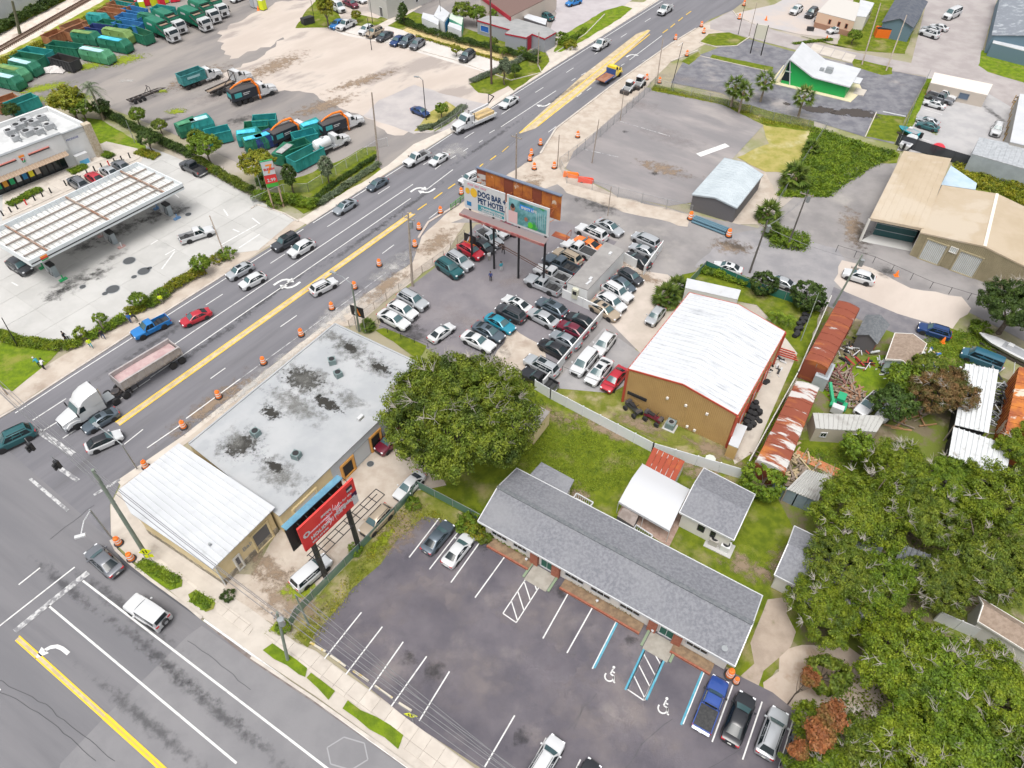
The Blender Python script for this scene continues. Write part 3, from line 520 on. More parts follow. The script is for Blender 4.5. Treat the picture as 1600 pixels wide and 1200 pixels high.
for row in[('suv','teal',-14,716,56,682,'dark green SUV entering the junction at the left edge of the photo',g1),('sedan_sun','slate',130,684,184,651,'grey sedan with black sunroof right beside the white semi truck cab',g1),('cross_dark','white',192,687,136,713,'white crossover with black glass roof leaving the junction beside the grey sedan',g1),('pickup_short','blue',206,536,262,507,'bright blue pickup truck behind the dump trailer in the outer lane',g1),('sedan','red',281,514,326,493,'red sedan following the bright blue pickup on the main road',g1),('cross_sun','silver',353,441,390,420,'silver SUV with sunroof beside the white hatchback near the hedge end',g1),('cross','white',374,455,409,436,'white hatchback on the inner side of the silver SUV on the road',g1),('bigsuv','dark',424,395,460,374,'dark grey SUV beside the white crossover below the sign island',g1),('cross','white',449,405,485,383,'white crossover on the inner side of the dark grey SUV',g1),('sedan_sun','steel',518,337,550,317,'silver blue sedan alone in the outer lane below the fenced hedge',g1),('sedan','slate',570,299,598,282,'dark grey sedan in the outer lane beside the driveway of the truck yard',g1),('suv','white',521,443,485,462,'white SUV driving away just right of the yellow double line',g1),('pickup','white',628,260,662,241,'white pickup with dark bed cover beside a white sedan in mid road',g1),('sedan','white',667,258,692,242,'white sedan on the inner side of the white pickup in mid road',g1),('sedan','white',776,167,799,152,'white sedan following the white crane truck',g1),('pickup_short','white',919,75,941,61,'white pickup passing the far end of the truck yard hedge',g1),('pickup_short','white',1020,18,1038,6,'white pickup farthest up the main road at the top of the photo',g1),('suv','white',714,287,742,273,'white SUV on the road half hidden behind the pet hotel billboard',g1),('sedan','grey',145,868,189,906,'grey sedan with red tail lights waiting at the junction corner',g1),('jeep','white',209,949,266,985,'white boxy off-road car with spare wheel on its tail door',g1),('cross','dark',47,441,9,418,'dark SUV parked under the left end of the fuel canopy',g2),('pickup','white',330,366,277,384,'white pickup with open black bed crossing the fuel station forecourt',g2),('pickup_short','dark',276,262,316,281,'dark grey pickup parked along the station hedge',g2),('suv','grey',104,290,131,307,'grey car nose to the shop behind the canopy, leftmost there',g2),('sedan','red',130,281,157,298,'red car nose to the shop behind the fuel canopy',g2),('sedan','silver',153,271,180,288,'silver car beside the red car at the shop front',g2),('sedan','grey',172,262,197,278,'grey green car at the right end of the shop parking row',g2),('suv','silver',665,484,622,461,'silver wagon with dark side glass in the row of three by the lot fence',g3),('cross','white',649,499,607,478,'white crossover between silver wagon and white sedan by the lot fence',g3),('sedan','white',637,514,591,491,'white sedan nearest the flat grey roof in the lot fence row',g3),('sedan','white',706,508,671,534,'white sedan alone in the middle of the used car lot facing away',g3),('suv','teal',717,433,682,410,'dark green SUV first in the row below the pet hotel billboard',g3),('suv','silver',733,421,697,399,'silver SUV between the dark green SUV and the red crossover',g3),('cross','red',751,404,714,383,'red crossover in the row below the pet hotel billboard',g3),('sedan','black',767,394,738,375,'black car beside the red crossover under the billboard',g3),('pickup_short','silver',778,384,745,362,'silver pickup behind the black car under the billboard',g3),('cross','white',790,371,753,350,'white crossover last in the row under the billboard',g3),('sedan','maroon',800,362,780,350,'maroon car mostly hidden behind the billboard deck',g3),('sedan_sun','white',785,464,826,485,'white sedan with sunroof at the head of the inner car lot block',g3),('suv','dark',775,480,818,500,'dark SUV between the white and the turquoise sedans',g3),('sedan','cyan',801,517,759,494,'turquoise blue sedan in the inner car lot block',g3),('sedan_sun','slate',785,530,740,508,'dark grey sedan beside the turquoise blue sedan',g3),('coupe','white',771,546,722,523,'white sports coupe with black hood behind the big oak crown',g3),('cross_sun','slate',838,469,882,491,'grey SUV with red tail lights nearest the trailer end wall',g3),('sedan','silver',823,484,869,507,'silver sedan below the grey SUV in the inner block',g3),('sedan','black',883,489,928,508,'black sedan against the white wall, first of its row',g3),('sedan','maroon',870,502,915,523,'dark red sedan against the white wall of the car lot',g3),('sedan','steel',860,518,904,540,'silver grey sedan between dark red and black sedans by the wall',g3),('sedan','black',842,532,888,555,'black sedan with red tail lamps below the silver grey sedan',g3),('bigsuv','silver',821,559,871,584,'silver SUV with roof rails at the lower end of the wall',g3),('pickup','black',822,582,862,603,'black pickup peeking from under the oak beside the wall',g3),('cross','white',929,553,955,518,'white hatchback on the side drive nearest the trailer',g9),('minivan','white',897,583,926,547,'white minivan leftmost of three white cars on the side drive',g9),('sedan_sun','white',920,597,950,560,'white sedan with sunroof beside the red sedan on the side drive',g9),('sedan','red',945,607,974,572,'red sedan beside the tan metal building',g9),('cross','silver',1012,502,1032,477,'silver crossover under the palm beside the white metal roof',g9),('cross','dark',1000,439,966,419,'dark grey crossover nearest the low wall beside the trailer',g9),('sedan','slate',988,451,954,430,'slate grey sedan second from the low wall beside the trailer',g9),('suv','white',984,467,941,443,'white SUV in the middle of the row beside the trailer',g9),('cross','white',974,483,933,458,'white crossover fourth in the row beside the trailer',g9),('sedan_sun','beige',965,495,920,469,'champagne sedan last in the row beside the trailer',g9),('minivan','silver',985,363,1025,381,'silver minivan farthest at the end of the low white wall',g3),('sedan','silver',981,379,1021,395,'silver sedan between silver minivan and black car',g3),('sedan','black',974,392,1012,413,'black car beside the low white wall behind the trailer',g3),('sedan_sun','silver',968,363,929,343,'silver sedan with sunroof outside the lot edge near the thin pole',g3),('bigsuv','white',898,353,943,373,'white SUV with black roof panels at the far end of the lot',g3),('coupe','orange',894,370,936,389,'orange sports coupe between white SUV and white pickup',g3),('pickup_cover','white',876,378,926,399,'white pickup with dark bed next to the orange coupe',g3),('suv','beige',861,390,906,412,'beige SUV with roof rails behind the office trailer',g3),('pickup','slate',848,401,900,425,'dark slate pickup between beige SUV and white pickup',g3),('pickup','white',834,418,886,439,'white pickup with long black bed by the trailer corner',g3),('pickup','silver',820,434,873,455,'silver pickup nearest the trailer end, beside the billboard post',g3),('van','white',529,23,504,10,'white panel van by the young tree on the far lot',g5),('sedan','maroon',548,14,528,6,'maroon car behind the white panel van',g5),('sedan','white',562,7,540,-2,'white car behind the maroon car at the top edge',g5),('sedan','blue',508,48,527,36,'blue car leftmost in the far curb row',g5),('pickup_short','white',519,50,544,38,'white pickup beside the blue car in the far curb row',g5),('cross','white',553,57,573,45,'white SUV right of the small grass island on the far lot',g5),('suv','beige',564,61,588,49,'beige SUV next to the white SUV on the far lot',g5),('sedan','dark',581,66,602,54,'dark sedan right of the beige SUV on the far lot',g5),('sedan','navy',603,73,621,60,'navy blue car left of two grey ones on the far lot',g5),('suv','slate',615,76,639,60,'grey SUV in the middle of the far dark trio',g5),('cross','grey',633,79,653,65,'grey car rightmost of the far dark trio',g5),('suv','dark',711,97,731,82,'dark grey SUV alone beside the round grass island',g5),('sedan','navy',662,181,637,171,'navy blue sedan alone by the planted driveway island',g5),('sedan','white',350,9,375,-1,'white car by the green box at the top of the yard',g5),('sedan','teal',833,19,854,29,'dark green sedan beside the black awning shop',g5),('sedan','blue',875,5,897,-2,'blue car at the top edge beside the shop',g5),('cross','white',1226,14,1242,3,'white car leftmost in the upper right lot',g6),('suv','dark',1252,18,1264,8,'dark SUV second in the upper right lot',g6),('suv','black',1266,26,1281,14,'black SUV right of the dark SUV in the upper lot',g6),('suv','dark',1284,10,1297,-2,'dark car by the tan building front',g6),('sedan','white',1284,40,1309,36,'white car nearest the street in the upper right lot',g6),('sedan','white',1287,31,1309,32,'white car behind the nearest white one in the upper lot',g6),('van','white',1461,19,1493,4,'white panel van driving up the paved lane at the top right',g6),('sedan','silver',1434,31,1458,37,'silver sedan between two white cars beside the blue house',g6),('sedan','white',1447,27,1470,34,'white sedan beyond the silver sedan beside the blue house',g6),('suv','white',1428,37,1458,46,'white SUV in front of the silver sedan beside the blue house',g6),('pickup','white',1486,142,1448,131,'white pickup against the long beige building',g6),('pickup','grey',1482,148,1440,136,'dark grey pickup between white pickup and white sedan',g6),('sedan_sun','white',1438,147,1468,155,'white sedan in front of the grey pickup in the repair lot',g6),('sedan','silver',1427,173,1459,182,'silver sedan behind the dark green sedan in the repair lot',g6),('sedan','teal',1427,181,1459,190,'dark green sedan in the middle of the repair lot',g6),('suv','white',1548,198,1553,182,'white SUV alone beside the yellow racks',g6),('sedan_sun','white',1111,406,1157,418,'white sedan with sunroof outside the garden hedge on the access road',g10),('sedan','silver',1204,428,1232,438,'silver blue car half hidden by the round shrubs',g10),('cross','white',1314,416,1364,430,'white SUV on the sandy drive under the leaning pole',g10),('suv','navy',1434,499,1483,513,'dark navy SUV at the end of the dark drive',g10),('van','vanteal',1503,538,1563,560,'dark teal van with roof ladder rack in the junk yard',g8),('pickup_old','white',1343,637,1372,610,'white pickup with rusty bed behind the ribbed roof shed',g8),('cross','white',1378,642,1397,622,'white car half hidden by the tree beside the white pickup',g8),('minivan','white',516,877,466,922,'white minivan under the red billboard',g7),('suv','beige',571,839,612,795,'beige SUV parked along the green fence',g7),('sedan','white',629,775,655,748,'white sedan at the fence corner under the oak',g7),('suv','maroon',603,700,620,684,'dark plum car by the orange framed door under the oak',g7),('sedan','slate',706,819,670,863,'dark grey sedan in the first marked bay of the parking lot',g4),('sedan','white',737,838,703,883,'white sedan in the second marked bay beside the dark grey sedan',g4),('suv','white',882,1153,842,1222,'white SUV at the bottom edge of the parking lot',g4),('sedan','black',935,1197,905,1250,'black car just entering the bottom edge of the photo',g4),('pickup_cover','royal',1132,1060,1106,1131,'royal blue pickup with black bed cover at the motel corner',g4),('sedan','black',1177,1078,1149,1156,'black sedan with red rear lamps between blue pickup and silver SUV',g4),('suv','silver',1228,1102,1203,1176,'silver SUV last in the corner row under the oaks',g4),('sedan','grey',1264,1135,1243,1205,'grey car hidden under the oak branches beside the silver SUV',g4),]:car(*row)
# ================================================================== buildings
class T:
 """a thing built in world coordinates: parts are shifted to the thing's base"""
 def __init__(s,name,label,cat,loc,rz=0.0,group=None):
  s.o=thing(name,label,cat,(loc[0],loc[1],0),rz,group);s.M=(Matrix.Translation((loc[0],loc[1],0))@Matrix.Rotation(rz,4,'Z')).inverted()
 def part(s,name,mb,m,par=None,label=None,stuff=False):
  mb.v=[tuple(s.M@Vector(p))for p in mb.v]
  return part(name,mb,m,par or s.o,label,stuff)
def lerp(a,b,t):return Vector(a)*(1-t)+Vector(b)*t
def at(p,z):return Vector((p[0],p[1],z))
def ribs(mb,a,b,c,d,pitch,w=0.08,h=0.06,off=0.0):
 """ribs running from edge ab to edge dc"""
 a,b,c,d=map(Vector,(a,b,c,d));n=max(1,int((b-a).length/pitch));nn=(b-a).cross(d-a).normalized()
 if nn.z<0:nn=-nn
 for i in range(n+1):
  t=i/n;p,q=a+(b-a)*t,d+(c-d)*t
  e=(b-a).normalized()*w/2
  if i in(0,n):continue
  mb.add([p-e+nn*off,p+e+nn*off,q+e+nn*off,q-e+nn*off,p-e*0.4+nn*(h+off),p+e*0.4+nn*(h+off),q+e*0.4+nn*(h+off),q-e*0.4+nn*(h+off)],[(4,5,6,7),(0,1,5,4),(1,2,6,5),(2,3,7,6),(3,0,4,7)])
 return mb
def inset(A,B,C,D,k):
 c=(A+B+C+D)/4;out=[]
 for P,N,Q in((A,B,D),(B,C,A),(C,D,B),(D,A,C)):
  out.append(P+(N-P).normalized()*k+(Q-P).normalized()*k)
 return out
def gable(t,A,B,C,D,he,rise,wall,roof,over=0.35,rib=0,th=0.14,fascia=None,ridge_cap=None,zb=0.0,sheets_=0,eave_drop=0.0):
 """ridge runs parallel to AB; A B C D are eave corners (xy)"""
 a,b,c,d=[Vector((p.x,p.y,0))for p in(A,B,C,D)];w=inset(a,b,c,d,over)
 r0,r1=(w[0]+w[3])/2,(w[1]+w[2])/2;W=MB()
 hw=he-0.02;hr=he+rise-th*0.9
 vs=[at(p,zb)for p in w]+[at(p,hw-.06)for p in w]+[at(r0,hr),at(r1,hr)]
 W.add(vs,[(3,2,1,0),(0,1,5,4),(2,3,7,6),(1,2,6,9,5),(3,0,4,8,7),(4,5,9,8),(6,7,8,9)]);t.part('wall',W,wall)
 R0,R1=at((a+d)/2,he+rise),at((b+c)/2,he+rise)
 for(p,q,x,y)in((at(a,he),at(b,he),R1,R0),(R0,R1,at(c,he),at(d,he))):
  ro=t.part('roof',MB().slab(p,q,x,y,th),roof)
  if rib:t.part('roof_seam',ribs(MB(),p,q,x,y,rib),roof,ro,stuff=True)
 if fascia:
  f=MB()
  for p,q in((at(a,he),at(b,he)),(at(d,he),at(c,he)),(at(a,he),R0),(at(d,he),R0),(at(b,he),R1),(at(c,he),R1)):
   f.bar(p-Vector((0,0,0.10)),q-Vector((0,0,0.10)),0.10,0.24)
  t.part('fascia',f,fascia)
 if ridge_cap:t.part('ridge_cap',MB().bar(R0+Vector((0,0,.03)),R1+Vector((0,0,.03)),0.45,0.07),ridge_cap)
 return w,R0,R1
def flat(t,pts,h,wall,roof,parapet=0.0,pw=0.25,zb=0.0,cap=None,thick=0.12):
 P=[(p.x,p.y)for p in pts];t.part('wall',MB().prism(P,zb,h-thick),wall)
 t.part('roof',MB().prism([(p.x+(sum(q.x for q in pts)/len(pts)-p.x)*-0.004,p.y+(sum(q.y for q in pts)/len(pts)-p.y)*-0.004)for p in pts],h-thick,h),roof)
 if parapet:
  m=MB();n=len(pts)
  for i in range(n):
   a,b=pts[i],pts[(i+1)%n];d=(b-a).normalized();nn=Vector((-d.y,d.x,0))
   if nn.dot(sum(pts,Vector())/n-a)<0:nn=-nn
   m.add([at(a,h),at(b,h),at(b+nn*pw-d*pw,h),at(a+nn*pw+d*pw,h),at(a,h+parapet),at(b,h+parapet),at(b+nn*pw-d*pw,h+parapet),at(a+nn*pw+d*pw,h+parapet)],[(4,5,6,7),(0,1,5,4),(2,3,7,6),(1,2,6,5),(3,0,4,7)])
  t.part('parapet',m,cap or wall)
def opening(t,name,a,b,z0,z1,out,m,frame=None,glassm=None,fw=0.1,div=0):
 """door or window on the wall line a-b, out = outward normal"""
 a,b=at(a,0),at(b,0);d=(b-a).normalized();o=Vector(out).normalized()
 q=lambda p,z,k:at(p,z)+o*k
 f=MB()
 if frame:
  for p0,p1 in((q(a,z0,.04),q(a,z1,.04)),(q(b,z0,.04),q(b,z1,.04)),(q(a-d*fw/2,z1,.04),q(b+d*fw/2,z1,.04)),(q(a-d*fw/2,z0,.04),q(b+d*fw/2,z0,.04))):f.bar(p0,p1,fw,fw)
  for i in range(1,div+1):f.bar(q(lerp(a,b,i/(div+1)),z0,.035),q(lerp(a,b,i/(div+1)),z1,.035),0.05,0.05)
  fo=t.part(name,f,frame)
  t.part('pane' if glassm else 'panel',MB().add([q(a,z0,.02),q(b,z0,.02),q(b,z1,.02),q(a,z1,.02)],[(0,1,2,3)]),glassm or m,fo)
  return fo
 return t.part(name,MB().add([q(a,z0,.0),q(b,z0,.0),q(b,z1,.0),q(a,z1,.0),q(a,z0,.03),q(b,z0,.03),q(b,z1,.03),q(a,z1,.03)],[(4,5,6,7),(0,1,5,4),(1,2,6,5),(2,3,7,6),(3,0,4,7)]),m)
def text(s,loc,size,m,rot,parent=None,name='lettering',bold=0.0,align='LEFT',sx=1.0):
 cu=bpy.data.curves.new(name,'FONT');cu.body=s;cu.size=size;cu.extrude=0.006;cu.offset=bold;cu.align_x=align;cu.resolution_u=2
 tmp=bpy.data.objects.new('tmp',cu);COL.objects.link(tmp)
 me=bpy.data.meshes.new_from_object(tmp);bpy.data.objects.remove(tmp);bpy.data.curves.remove(cu)
 me.materials.clear();me.materials.append(m);o=link(name,me,parent,loc);o.rotation_euler=rot.to_euler()if hasattr(rot,'to_euler')else rot
 o.scale=(sx,1,1);return o
def frame_rot(xdir,up=Vector((0,0,1))):
 """rotation whose X is xdir and Y is up"""
 x=xdir.normalized();z=x.cross(up).normalized();y=z.cross(x)
 return Matrix((x,y,z)).transposed()
NS=Vector((0.573,0.82,0))
M_wroof=mat('white_metal_roof',(0.53,0.545,0.565),0.5,col2=(0.49,0.505,0.525),nscale=0.4,col3=(0.43,0.44,0.45),nscale3=0.8,thr3=(0.58,0.8),spec=0.4)
M_wroof2=mat('streaked_white_roof',(0.53,0.545,0.565),0.5,col2=(0.36,0.375,0.40),nscale=1.0,thr=(0.52,0.72),stretch=(R(-32),3.2,0.35),spec=0.4)
M_cream=mat('cream_stucco',(0.62,0.50,0.28),0.85,col2=(0.68,0.56,0.34),nscale=0.7,bump=0.15)
M_tan=mat('tan_siding',(0.50,0.33,0.14),0.55,col2=(0.46,0.30,0.125),nscale=0.5)
M_redtrim=mat('red_trim',(0.42,0.07,0.04),0.5);M_shingle=mat('grey_shingle',(0.145,0.15,0.17),0.9,col2=(0.215,0.22,0.24),nscale=3.4,detail=10,col3=(0.225,0.23,0.245),nscale3=0.12,thr3=(0.45,0.8),bump=0.5,bscale=9)
M_shingle2=mat('dark_shingle',(0.11,0.12,0.13),0.9,col2=(0.16,0.17,0.18),nscale=2.5,bump=0.5);M_brsh=mat('brown_shingle',(0.24,0.18,0.135),0.9,col2=(0.31,0.24,0.19),nscale=2.5,bump=0.5)
M_grroof=mat('flat_roof_coating',(0.33,0.345,0.36),0.75,col2=(0.39,0.40,0.41),nscale=0.2,col3=(0.33,0.345,0.36),nscale3=0.3,thr3=(0.55,0.7),bump=0.08)
M_offw=mat('off_white_wall',(0.64,0.62,0.58),0.8,col2=(0.66,0.64,0.6),nscale=0.6);M_white2=mat('clean_white_wall',(0.66,0.67,0.67),0.7,col2=(0.60,0.61,0.61),nscale=0.4)
M_beigem=mat('beige_metal',(0.45,0.37,0.27),0.5,col2=(0.40,0.32,0.22),nscale=0.2,col3=(0.48,0.41,0.32),nscale3=0.1);M_khaki=mat('khaki_siding',(0.36,0.31,0.20),0.7,col2=(0.31,0.27,0.17),nscale=0.7)
M_rust=mat('rusty_steel',(0.22,0.055,0.028),0.8,col2=(0.42,0.14,0.03),nscale=0.5,col3=(0.50,0.48,0.46),nscale3=0.4,thr=(0.5,0.72),thr3=(0.55,0.60),detail3=10,stretch=(R(-32),3.0,0.8),bump=0.3)
M_rust2=mat('orange_rust',(0.50,0.17,0.03),0.8,col2=(0.30,0.08,0.03),nscale=0.7,col3=(0.60,0.50,0.40),nscale3=0.5,thr3=(0.6,0.66),bump=0.3)
M_green=mat('bright_green_wall',(0.012,0.36,0.08),0.5,col2=(0.012,0.32,0.07),nscale=0.3);M_gmetal=mat('galvanised_sheet',(0.42,0.47,0.50),0.5,0.2,col2=(0.35,0.39,0.42),nscale=0.5)
M_dgrey=mat('dark_grey_wall',(0.12,0.115,0.12),0.7);M_bluew=mat('blue_grey_wall',(0.12,0.19,0.24),0.7);M_brick=mat('red_brick',(0.28,0.085,0.05),0.85,col2=(0.34,0.13,0.08),nscale=4,bump=0.3)
M_door=mat('dark_green_door',(0.01,0.10,0.07),0.5);M_orw=mat('orange_wood',(0.55,0.27,0.06),0.6);M_steelb=mat('black_steel',(0.03,0.03,0.033),0.5,0.3);M_steelg=mat('grey_steel',(0.33,0.35,0.36),0.5,0.5)
M_wood=mat('weathered_pole_wood',(0.28,0.23,0.19),0.9,col2=(0.36,0.31,0.26),nscale=2,obj=True);M_poleg=mat('green_grey_pole',(0.17,0.21,0.17),0.8,col2=(0.22,0.25,0.21),nscale=1,obj=True)
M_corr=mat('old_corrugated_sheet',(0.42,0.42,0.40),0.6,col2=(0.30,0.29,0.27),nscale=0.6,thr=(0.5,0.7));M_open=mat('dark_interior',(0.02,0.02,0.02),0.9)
M_gv=mat('green_vinyl_slats',(0.08,0.20,0.14),0.7)
def stain_mat(name,c,dens=0.9,ns=1.6,hard=0.25):
 m=mat(name,c,0.9,spec=0.2);n,l=m.node_tree.nodes,m.node_tree.links;b=n['Principled BSDF']
 tc=n.new('ShaderNodeTexCoord');ln=n.new('ShaderNodeVectorMath');ln.operation='LENGTH';l.new(tc.outputs['Object'],ln.inputs[0])
 g=n.new('ShaderNodeNewGeometry');t=n.new('ShaderNodeTexNoise');t.inputs['Scale'].default_value=ns;t.inputs['Detail'].default_value=7;t.inputs['Roughness'].default_value=0.68;l.new(g.outputs['Position'],t.inputs['Vector'])
 a=n.new('ShaderNodeMath');a.operation='MULTIPLY_ADD';l.new(ln.outputs['Value'],a.inputs[0]);a.inputs[1].default_value=-0.42;l.new(t.outputs['Fac'],a.inputs[2])
 r=n.new('ShaderNodeMapRange');r.inputs['From Min'].default_value=0.19;r.inputs['From Max'].default_value=0.19+hard;r.inputs['To Max'].default_value=dens;r.interpolation_type='SMOOTHSTEP'
 l.new(a.outputs[0],r.inputs['Value']);l.new(r.outputs[0],b.inputs['Alpha']);return m
ST={'tyre':stain_mat('tyre_wear',(0.07,0.07,0.075),0.42,1.0,0.35),'grey':stain_mat('grey_stain',(0.17,0.17,0.16),0.7,1.1,0.4),'black':stain_mat('black_stain',(0.04,0.038,0.034),0.9,1.8,0.16),'oil':stain_mat('oil_stain',(0.05,0.05,0.05),0.6,0.8,0.4),'pale':stain_mat('pale_dust',(0.31,0.27,0.26),0.5,0.5,0.6),'green':stain_mat('weed_patch',(0.22,0.27,0.02),0.9,1.4,0.2),'dust':stain_mat('white_dust',(0.50,0.49,0.47),0.75,0.5,0.45),'dirt':stain_mat('brown_dirt',(0.28,0.21,0.15),0.8,0.8,0.3),'water':stain_mat('damp_patch',(0.075,0.065,0.06),0.9,0.35,0.1)}
SL_=[]
def stain(kind,px,py,rx,ry,z=0.0,ang=None,par=None):
 """a stain of its own shape; rx along ang"""
 c=G(px,py,z);lv=0
 r0=(rx+ry)/2;lv=sum((q[0]-c.x)**2+(q[1]-c.y)**2<(.8*(q[2]+r0))**2 for q in SL_)
 if lv>2:return
 SL_.append((c.x,c.y,r0));zz=z+(0.0485 if z==0 else 0.004)+0.00008*len(SL_);me=bpy.data.meshes.get('st_'+kind)
 if not me:
  me=bpy.data.meshes.new('st_'+kind);me.from_pydata([(-1,-1,0),(1,-1,0),(1,1,0),(-1,1,0)],[],[(0,1,2,3)]);me.materials.append(ST[kind])
 o=bpy.data.objects.new('stain',me);COL.objects.link(o);o.location=(c.x,c.y,zz);o.rotation_euler[2]=R(55.1)if ang is None else R(ang);o.scale=(rx,ry,1)
 if par:o.parent=par;o.location=(c.x-par.location.x,c.y-par.location.y,zz)
 else:o['kind']='structure'
 return o
 # ---- corner shop with the white metal roof
h=4.6
A,B,C,D=G(188,776,h),G(337,897,h),G(433,799,h),G(281,701,h)
t=T('corner_building','cream corner building with white ribbed metal roof at the junction','building',(A+C)/2)
a2=A+(B-A)*0.0;K=G(207,806,h)
poly=[G(192,776,h),G(205,809,h),G(337,893,h),G(429,801,h),G(282,704,h)]
w=[p+((A+B+C+D)/4-p).normalized()*0.45 for p in poly]
t.part('wall',MB().prism([(p.x,p.y)for p in w],0,h-0.1),M_cream)
rf=t.part('roof',MB().prism([(p.x,p.y)for p in(A,G(208,812,h),B,C,D)],h-0.12,h),M_wroof)
t.part('roof_seam',ribs(MB(),at(A,h),at(D,h),at(C,h),at(B,h),0.62,0.09,0.07),M_wroof,rf,stuff=True)
t.part('base_course',MB().prism([((p+(p-(A+C)/2).normalized()*0.08).x,(p+(p-(A+C)/2).normalized()*0.08).y)for p in w],0,0.9),mat('rough_stone_base',(0.22,0.19,0.15),0.9,col2=(0.42,0.37,0.28),nscale=1.8,thr=(0.45,0.6),bump=0.6))
on=(C-B).normalized();on=Vector((on.y,-on.x,0))
e0,e1=w[2],w[3]
opening(t,'garage_door',lerp(e0,e1,0.60),lerp(e0,e1,0.90),0.1,3.2,on,mat('grey_void',(0.12,0.12,0.125),0.8),M_cream,fw=0.25)
opening(t,'door',lerp(e0,e1,0.26),lerp(e0,e1,0.35),0.1,2.4,on,M_dgrey,M_offw,fw=0.2)
t.part('roof_vent',MB().tube(G(333,860,h),G(333,860,h)+Vector((0,0,0.35)),0.14,n=8),M_steelg)
t.part('downpipe',MB().tube(at(e0+on*0.1,0),at(e0+on*0.1,4.4),0.07,n=6),M_white2)
text('Bait',at(lerp(e0,e1,0.42)+on*0.03,2.0),0.9,M_steelg,frame_rot((e1-e0)),None,'lettering',0.01).parent=None
_x=[o for o in COL.objects if o.name.startswith('lettering')][-1];_x.parent=t.o;_x.location=t.M@_x.location
# ---- long flat grey roof
h=3.9
A,B,C=G(297,702,h),G(440,812,h),G(522,511,h)
D=G(655,571,h);gp=[A,B,G(612,642,h),G(640,606,h),D,C]
t=T('warehouse','long low cream warehouse with stained flat grey roof','warehouse',(A+D)/2)
GW=t
flat(t,gp,h,M_cream,M_grroof,0.0)
m=MB()
for p,q in((B,gp[2]),(A,C),(C,D)):m.bar(at(p,h+0.05),at(q,h+0.05),0.22,0.14)
t.part('roof_edge',m,M_grroof)
sd_=(gp[2]-B).normalized();on=Vector((sd_.y,-sd_.x,0))
def along(px,py):p=G(px,py,0)-B;return B+sd_*p.dot(sd_)
t.part('wall_panel',MB().add([at(along(520,762)+on*.01,0.05),at(gp[2]+on*.01,0.05),at(gp[2]+on*.01,h-.15),at(along(520,762)+on*.01,h-.15)],[(0,1,2,3)]),mat('pale_blue_wall',(0.50,0.53,0.57),0.8,col2=(0.44,0.47,0.51),nscale=0.6))
for(x0,y0,x1,y1,z1,mm,fm)in((529,747,546,730,2.5,M_open,M_orw),(573,704,588,689,2.6,M_open,M_orw)):opening(t,'door',along(x0,y0),along(x1,y1),0.1,z1,on,mm,fm,fw=0.3)
opening(t,'roller_door',along(548,728),along(571,706),0.1,2.8,on,mat('pale_roller_door',(0.52,0.55,0.57),0.6),M_steelg,fw=0.08)
opening(t,'garage_door',along(462,820),along(495,786),0.1,3.0,on,mat('white_garage_door',(0.62,0.62,0.60),0.6),M_cream,fw=0.3)
t.part('wall_lamp',MB().cbox(along(563,708)+on*0.2+Vector((0,0,3.1)),0.8,0.4,0.4,heading(B,gp[2])),M_wht)
for args in(('black',474,598,3.8,2.4,-32),('black',425,652,2.2,1.2,-32),('black',378,703,2.8,2.2,40),('grey',462,640,8,3,-32),('grey',480,600,6.5,3.8,-32),('grey',520,612,5.0,3,-32),('grey',430,655,7.5,3.6,-32),('grey',470,668,6.5,3.0,-32),('grey',375,700,4.2,4.0,55),('grey',440,745,5.6,3.2,-32),('black',432,735,2.0,0.9,-32),('grey',548,550,5.0,3.0,-32),('black',546,548,1.8,1.0,-40),('grey',590,577,4.6,2.6,-32),('black',594,578,2.0,0.9,-32),('grey',520,532,3.2,2,-32),('black',512,636,3.2,1.2,-32),('grey',545,628,3.5,2.0,-32),('black',490,592,2.8,1.2,-32)):
 stain(args[0],args[1],args[2],args[3],args[4],h,args[5],t.o)
for i,(px,py)in enumerate(((519,572),(529,592),(402,686),(466,720))):
 c=G(px,py,h);u=MB().box(-.45,.45,-.45,.45,0,.75)
 tt=thing('rooftop_unit',['green grey air conditioner on the grey roof, nearest the car lot','grey air conditioner on the grey roof, second from the car lot','small air conditioner beside the largest roof stain near the road','small air conditioner on the grey roof nearest the red billboard'][i],'air conditioner',(c.x,c.y,h),R(20+i*17),'air conditioners on the flat grey roof')
 part('casing',u,mat('ac_casing',(0.16,0.22,0.22),0.6),tt);part('fan_guard',MB().tube((0,0,.75),(0,0,.80),.36,n=14),M_trim,tt);part('corner_post',MB().box(-.47,-.40,-.47,-.40,0,.8).box(.40,.47,.40,.47,0,.8),M_steelg,tt)
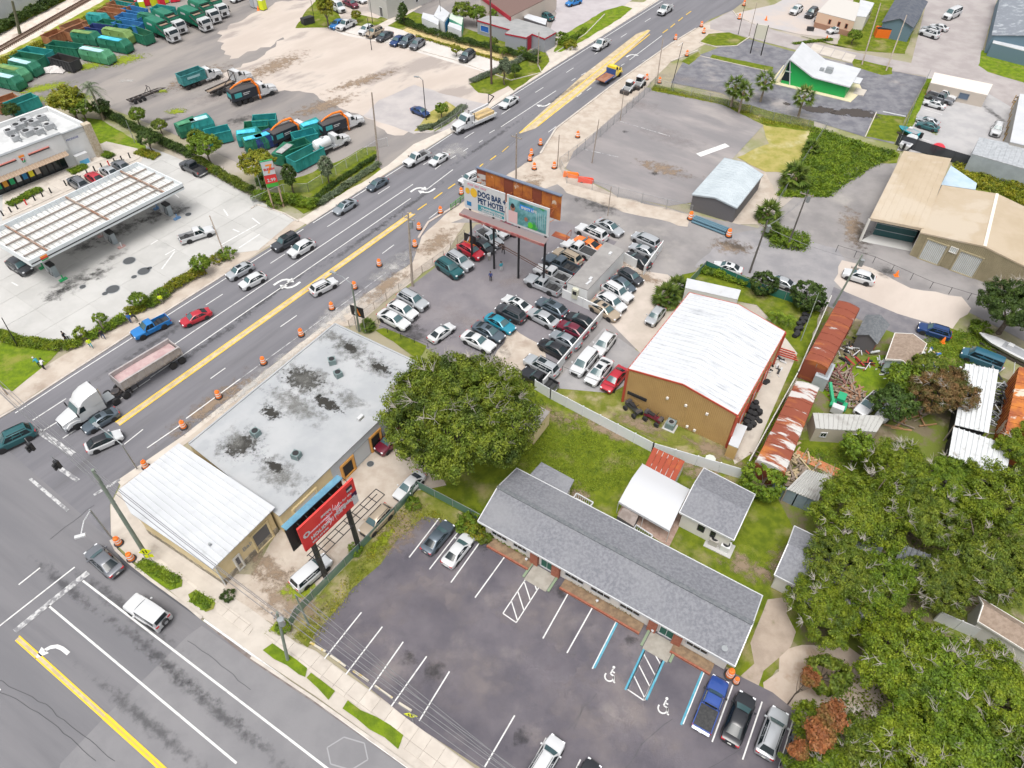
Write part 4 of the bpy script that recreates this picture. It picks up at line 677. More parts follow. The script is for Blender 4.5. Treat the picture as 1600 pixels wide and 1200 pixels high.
 # ---- motel
h=2.95
A,B,C=G(750,815,h),G(1156,1035,h),G(1197,924,h);D=A+(C-B)
t=T('motel','long single storey building with grey shingle gable roof along the parking lot','building',(A+C)/2)
MO=t
w,R0,R1=gable(t,A,B,C,D,h,1.35,M_offw,M_shingle,0.6,fascia=M_wht,th=0.12,ridge_cap=M_shingle2)
sd_=(w[1]-w[0]).normalized();on=Vector((sd_.y,-sd_.x,0));L=(w[1]-w[0]).length
def mo(f):return w[0]+sd_*(L*f)
for f in(0.26,0.755):
 opening(t,'double_door',mo(f-0.005),mo(f+0.05),0.1,2.5,on,M_door,M_wht,fw=0.12,div=1)
 for g in(f-0.03,f+0.065):t.part('brick_pier',MB().cbox(at(mo(g)+on*0.2,0),0.9,0.4,2.7,heading(w[0],w[1])),M_brick)
 P0=at(mo(f+0.02)+on*1.3,0);t.part('entrance_slab',MB().cbox(P0,2.6,2.1,0.08,heading(w[0],w[1])),mat('aged_slab',(0.27,0.25,0.215),.9,col2=(0.34,0.32,0.28),nscale=1))
 for sgn in(-1.5,1.5):t.part('kerb_block',MB().cbox(P0+sd_*sgn,0.25,1.8,0.2,heading(w[0],w[1])),mat('green_block',(0.20,0.26,0.17),0.8))
for f0,f1 in((0.03,0.10),(0.13,0.19),(0.36,0.44),(0.47,0.55),(0.59,0.67),(0.85,0.93)):
 opening(t,'window',mo(f0),mo(f1),0.9,2.1,on,None,M_wht,M_glass,div=2)
for f,g in((0.13,0.19),(0.53,0.33),(0.89,0.15)):t.part('brick_planter',MB().cbox(at(mo(f)+on*1.25,0),L*g,0.16,0.35,heading(w[0],w[1])),M_brick);t.part('planter_soil',MB().cbox(at(mo(f)+on*0.6,0),L*g,1.1,0.22,heading(w[0],w[1])),mat('planter_soil',(0.17,0.115,0.075),.95,col2=(0.26,0.18,0.11),nscale=2))
e=[G(848,721,2.75),G(900,748,2.75),G(885,778,2.75),G(826,746,2.75)]
t.part('extension_wall',MB().prism([(p.x,p.y)for p in inset(*e,0.3)],0,2.6),M_offw);t.part('extension_roof',MB().prism([(p.x,p.y)for p in e],2.6,2.75),M_shingle)
t.part('roof_antenna',MB().tube(G(1139,1010,3.4),G(1139,1010,3.4)+Vector((0,0,1)),0.05,n=5).lathe([(0.02,0),(0.3,0.12)],10,G(1139,1008,4.2)),M_steelg)
for i,(x0,y0,x1,y1)in enumerate(((904,769,930,783),(998,817,1024,833))):
 p,q=G(x0,y0,1.0),G(x1,y1,1.0);r=T('porch_railing',['white porch railing behind the motel, nearer its rear extension','white porch railing behind the motel, beside the white tent'][i],'railing',(p+q)/2,group='white porch railings behind the motel')
 back=(q-p).cross(Vector((0,0,1))).normalized()*1.2
 r.part('rail',MB().bar(p,q,0.12).bar(p,p+back,0.12).bar(q,q+back,0.12),M_wht)
 for k in range(9):r.part('baluster',MB().bar(at(lerp(p,q,k/8),0.1),at(lerp(p,q,k/8),1.0),0.06),M_wht)
 r.part('deck',MB().slab(at(p,.15),at(q,.15),at(q+back,.15),at(p+back,.15),0.12),M_wht)
for i,(x,y)in enumerate(((827,877),(938,940),(1025,985))):
 q=G(x,y,0);single('wall_lamp_post',MB().tube(q,q+Vector((0,0,0.5)),0.06,n=6).lathe([(0.05,0.5),(0.16,0.6),(0.05,0.72)],8,q),M_wht,['small white garden lamp by the left motel entrance','small white garden lamp by the middle brick planter','small white garden lamp by the right motel entrance'][i],'lamp','garden lamps along the motel front')
 # ---- tan metal building
h=6.0
A,B,C,D=G(981,573,h),G(1154,643,h),G(1226,511,h),G(1075,452,h)
t=T('tan_metal_building','big tan metal building with white ribbed gable roof and red trim','building',(A+C)/2)
gable(t,B,C,D,A,h,1.25,M_tan,M_wroof2,0.06,rib=0.8,fascia=M_redtrim,th=0.12)
on=(B-A).normalized();on=Vector((on.y,-on.x,0));r=MB();n=60
for i in range(1,n):
 f=i/n;p=lerp(A,B,f);z=h+1.1*(1-abs(2*f-1))-0.15
 r.bar(at(p,0.05)+on*0.0,at(p,z)+on*0.0,0.05,0.05)
t.part('wall_rib',r,M_tan,stuff=True)
[t.part('corner_trim',MB().bar(at(Q,0),at(Q,h-.2),0.28),M_redtrim)for Q in(A,B,C)]
t.part('wall_vent',MB().cbox(at(lerp(A,B,0.13)+on*0.1,1.9),2.6,0.14,0.45,heading(A,B)),M_trim)
for f,z in((0.40,3.9),(0.57,4.0),(0.76,4.1),(0.63,0.6),(0.70,0.5)):t.part('wall_fitting',MB().cbox(at(lerp(A,B,f)+on*0.12,z),0.3,0.2,0.3,heading(A,B)),M_offw)
for f in(0.15,0.4,0.65):opening(t,'roller_door',lerp(B,C,f),lerp(B,C,f+0.14),0.05,3.4,Vector((on.y*-1,on.x,0)),M_offw,M_redtrim,fw=0.15)
gz=[G(1147,659,2.2),G(1163,668,2.2),G(1170,657,2.2),G(1155,648,2.2)]
t=T('tan_porch_box','small tan lean-to with white roof at the corner of the tan metal building','shed',gz[0]);flat(t,[G(1140,688,2.3),G(1155,694,2.3),G(1169,660,2.3),G(1153,655,2.3)],2.3,M_tan,M_wroof)
q=[G(1070,432,2.6),G(1156,457,2.6),G(1152,463,2.6),G(1076,449,2.6)]
t=T('rear_lean_to','white roofed lean-to behind the tan metal building','shed',q[0]);flat(t,[G(1071,430,2.7),G(1155,447,2.7),G(1150,462,2.7),G(1068,445,2.7)],2.7,M_white2,M_wroof)
# ---- cottage with grey roof, tent carport, rusty shed
h=2.9
A,B,C,D=G(1065,796,h),G(1151,838,h),G(1183,766,h),G(1102,726,h)
t=T('cottage','small cream cottage with grey shingle gable roof beside the white tent','house',(A+C)/2)
w,_,_=gable(t,A,B,C,D,h,1.1,M_offw,M_shingle,0.3,fascia=M_wht,th=0.12);sd_=(w[1]-w[0]).normalized();on=Vector((sd_.y,-sd_.x,0));L=(w[1]-w[0]).length
for f0,f1 in((0.36,0.48),(0.62,0.70)):opening(t,'window',w[0]+sd_*L*f0,w[0]+sd_*L*f1,1.2,2.1,on,None,M_trim,M_glass,div=1)
c=G(1128,848);t2=T('condenser_units','pair of pale air conditioning units on a pad beside the cottage','air conditioner',c)
t2.part('pad',MB().cbox(c,3.0,1.8,0.12,R(-31)),M_conc);t2.part('unit',MB().cbox(c+sd_*-0.7+Vector((0,0,.12)),0.95,0.95,0.9,R(-31)),mat('ac_beige',(0.40,0.38,0.35),0.6));t2.part('unit',MB().cbox(c+sd_*0.6+Vector((0,0,.12)),0.95,0.95,0.9,R(-31)),M_white2)
for s_,k in((-0.7,0),(0.6,1)):t2.part('fan_guard',MB().tube(c+sd_*s_+Vector((0,0,1.02)),c+sd_*s_+Vector((0,0,1.06)),0.38,n=14),M_trim)
h=2.3
A,B,C,D=G(970,781,h),G(1050,825,h),G(1081,760,h),G(1006,721,h)
t=T('tent_carport','white fabric tent carport between the rusty shed and the cottage','tent',(A+C)/2)
R0,R1=at((A+D)/2,3.1),at((B+C)/2,3.1);cv=mat('white_tent_fabric',(0.50,0.51,0.53),0.7)
t.part('canopy',MB().loft([[at(A,1.95),at(A,h),lerp(at(A,h),R0,.5)+Vector((0,0,.06)),R0,lerp(at(D,h),R0,.5)+Vector((0,0,.06)),at(D,h)],[at(B,1.95),at(B,h),lerp(at(B,h),R1,.5)+Vector((0,0,.06)),R1,lerp(at(C,h),R1,.5)+Vector((0,0,.06)),at(C,h)]],closed=False,cap=False),cv)
for p in(A,B,C,D,(A+B)/2,(C+D)/2):t.part('pole',MB().tube(at(p,0),at(p,h),0.04,n=6),M_wht)
sheet('patio',[(968,800),(985,770),(1060,805),(1078,760),(1090,765),(1050,850),(1035,842)],mat('brick_patio',(0.30,0.20,0.16),0.9,col2=(0.38,0.28,0.23),nscale=2,bump=0.4),11)
t=T('patio_shed','small brown roofed lean-to under the edge of the white tent','shed',G(985,800));flat(t,[G(968,803,1.8),G(994,819,1.8),G(1004,795,1.8),G(982,783,1.8)],1.8,M_dgrey,mat('mottled_brown_roof',(0.20,0.165,0.145),0.9,col2=(0.28,0.24,0.22),nscale=1.5))
h=2.3;q=[G(1010,724,h),G(1057,747,h),G(1072,716,h),G(1023,695,h)]
t=T('rusty_shed','shed with rust red metal roof at the white vinyl fence','shed',q[0]);flat(t,q,h,M_offw,mat('rust_red_roof',(0.30,0.055,0.025),0.7,col2=(0.45,0.14,0.03),nscale=0.35,thr=(0.55,0.75)))
t.part('roof_seam',ribs(MB(),at(q[0],h),at(q[1],h),at(q[2],h),at(q[3],h),0.6),M_rust,stuff=True)
h=2.5;t=T('tree_side_shed','low flat roofed cream shed at the right edge of the big oak','shed',G(830,660));flat(t,[G(833,629,h),G(860,642,h),G(836,674,h),G(806,660,h)],h,M_cream,mat('felt_roof',(0.26,0.24,0.23),0.9,col2=(0.32,0.30,0.28),nscale=0.8))
# ---- office trailer and low white walls
h=3.0;q=[G(884,440,h),G(916,451,h),G(973,388,h),G(942,375,h)]
t=T('office_trailer','long white office trailer with flat grey roof in the car lot','trailer',(q[0]+q[2])/2);flat(t,q,h,M_white2,mat('trailer_roof',(0.235,0.225,0.22),0.8,col2=(0.29,0.28,0.27),nscale=0.5))
on=(q[1]-q[0]).normalized();on=Vector((on.y,-on.x,0));c=at(lerp(q[0],q[1],0.45)+on*0.25,0)
t.part('wall_unit',MB().cbox(c+Vector((0,0,0.9)),0.9,0.5,1.7,heading(q[0],q[1])),mat('cream_unit',(0.50,0.50,0.40),0.6));t.part('vent_grille',MB().cbox(c+on*.26+Vector((0,0,1.7)),0.6,0.04,0.6,heading(q[0],q[1])),M_trim)
t.part('roof_vent',MB().cbox(G(920,434,h),0.7,0.4,0.2,R(58)).cbox(G(950,394,h),0.7,0.4,0.2,R(58)).cbox(G(917,440,h),1.2,0.3,0.15,R(50)),M_wht)
def wallrun(name,pts,hh,th,m,label,cat='wall',panel=2.4,postw=0.12,pname='panel',post=None,group=None,pz=0.04):
 P=[G(*p)for p in pts];t=T(name,label,cat,P[0],group=group)
 for a,b in zip(P[:-1],P[1:]):
  L=(b-a).length;n=max(1,round(L/panel))
  for i in range(n):
   p,q=lerp(a,b,i/n),lerp(a,b,(i+1)/n);d=(q-p).normalized()
   t.part(pname,MB().bar(at(p,hh/2+pz)+d*postw/2,at(q,hh/2+pz)-d*postw/2,th,hh),m)
   t.part('post',MB().bar(at(p,0),at(p,hh+0.12),postw),post or m)
  t.part('post',MB().bar(at(b,0),at(b,hh+0.12),postw),post or m)
 return t
wallrun('low_wall',[(876,463),(941,492),(848,606)],1.5,0.15,M_white2,'white panel wall round the near corner of the car lot',panel=3.2)
wallrun('low_wall',[(970,405),(990,416)],1.6,0.15,M_white2,'short white wall panel at the far side of the office trailer',panel=3)
wallrun('low_wall',[(1002,426),(1030,386)],1.6,0.15,M_white2,'white panel wall between the parked cars and the concrete court',panel=3)
wallrun('vinyl_fence',[(836,608),(860,622),(1020,703),(1160,742)],1.75,0.06,mat('white_vinyl',(0.66,0.68,0.70),0.5),'long white vinyl panel fence behind the back lawn','fence',panel=2.44,postw=0.14)
wallrun('long_wall',[(1160,742),(1240,590),(1290,470)],1.9,0.12,mat('thin_white_fence',(0.55,0.54,0.50),0.7),'thin pale fence between the shop walk and the rusty boxcars','fence',panel=3)
wallrun('sheet_metal_fence',[(1205,765),(1240,782),(1290,800)],2.2,0.06,mat('blue_grey_sheet',(0.14,0.20,0.25),0.6,col2=(0.22,0.27,0.31),nscale=0.5),'blue grey sheet metal fence by the corrugated shack','fence',panel=1.4)
wallrun('white_board_fence',[(1465,958),(1530,985),(1600,1012),(1680,1040)],1.8,0.06,M_white2,'white board fence seen through the oaks at the right','fence',panel=1.8)
# ---- yard sheds and boxcars at the right
def boxcar(px4,h,label,m,cat='boxcar'):
 q=[G(x,y,h)for x,y in px4];t=T('boxcar',label,cat,(q[0]+q[2])/2,group='rusty boxcars used for storage');a,b,c,d=q
 L=(d-a).length;n=max(3,int(L/1.5));cr=(b-a).length*0.09
 t.part('body',MB().prism([(p.x,p.y)for p in inset(a,b,c,d,0.06)],0.15,h-0.05),m)
 for i in range(n):
  rings=[]
  for f in(i/n+0.004,(i+1)/n-0.004):
   p,r_=lerp(a,d,f),lerp(b,c,f);rings.append([at(lerp(p,r_,s),h+cr*math.sin(math.pi*s)*1.0-0.02)for s in(0,.15,.35,.5,.65,.85,1)]+[at(lerp(p,r_,s),h-0.10)for s in(1,0)])
  t.part('roof_panel',MB().loft(rings,smooth=False),m)
  p,r_=lerp(a,d,i/n),lerp(b,c,i/n)
  t.part('roof_rib',MB().path([at(lerp(p,r_,s),h+cr*math.sin(math.pi*s)+0.01)for s in(0,.2,.5,.8,1)],0.05,4),m)
 s_=MB()
 for i in range(n*2+1):
  for e0,e1 in((a,d),(b,c)):s_.bar(at(lerp(e0,e1,i/(2*n)),0.2),at(lerp(e0,e1,i/(2*n)),h-0.1),0.09)
 t.part('side_post',s_,m,stuff=True);return t
boxcar([(1308,461),(1341,473),(1293,567),(1257,554)],3.5,'rusty boxcar with peeling white roof paint nearest the access road',M_rust)
boxcar([(1244,588),(1280,598),(1229,732),(1184,712)],3.5,'rusty boxcar with arched roof beside the round green bush',M_rust)
boxcar([(1592,560),(1650,580),(1640,700),(1570,672)],3.5,'orange rust boxcar at the right edge of the photo',M_rust2)
def shed(name,A,B,C,D,he,rise,label,wall,roof,over=0.25,rib=0,cat='shed',fas=None):
 q=[G(x,y,he)for x,y in(A,B,C,D)];t=T(name,label,cat,(q[0]+q[2])/2);w,_,_=gable(t,*q,he,rise,wall,roof,over,rib=rib,th=0.1,fascia=fas);return t,w
shed('garden_shed',(1336,514),(1351,482),(1389,497),(1370,528),2.4,0.9,'dark grey garden shed with gable roof beside the near boxcar',M_dgrey,M_shingle2)
t,w=shed('cabin',(1383,551),(1397,510),(1447,526),(1427,567),2.6,0.8,'small cabin with brown shingle roof and pale blue gable wall',mat('pale_blue_siding',(0.42,0.50,0.52),0.7),M_brsh,fas=M_offw,cat='house')
opening(t,'window',lerp(w[0],w[3],.4),lerp(w[0],w[3],.6),1.0,1.9,(w[0]-w[1]),None,M_wht,M_glass,div=1)
h=2.5;q=[G(1276,661,h),G(1371,665,h),G(1386,640,h),G(1271,637,h)]
t=T('ribbed_roof_house','low beige mobile home with grey ribbed roof beside the second boxcar','house',(q[0]+q[2])/2);flat(t,q,h,mat('beige_siding',(0.42,0.38,0.31),0.8),M_corr);t.part('roof_rib',ribs(MB(),at(q[0],h),at(q[1],h),at(q[2],h),at(q[3],h),0.5,0.12,0.08),M_corr,stuff=True)
sd_=(q[1]-q[0]).normalized();on=Vector((sd_.y,-sd_.x,0));L=(q[1]-q[0]).length
for f in(0.12,0.62):opening(t,'window',q[0]+sd_*L*f,q[0]+sd_*L*(f+.1),1.0,1.8,on,None,M_wht,M_glass,div=1)
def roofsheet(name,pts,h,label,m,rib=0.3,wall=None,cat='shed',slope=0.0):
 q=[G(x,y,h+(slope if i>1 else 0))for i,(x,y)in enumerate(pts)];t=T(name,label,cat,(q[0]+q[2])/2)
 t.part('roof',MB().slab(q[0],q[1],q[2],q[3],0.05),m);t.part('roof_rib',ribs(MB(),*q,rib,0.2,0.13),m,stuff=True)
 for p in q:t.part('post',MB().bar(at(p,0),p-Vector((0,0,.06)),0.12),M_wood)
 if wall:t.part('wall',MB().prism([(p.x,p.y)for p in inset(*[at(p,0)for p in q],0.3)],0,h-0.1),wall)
 return t
roofsheet('corrugated_shack',[(1232,757),(1281,776),(1296,735),(1262,726)],2.4,'corrugated shack roof beside the blue grey metal fence',M_corr,0.3,M_gmetal)
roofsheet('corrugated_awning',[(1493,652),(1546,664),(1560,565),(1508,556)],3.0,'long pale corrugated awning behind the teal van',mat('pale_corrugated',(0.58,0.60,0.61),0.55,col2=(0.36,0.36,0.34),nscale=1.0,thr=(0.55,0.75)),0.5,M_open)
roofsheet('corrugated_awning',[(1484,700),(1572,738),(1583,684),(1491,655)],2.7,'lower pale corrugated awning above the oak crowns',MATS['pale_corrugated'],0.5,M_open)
roofsheet('sheet_roof',[(1225,950-100),(1300,870),(1310,830),(1246,815)],0.5,'loose roofing under the oaks',M_corr,0.4)if False else None
h=2.8;A=G(1215,891,h);D=G(1245,814,h);d=(G(1151,838,2.9)-G(1065,796,2.9)).normalized();B=A+d*9.5;C=D+d*9.5
t=T('grey_roof_house','house with grey shingle roof half hidden under the oaks','house',(A+C)/2);w,_,_=gable(t,A,B,C,D,h,1.2,M_offw,M_shingle,0.3,fascia=M_wht,th=0.12)
on=Vector((d.y,-d.x,0));opening(t,'window',w[0]+d*1.2,w[0]+d*2.6,1.0,2.0,on,None,M_wht,M_glass,div=1)
t.part('porch_roof',MB().cbox(at(w[0]+d*5.6+on*0.9,2.3),2.6,1.8,0.12,heading(A,B)),M_gmetal)
for s_ in(4.5,6.7):t.part('porch_post',MB().bar(at(w[0]+d*s_+on*1.7,0),at(w[0]+d*s_+on*1.7,2.3),0.1),M_wht)
A,B,C,D=[G(x,y,3)for x,y in((1534,958),(1598,996),(1625,945),(1535,920))]
t=T('brown_roof_house','brown shingle roofed house behind the white board fence','house',(A+C)/2);gable(t,A,A+(B-A)*1.8,D+(B-A)*1.8,D,3.0,1.0,M_offw,M_brsh,0.3,fascia=M_offw)
for i,(pts,hh,l)in enumerate([([(1338,845),(1378,862),(1390,830),(1350,815)],2.4,'grey flat roofed shack glimpsed between the upper oak crowns'),([(1400,870),(1460,895),(1475,862),(1415,840)],2.2,'dark tin roof glimpsed between the right oak crowns'),([(1470,770),(1495,778),(1503,735),(1482,730)],2.4,'narrow grey tin roof in a gap of the oak crowns')]):
 roofsheet('tin_roof_shack',pts,hh,l,[M_gmetal,M_shingle2,M_corr][i],0.5,M_dgrey)
 # ---- beige metal complex
h=4.4;q=[G(1355,331,h),G(1439,346,h),G(1480,236,h+.5),G(1406,225,h+.5)]
t=T('beige_carport','tall beige metal carport with dark green back wall','carport',(q[0]+q[2])/2)
t.part('roof',MB().slab(*q,0.15),M_beigem);t.part('roof_seam',ribs(MB(),*q,0.9,0.05,0.03),M_beigem,stuff=True)
t.part('fascia',MB().bar(q[0]-Vector((0,0,.2)),q[1]-Vector((0,0,.2)),0.1,0.45).bar(q[1]-Vector((0,0,.2)),q[2]-Vector((0,0,.2)),0.1,0.4),M_beigem)
for p in q[:2]:t.part('post',MB().bar(at(p,0),p-Vector((0,0,.2)),0.3),M_offw)
bk0,bk1=G(1359,357),G(1421,369)
t.part('back_wall',MB().bar(at(bk0,2.1),at(bk1,2.1),0.1,4.0),mat('dark_green_sheet',(0.02,0.08,0.085),0.6));on=(q[0]-q[3]);on.z=0;on.normalize()
for z in(1.2,2.3,3.3):t.part('girt',MB().bar(at(bk0,z)+on*.1,at(bk1,z)+on*.1,0.08),M_gmetal)
t.part('side_wall',MB().bar(at(bk0,2.1),at(q[3],2.1),0.1,4.0),mat('grey_side_sheet',(0.25,0.25,0.24),0.6))
t.part('floor_slab',MB().prism([(p.x,p.y)for p in(q[0],q[1],bk1,bk0)],0.0,0.06),M_conc)
h=4.3;A=G(1434,352,h);Rf=G(1535,372,h+1.3);Rb=G(1553,290,h+1.3);D=G(1467,278,h);B=A+(Vector((Rf.x,Rf.y,A.z))-A)*2;C=D+(Vector((Rb.x,Rb.y,D.z))-D)*2
t=T('beige_metal_building','beige metal workshop with two pale roller doors','building',(A+C)/2)
gable(t,B,C,D,A,h,1.3,M_khaki,M_beigem,0.05,rib=0,fascia=M_beigem,th=0.12,ridge_cap=mat('pale_ridge',(0.74,0.68,0.58),0.5))
sd_=(B-A).normalized();on=Vector((sd_.y,-sd_.x,0));L=(B-A).length;r=MB()
for i in range(1,70):f=i/70;r.bar(at(lerp(A,B,f),0.05)+on*.02,at(lerp(A,B,f),h+1.2*(1-abs(2*f-1))-.15)+on*.02,0.07,0.05)
t.part('wall_rib',r,M_khaki,stuff=True)
for f0,f1 in((0.075,0.255),(0.355,0.545)):opening(t,'roller_door',lerp(A,B,f0),lerp(A,B,f1),0.05,3.7,on,mat('pale_blue_door',(0.52,0.56,0.58),0.6,col2=(0.46,0.50,0.52),nscale=0.8),M_khaki,fw=0.2)
opening(t,'sign_window',lerp(A,B,.275),lerp(A,B,.335),2.9,3.8,on,mat('pale_sign',(0.60,0.66,0.68),0.5),M_offw,fw=0.1)
q=[G(1480,247,3),G(1521,274,3),G(1519,284,3),G(1465,277,3)]
t=T('blue_lean_to','pale blue metal lean-to roof behind the beige workshop','shed',q[0]);t.part('roof',MB().slab(*q,0.08),mat('pale_blue_roof',(0.36,0.48,0.58),0.5,col2=(0.44,0.54,0.62),nscale=0.6));t.part('wall',MB().prism([(p.x,p.y)for p in q],0,2.85),M_gmetal)
# ---- grey metal shed between the lots
h=3.2;t,w=shed('grey_metal_shed',(1147,319),(1187,266),(1126,241),(1076,299),3.0,0.7,'grey metal shed with pale low gable roof at the empty lot',M_dgrey,mat('pale_grey_roof',(0.46,0.51,0.54),0.5,col2=(0.40,0.45,0.48),nscale=0.5),0.15,rib=0.8,fas=M_gmetal)
# ---- green building with the swept white roof
t=T('green_drive_in','bright green building with white butterfly roof rising to a peak','building',G(1262,125))
bl,br=G(1207,122),G(1311,145);ff=G(1245,60,8.4)-G(1226,83,8.4);ff.z=0
pk,vl,rt=G(1226,83,8.4),G(1263,111.5,4.3),G(1316,125,4.0)
ax=(br-bl).normalized()
def onw(px,py):
 g0=G(px,py,0);o=Vector((0,0,HGT));d=g0-o;n=Vector((ax.y,-ax.x,0));return o+d*((bl-o).dot(n)/d.dot(n))
pk,vl,rt=onw(1226,84),onw(1263,112),onw(1315,125);gb=G(1244,60,pk.z)-pk;gb.z=0;bw=gb
face=[at(bl+ax*0.6,0.1),at(br,0.1),rt,vl,pk]
t.part('wall',MB().add(face+[p+bw for p in face],[(0,1,2,3,4),(9,8,7,6,5),(0,5,6,1),(1,6,7,2)]),M_green)
ov=-bw.normalized()*0.5
for(p,q_)in((pk,vl),(vl,rt+ax*0.8)):t.part('roof',MB().slab(p+ov+Vector((0,0,.12)),q_+ov+Vector((0,0,.12)),q_+bw-ov+Vector((0,0,.12)),p+bw-ov+Vector((0,0,.12)),0.22),M_wroof)
for k in(0,1):b0=bl-ax*0.8+bw*k;t.part('front_rafter',MB().bar(at(b0,0)+ov*(1-2*k),pk+bw*k+ov*(1-2*k),0.35),M_wroof)
t.part('front_glass',MB().add([at(bl+ax*0.1,0.9)-ov*.2,lerp(bl,pk,.86)-ov*.2,lerp(bl,pk,.86)+bw+ov*.2,at(bl+bw+ax*0.1,0.9)+ov*.2],[(0,1,2,3)]),M_glass)
LB=lambda f,k=0.0:lerp(bl,pk,f)+ax*k+ov*.1
t.part('side_window',MB().add([LB(.14,.4),LB(.14,2.2),LB(.48,1.5),LB(.48,.4)],[(0,1,2,3)]),M_glass)
t.part('side_window',MB().add([LB(.54,.4),LB(.54,1.4),LB(.92,.1)],[(0,1,2)]),M_glass)
t.part('mullion',MB().bar(LB(.51,.3),LB(.51,1.6),0.15),M_wht);t.part('mullion',MB().bar(LB(.02,2.6),LB(.96,.15),0.18),M_wht)
t.part('plinth',MB().prism([(p.x,p.y)for p in(bl-ax*1.4+ov*2.4,br+ax*1.6+ov*2.4,br+ax*2.6+bw*.6,br+bw+ax,bl-ax*1.4+bw)],0,0.12),mat('cream_kerb_slab',(0.60,0.54,0.36),0.8))
c=vl+ax*2.2+bw*0.4+Vector((0,0,.1));t.part('rooftop_unit',MB().cbox(c,1.4,1.2,0.9,heading(bl,br)).cbox(c-ax*1.5,0.8,0.8,0.5,heading(bl,br)),M_steelg)
t.part('end_awning',MB().cbox(br+bw*.45+ax*0.9+Vector((0,0,2.4)),1.8,3.0,0.12,heading(bl,br)),M_wroof)
c0=br+bw*.5+ax*2.2
t.part('step',MB().cbox(c0,2.2,3.2,0.2,heading(bl,br)),M_walk)
# ---- convenience store and fuel canopy
hq=6.0
a,b,c,d=G(-60,282,hq),G(133,205,hq),G(69,177,hq),G(-70,243,hq)
b0=G(153,253);a=b0+(a-b).normalized()*((a-b).length);b=at(b0,0);a.z=0;bk=G(69,177,hq)-G(133,205,hq);bk.z=0;c=b+bk;d=a+bk
t=T('convenience_store','white convenience store with parapet roof and glass front','store',(a+c)/2)
q=[a,b,c,d];flat(t,q,5.2,M_white2,mat('white_membrane_roof',(0.44,0.45,0.45),0.7,col2=(0.58,0.59,0.59),nscale=0.4),0.8,0.4)
sd_=(b-a).normalized();on=Vector((sd_.y,-sd_.x,0));L=(b-a).length
t.part('parapet_cap',MB().bar(at(a,6.05)+on*.05,at(b,6.05)+on*.05,0.5,0.1),M_steelg)
t.part('stone_pier',MB().cbox(b-sd_*0.35+on*0.02,1.3,1.3,6.3,heading(a,b)),mat('stacked_stone',(0.38,0.31,0.22),0.9,col2=(0.50,0.44,0.34),nscale=3,bump=0.6))
p0,p1=b-sd_*6.2,b-sd_*19.5
t.part('pop_out_wall',MB().add([at(p0-sd_*-1.2,3.3)+on*0.0,at(p1,3.3)+on*0.0,at(p1,6.3)+on*0.0,at(p0+sd_*1.2,6.3),at(p0+sd_*1.2,3.3)+on*0.5,at(p1,3.3)+on*0.5,at(p1,6.3)+on*0.5,at(p0+sd_*1.2,6.3)+on*0.5],[(4,5,6,7),(0,1,5,4),(3,0,4,7),(2,3,7,6)]),M_white2)
t.part('pop_out_cap',MB().bar(at(p0+sd_*1.2,6.38)+on*.3,at(p1,6.38)+on*.3,0.7,0.12),M_steelg)
t.part('awning',MB().add([at(p0+sd_*.6,3.3)+on*.5,at(p1,3.3)+on*.5,at(p1,2.9)+on*1.6,at(p0+sd_*.6,2.9)+on*1.6],[(0,1,2,3)]),mat('brown_awning',(0.34,0.25,0.18),0.8))
for k in range(27):t.part('awning_slat',MB().bar(at(lerp(p0+sd_*.5,p1,k/26),3.37)+on*.5,at(lerp(p0+sd_*.5,p1,k/26),2.97)+on*1.65,0.12,0.08),mat('awning_slat_wood',(0.42,0.33,0.24),0.8))
posters=[(0.05,0.35,0.45),(0.02,0.35,0.12),(0.65,0.30,0.03),(0.02,0.40,0.15),(0.72,0.72,0.70),(0.02,0.20,0.42),(0.80,0.70,0.02),(0.6,0.5,0.4)]
for k in range(12):
 u0,u1=lerp(p1,p0,k/12+.004),lerp(p1,p0,(k+1)/12-.004)
 fo=opening(t,'shop_window',u0,u1,0.25,2.8,on,None,M_trim,M_glass,fw=0.09,div=0)
 if k<8:
  m_=mat('poster_%d'%k,posters[k],0.6);t.part('poster',MB().add([at(lerp(u0,u1,.12),1.1)+on*.06,at(lerp(u0,u1,.88),1.1)+on*.06,at(lerp(u0,u1,.88),2.5)+on*.06,at(lerp(u0,u1,.12),2.5)+on*.06],[(0,1,2,3)]),m_,fo)
m=MB()
for s0,s1 in((7.8,11.4),(13.5,18.2)):m.bar(b-sd_*s0+on*.6+Vector((0,0,4.9)),b-sd_*s1+on*.6+Vector((0,0,4.9)),0.25,0.12)
t.part('wall_stripe',m,M_trim)
m=MB()
for s0,s1 in((7.8,11.4),(13.5,18.2)):m.bar(b-sd_*s0+on*.6+Vector((0,0,5.1)),b-sd_*s1+on*.6+Vector((0,0,5.1)),0.22,0.14)
t.part('sign_band',m,mat('orange_red_band',(0.62,0.22,0.18),0.6))
for z,m_,ww in((5.25,mat('sign_orange',(0.8,0.25,0.03),0.6),0.9),(4.75,mat('sign_red',(0.6,0.03,0.03),0.6),0.5),(4.35,mat('sign_green',(0.02,0.30,0.10),0.6),0.5)):t.part('shop_emblem',MB().cbox(b-sd_*12.5+on*.62+Vector((0,0,z-.2)),ww,0.12,0.34,heading(a,b)),m_)
_t=text('7',b-sd_*12.75+on*.72+Vector((0,0,4.3)),1.1,M_wht,frame_rot(sd_),None);_t.parent=t.o;_t.location=t.M@_t.location
_t=text('PROPANE',b-sd_*4.6+on*.03+Vector((0,0,4.5)),0.5,mat('blue_letters',(0.03,0.06,0.3),0.6),frame_rot(sd_),None);_t.parent=t.o;_t.location=t.M@_t.location
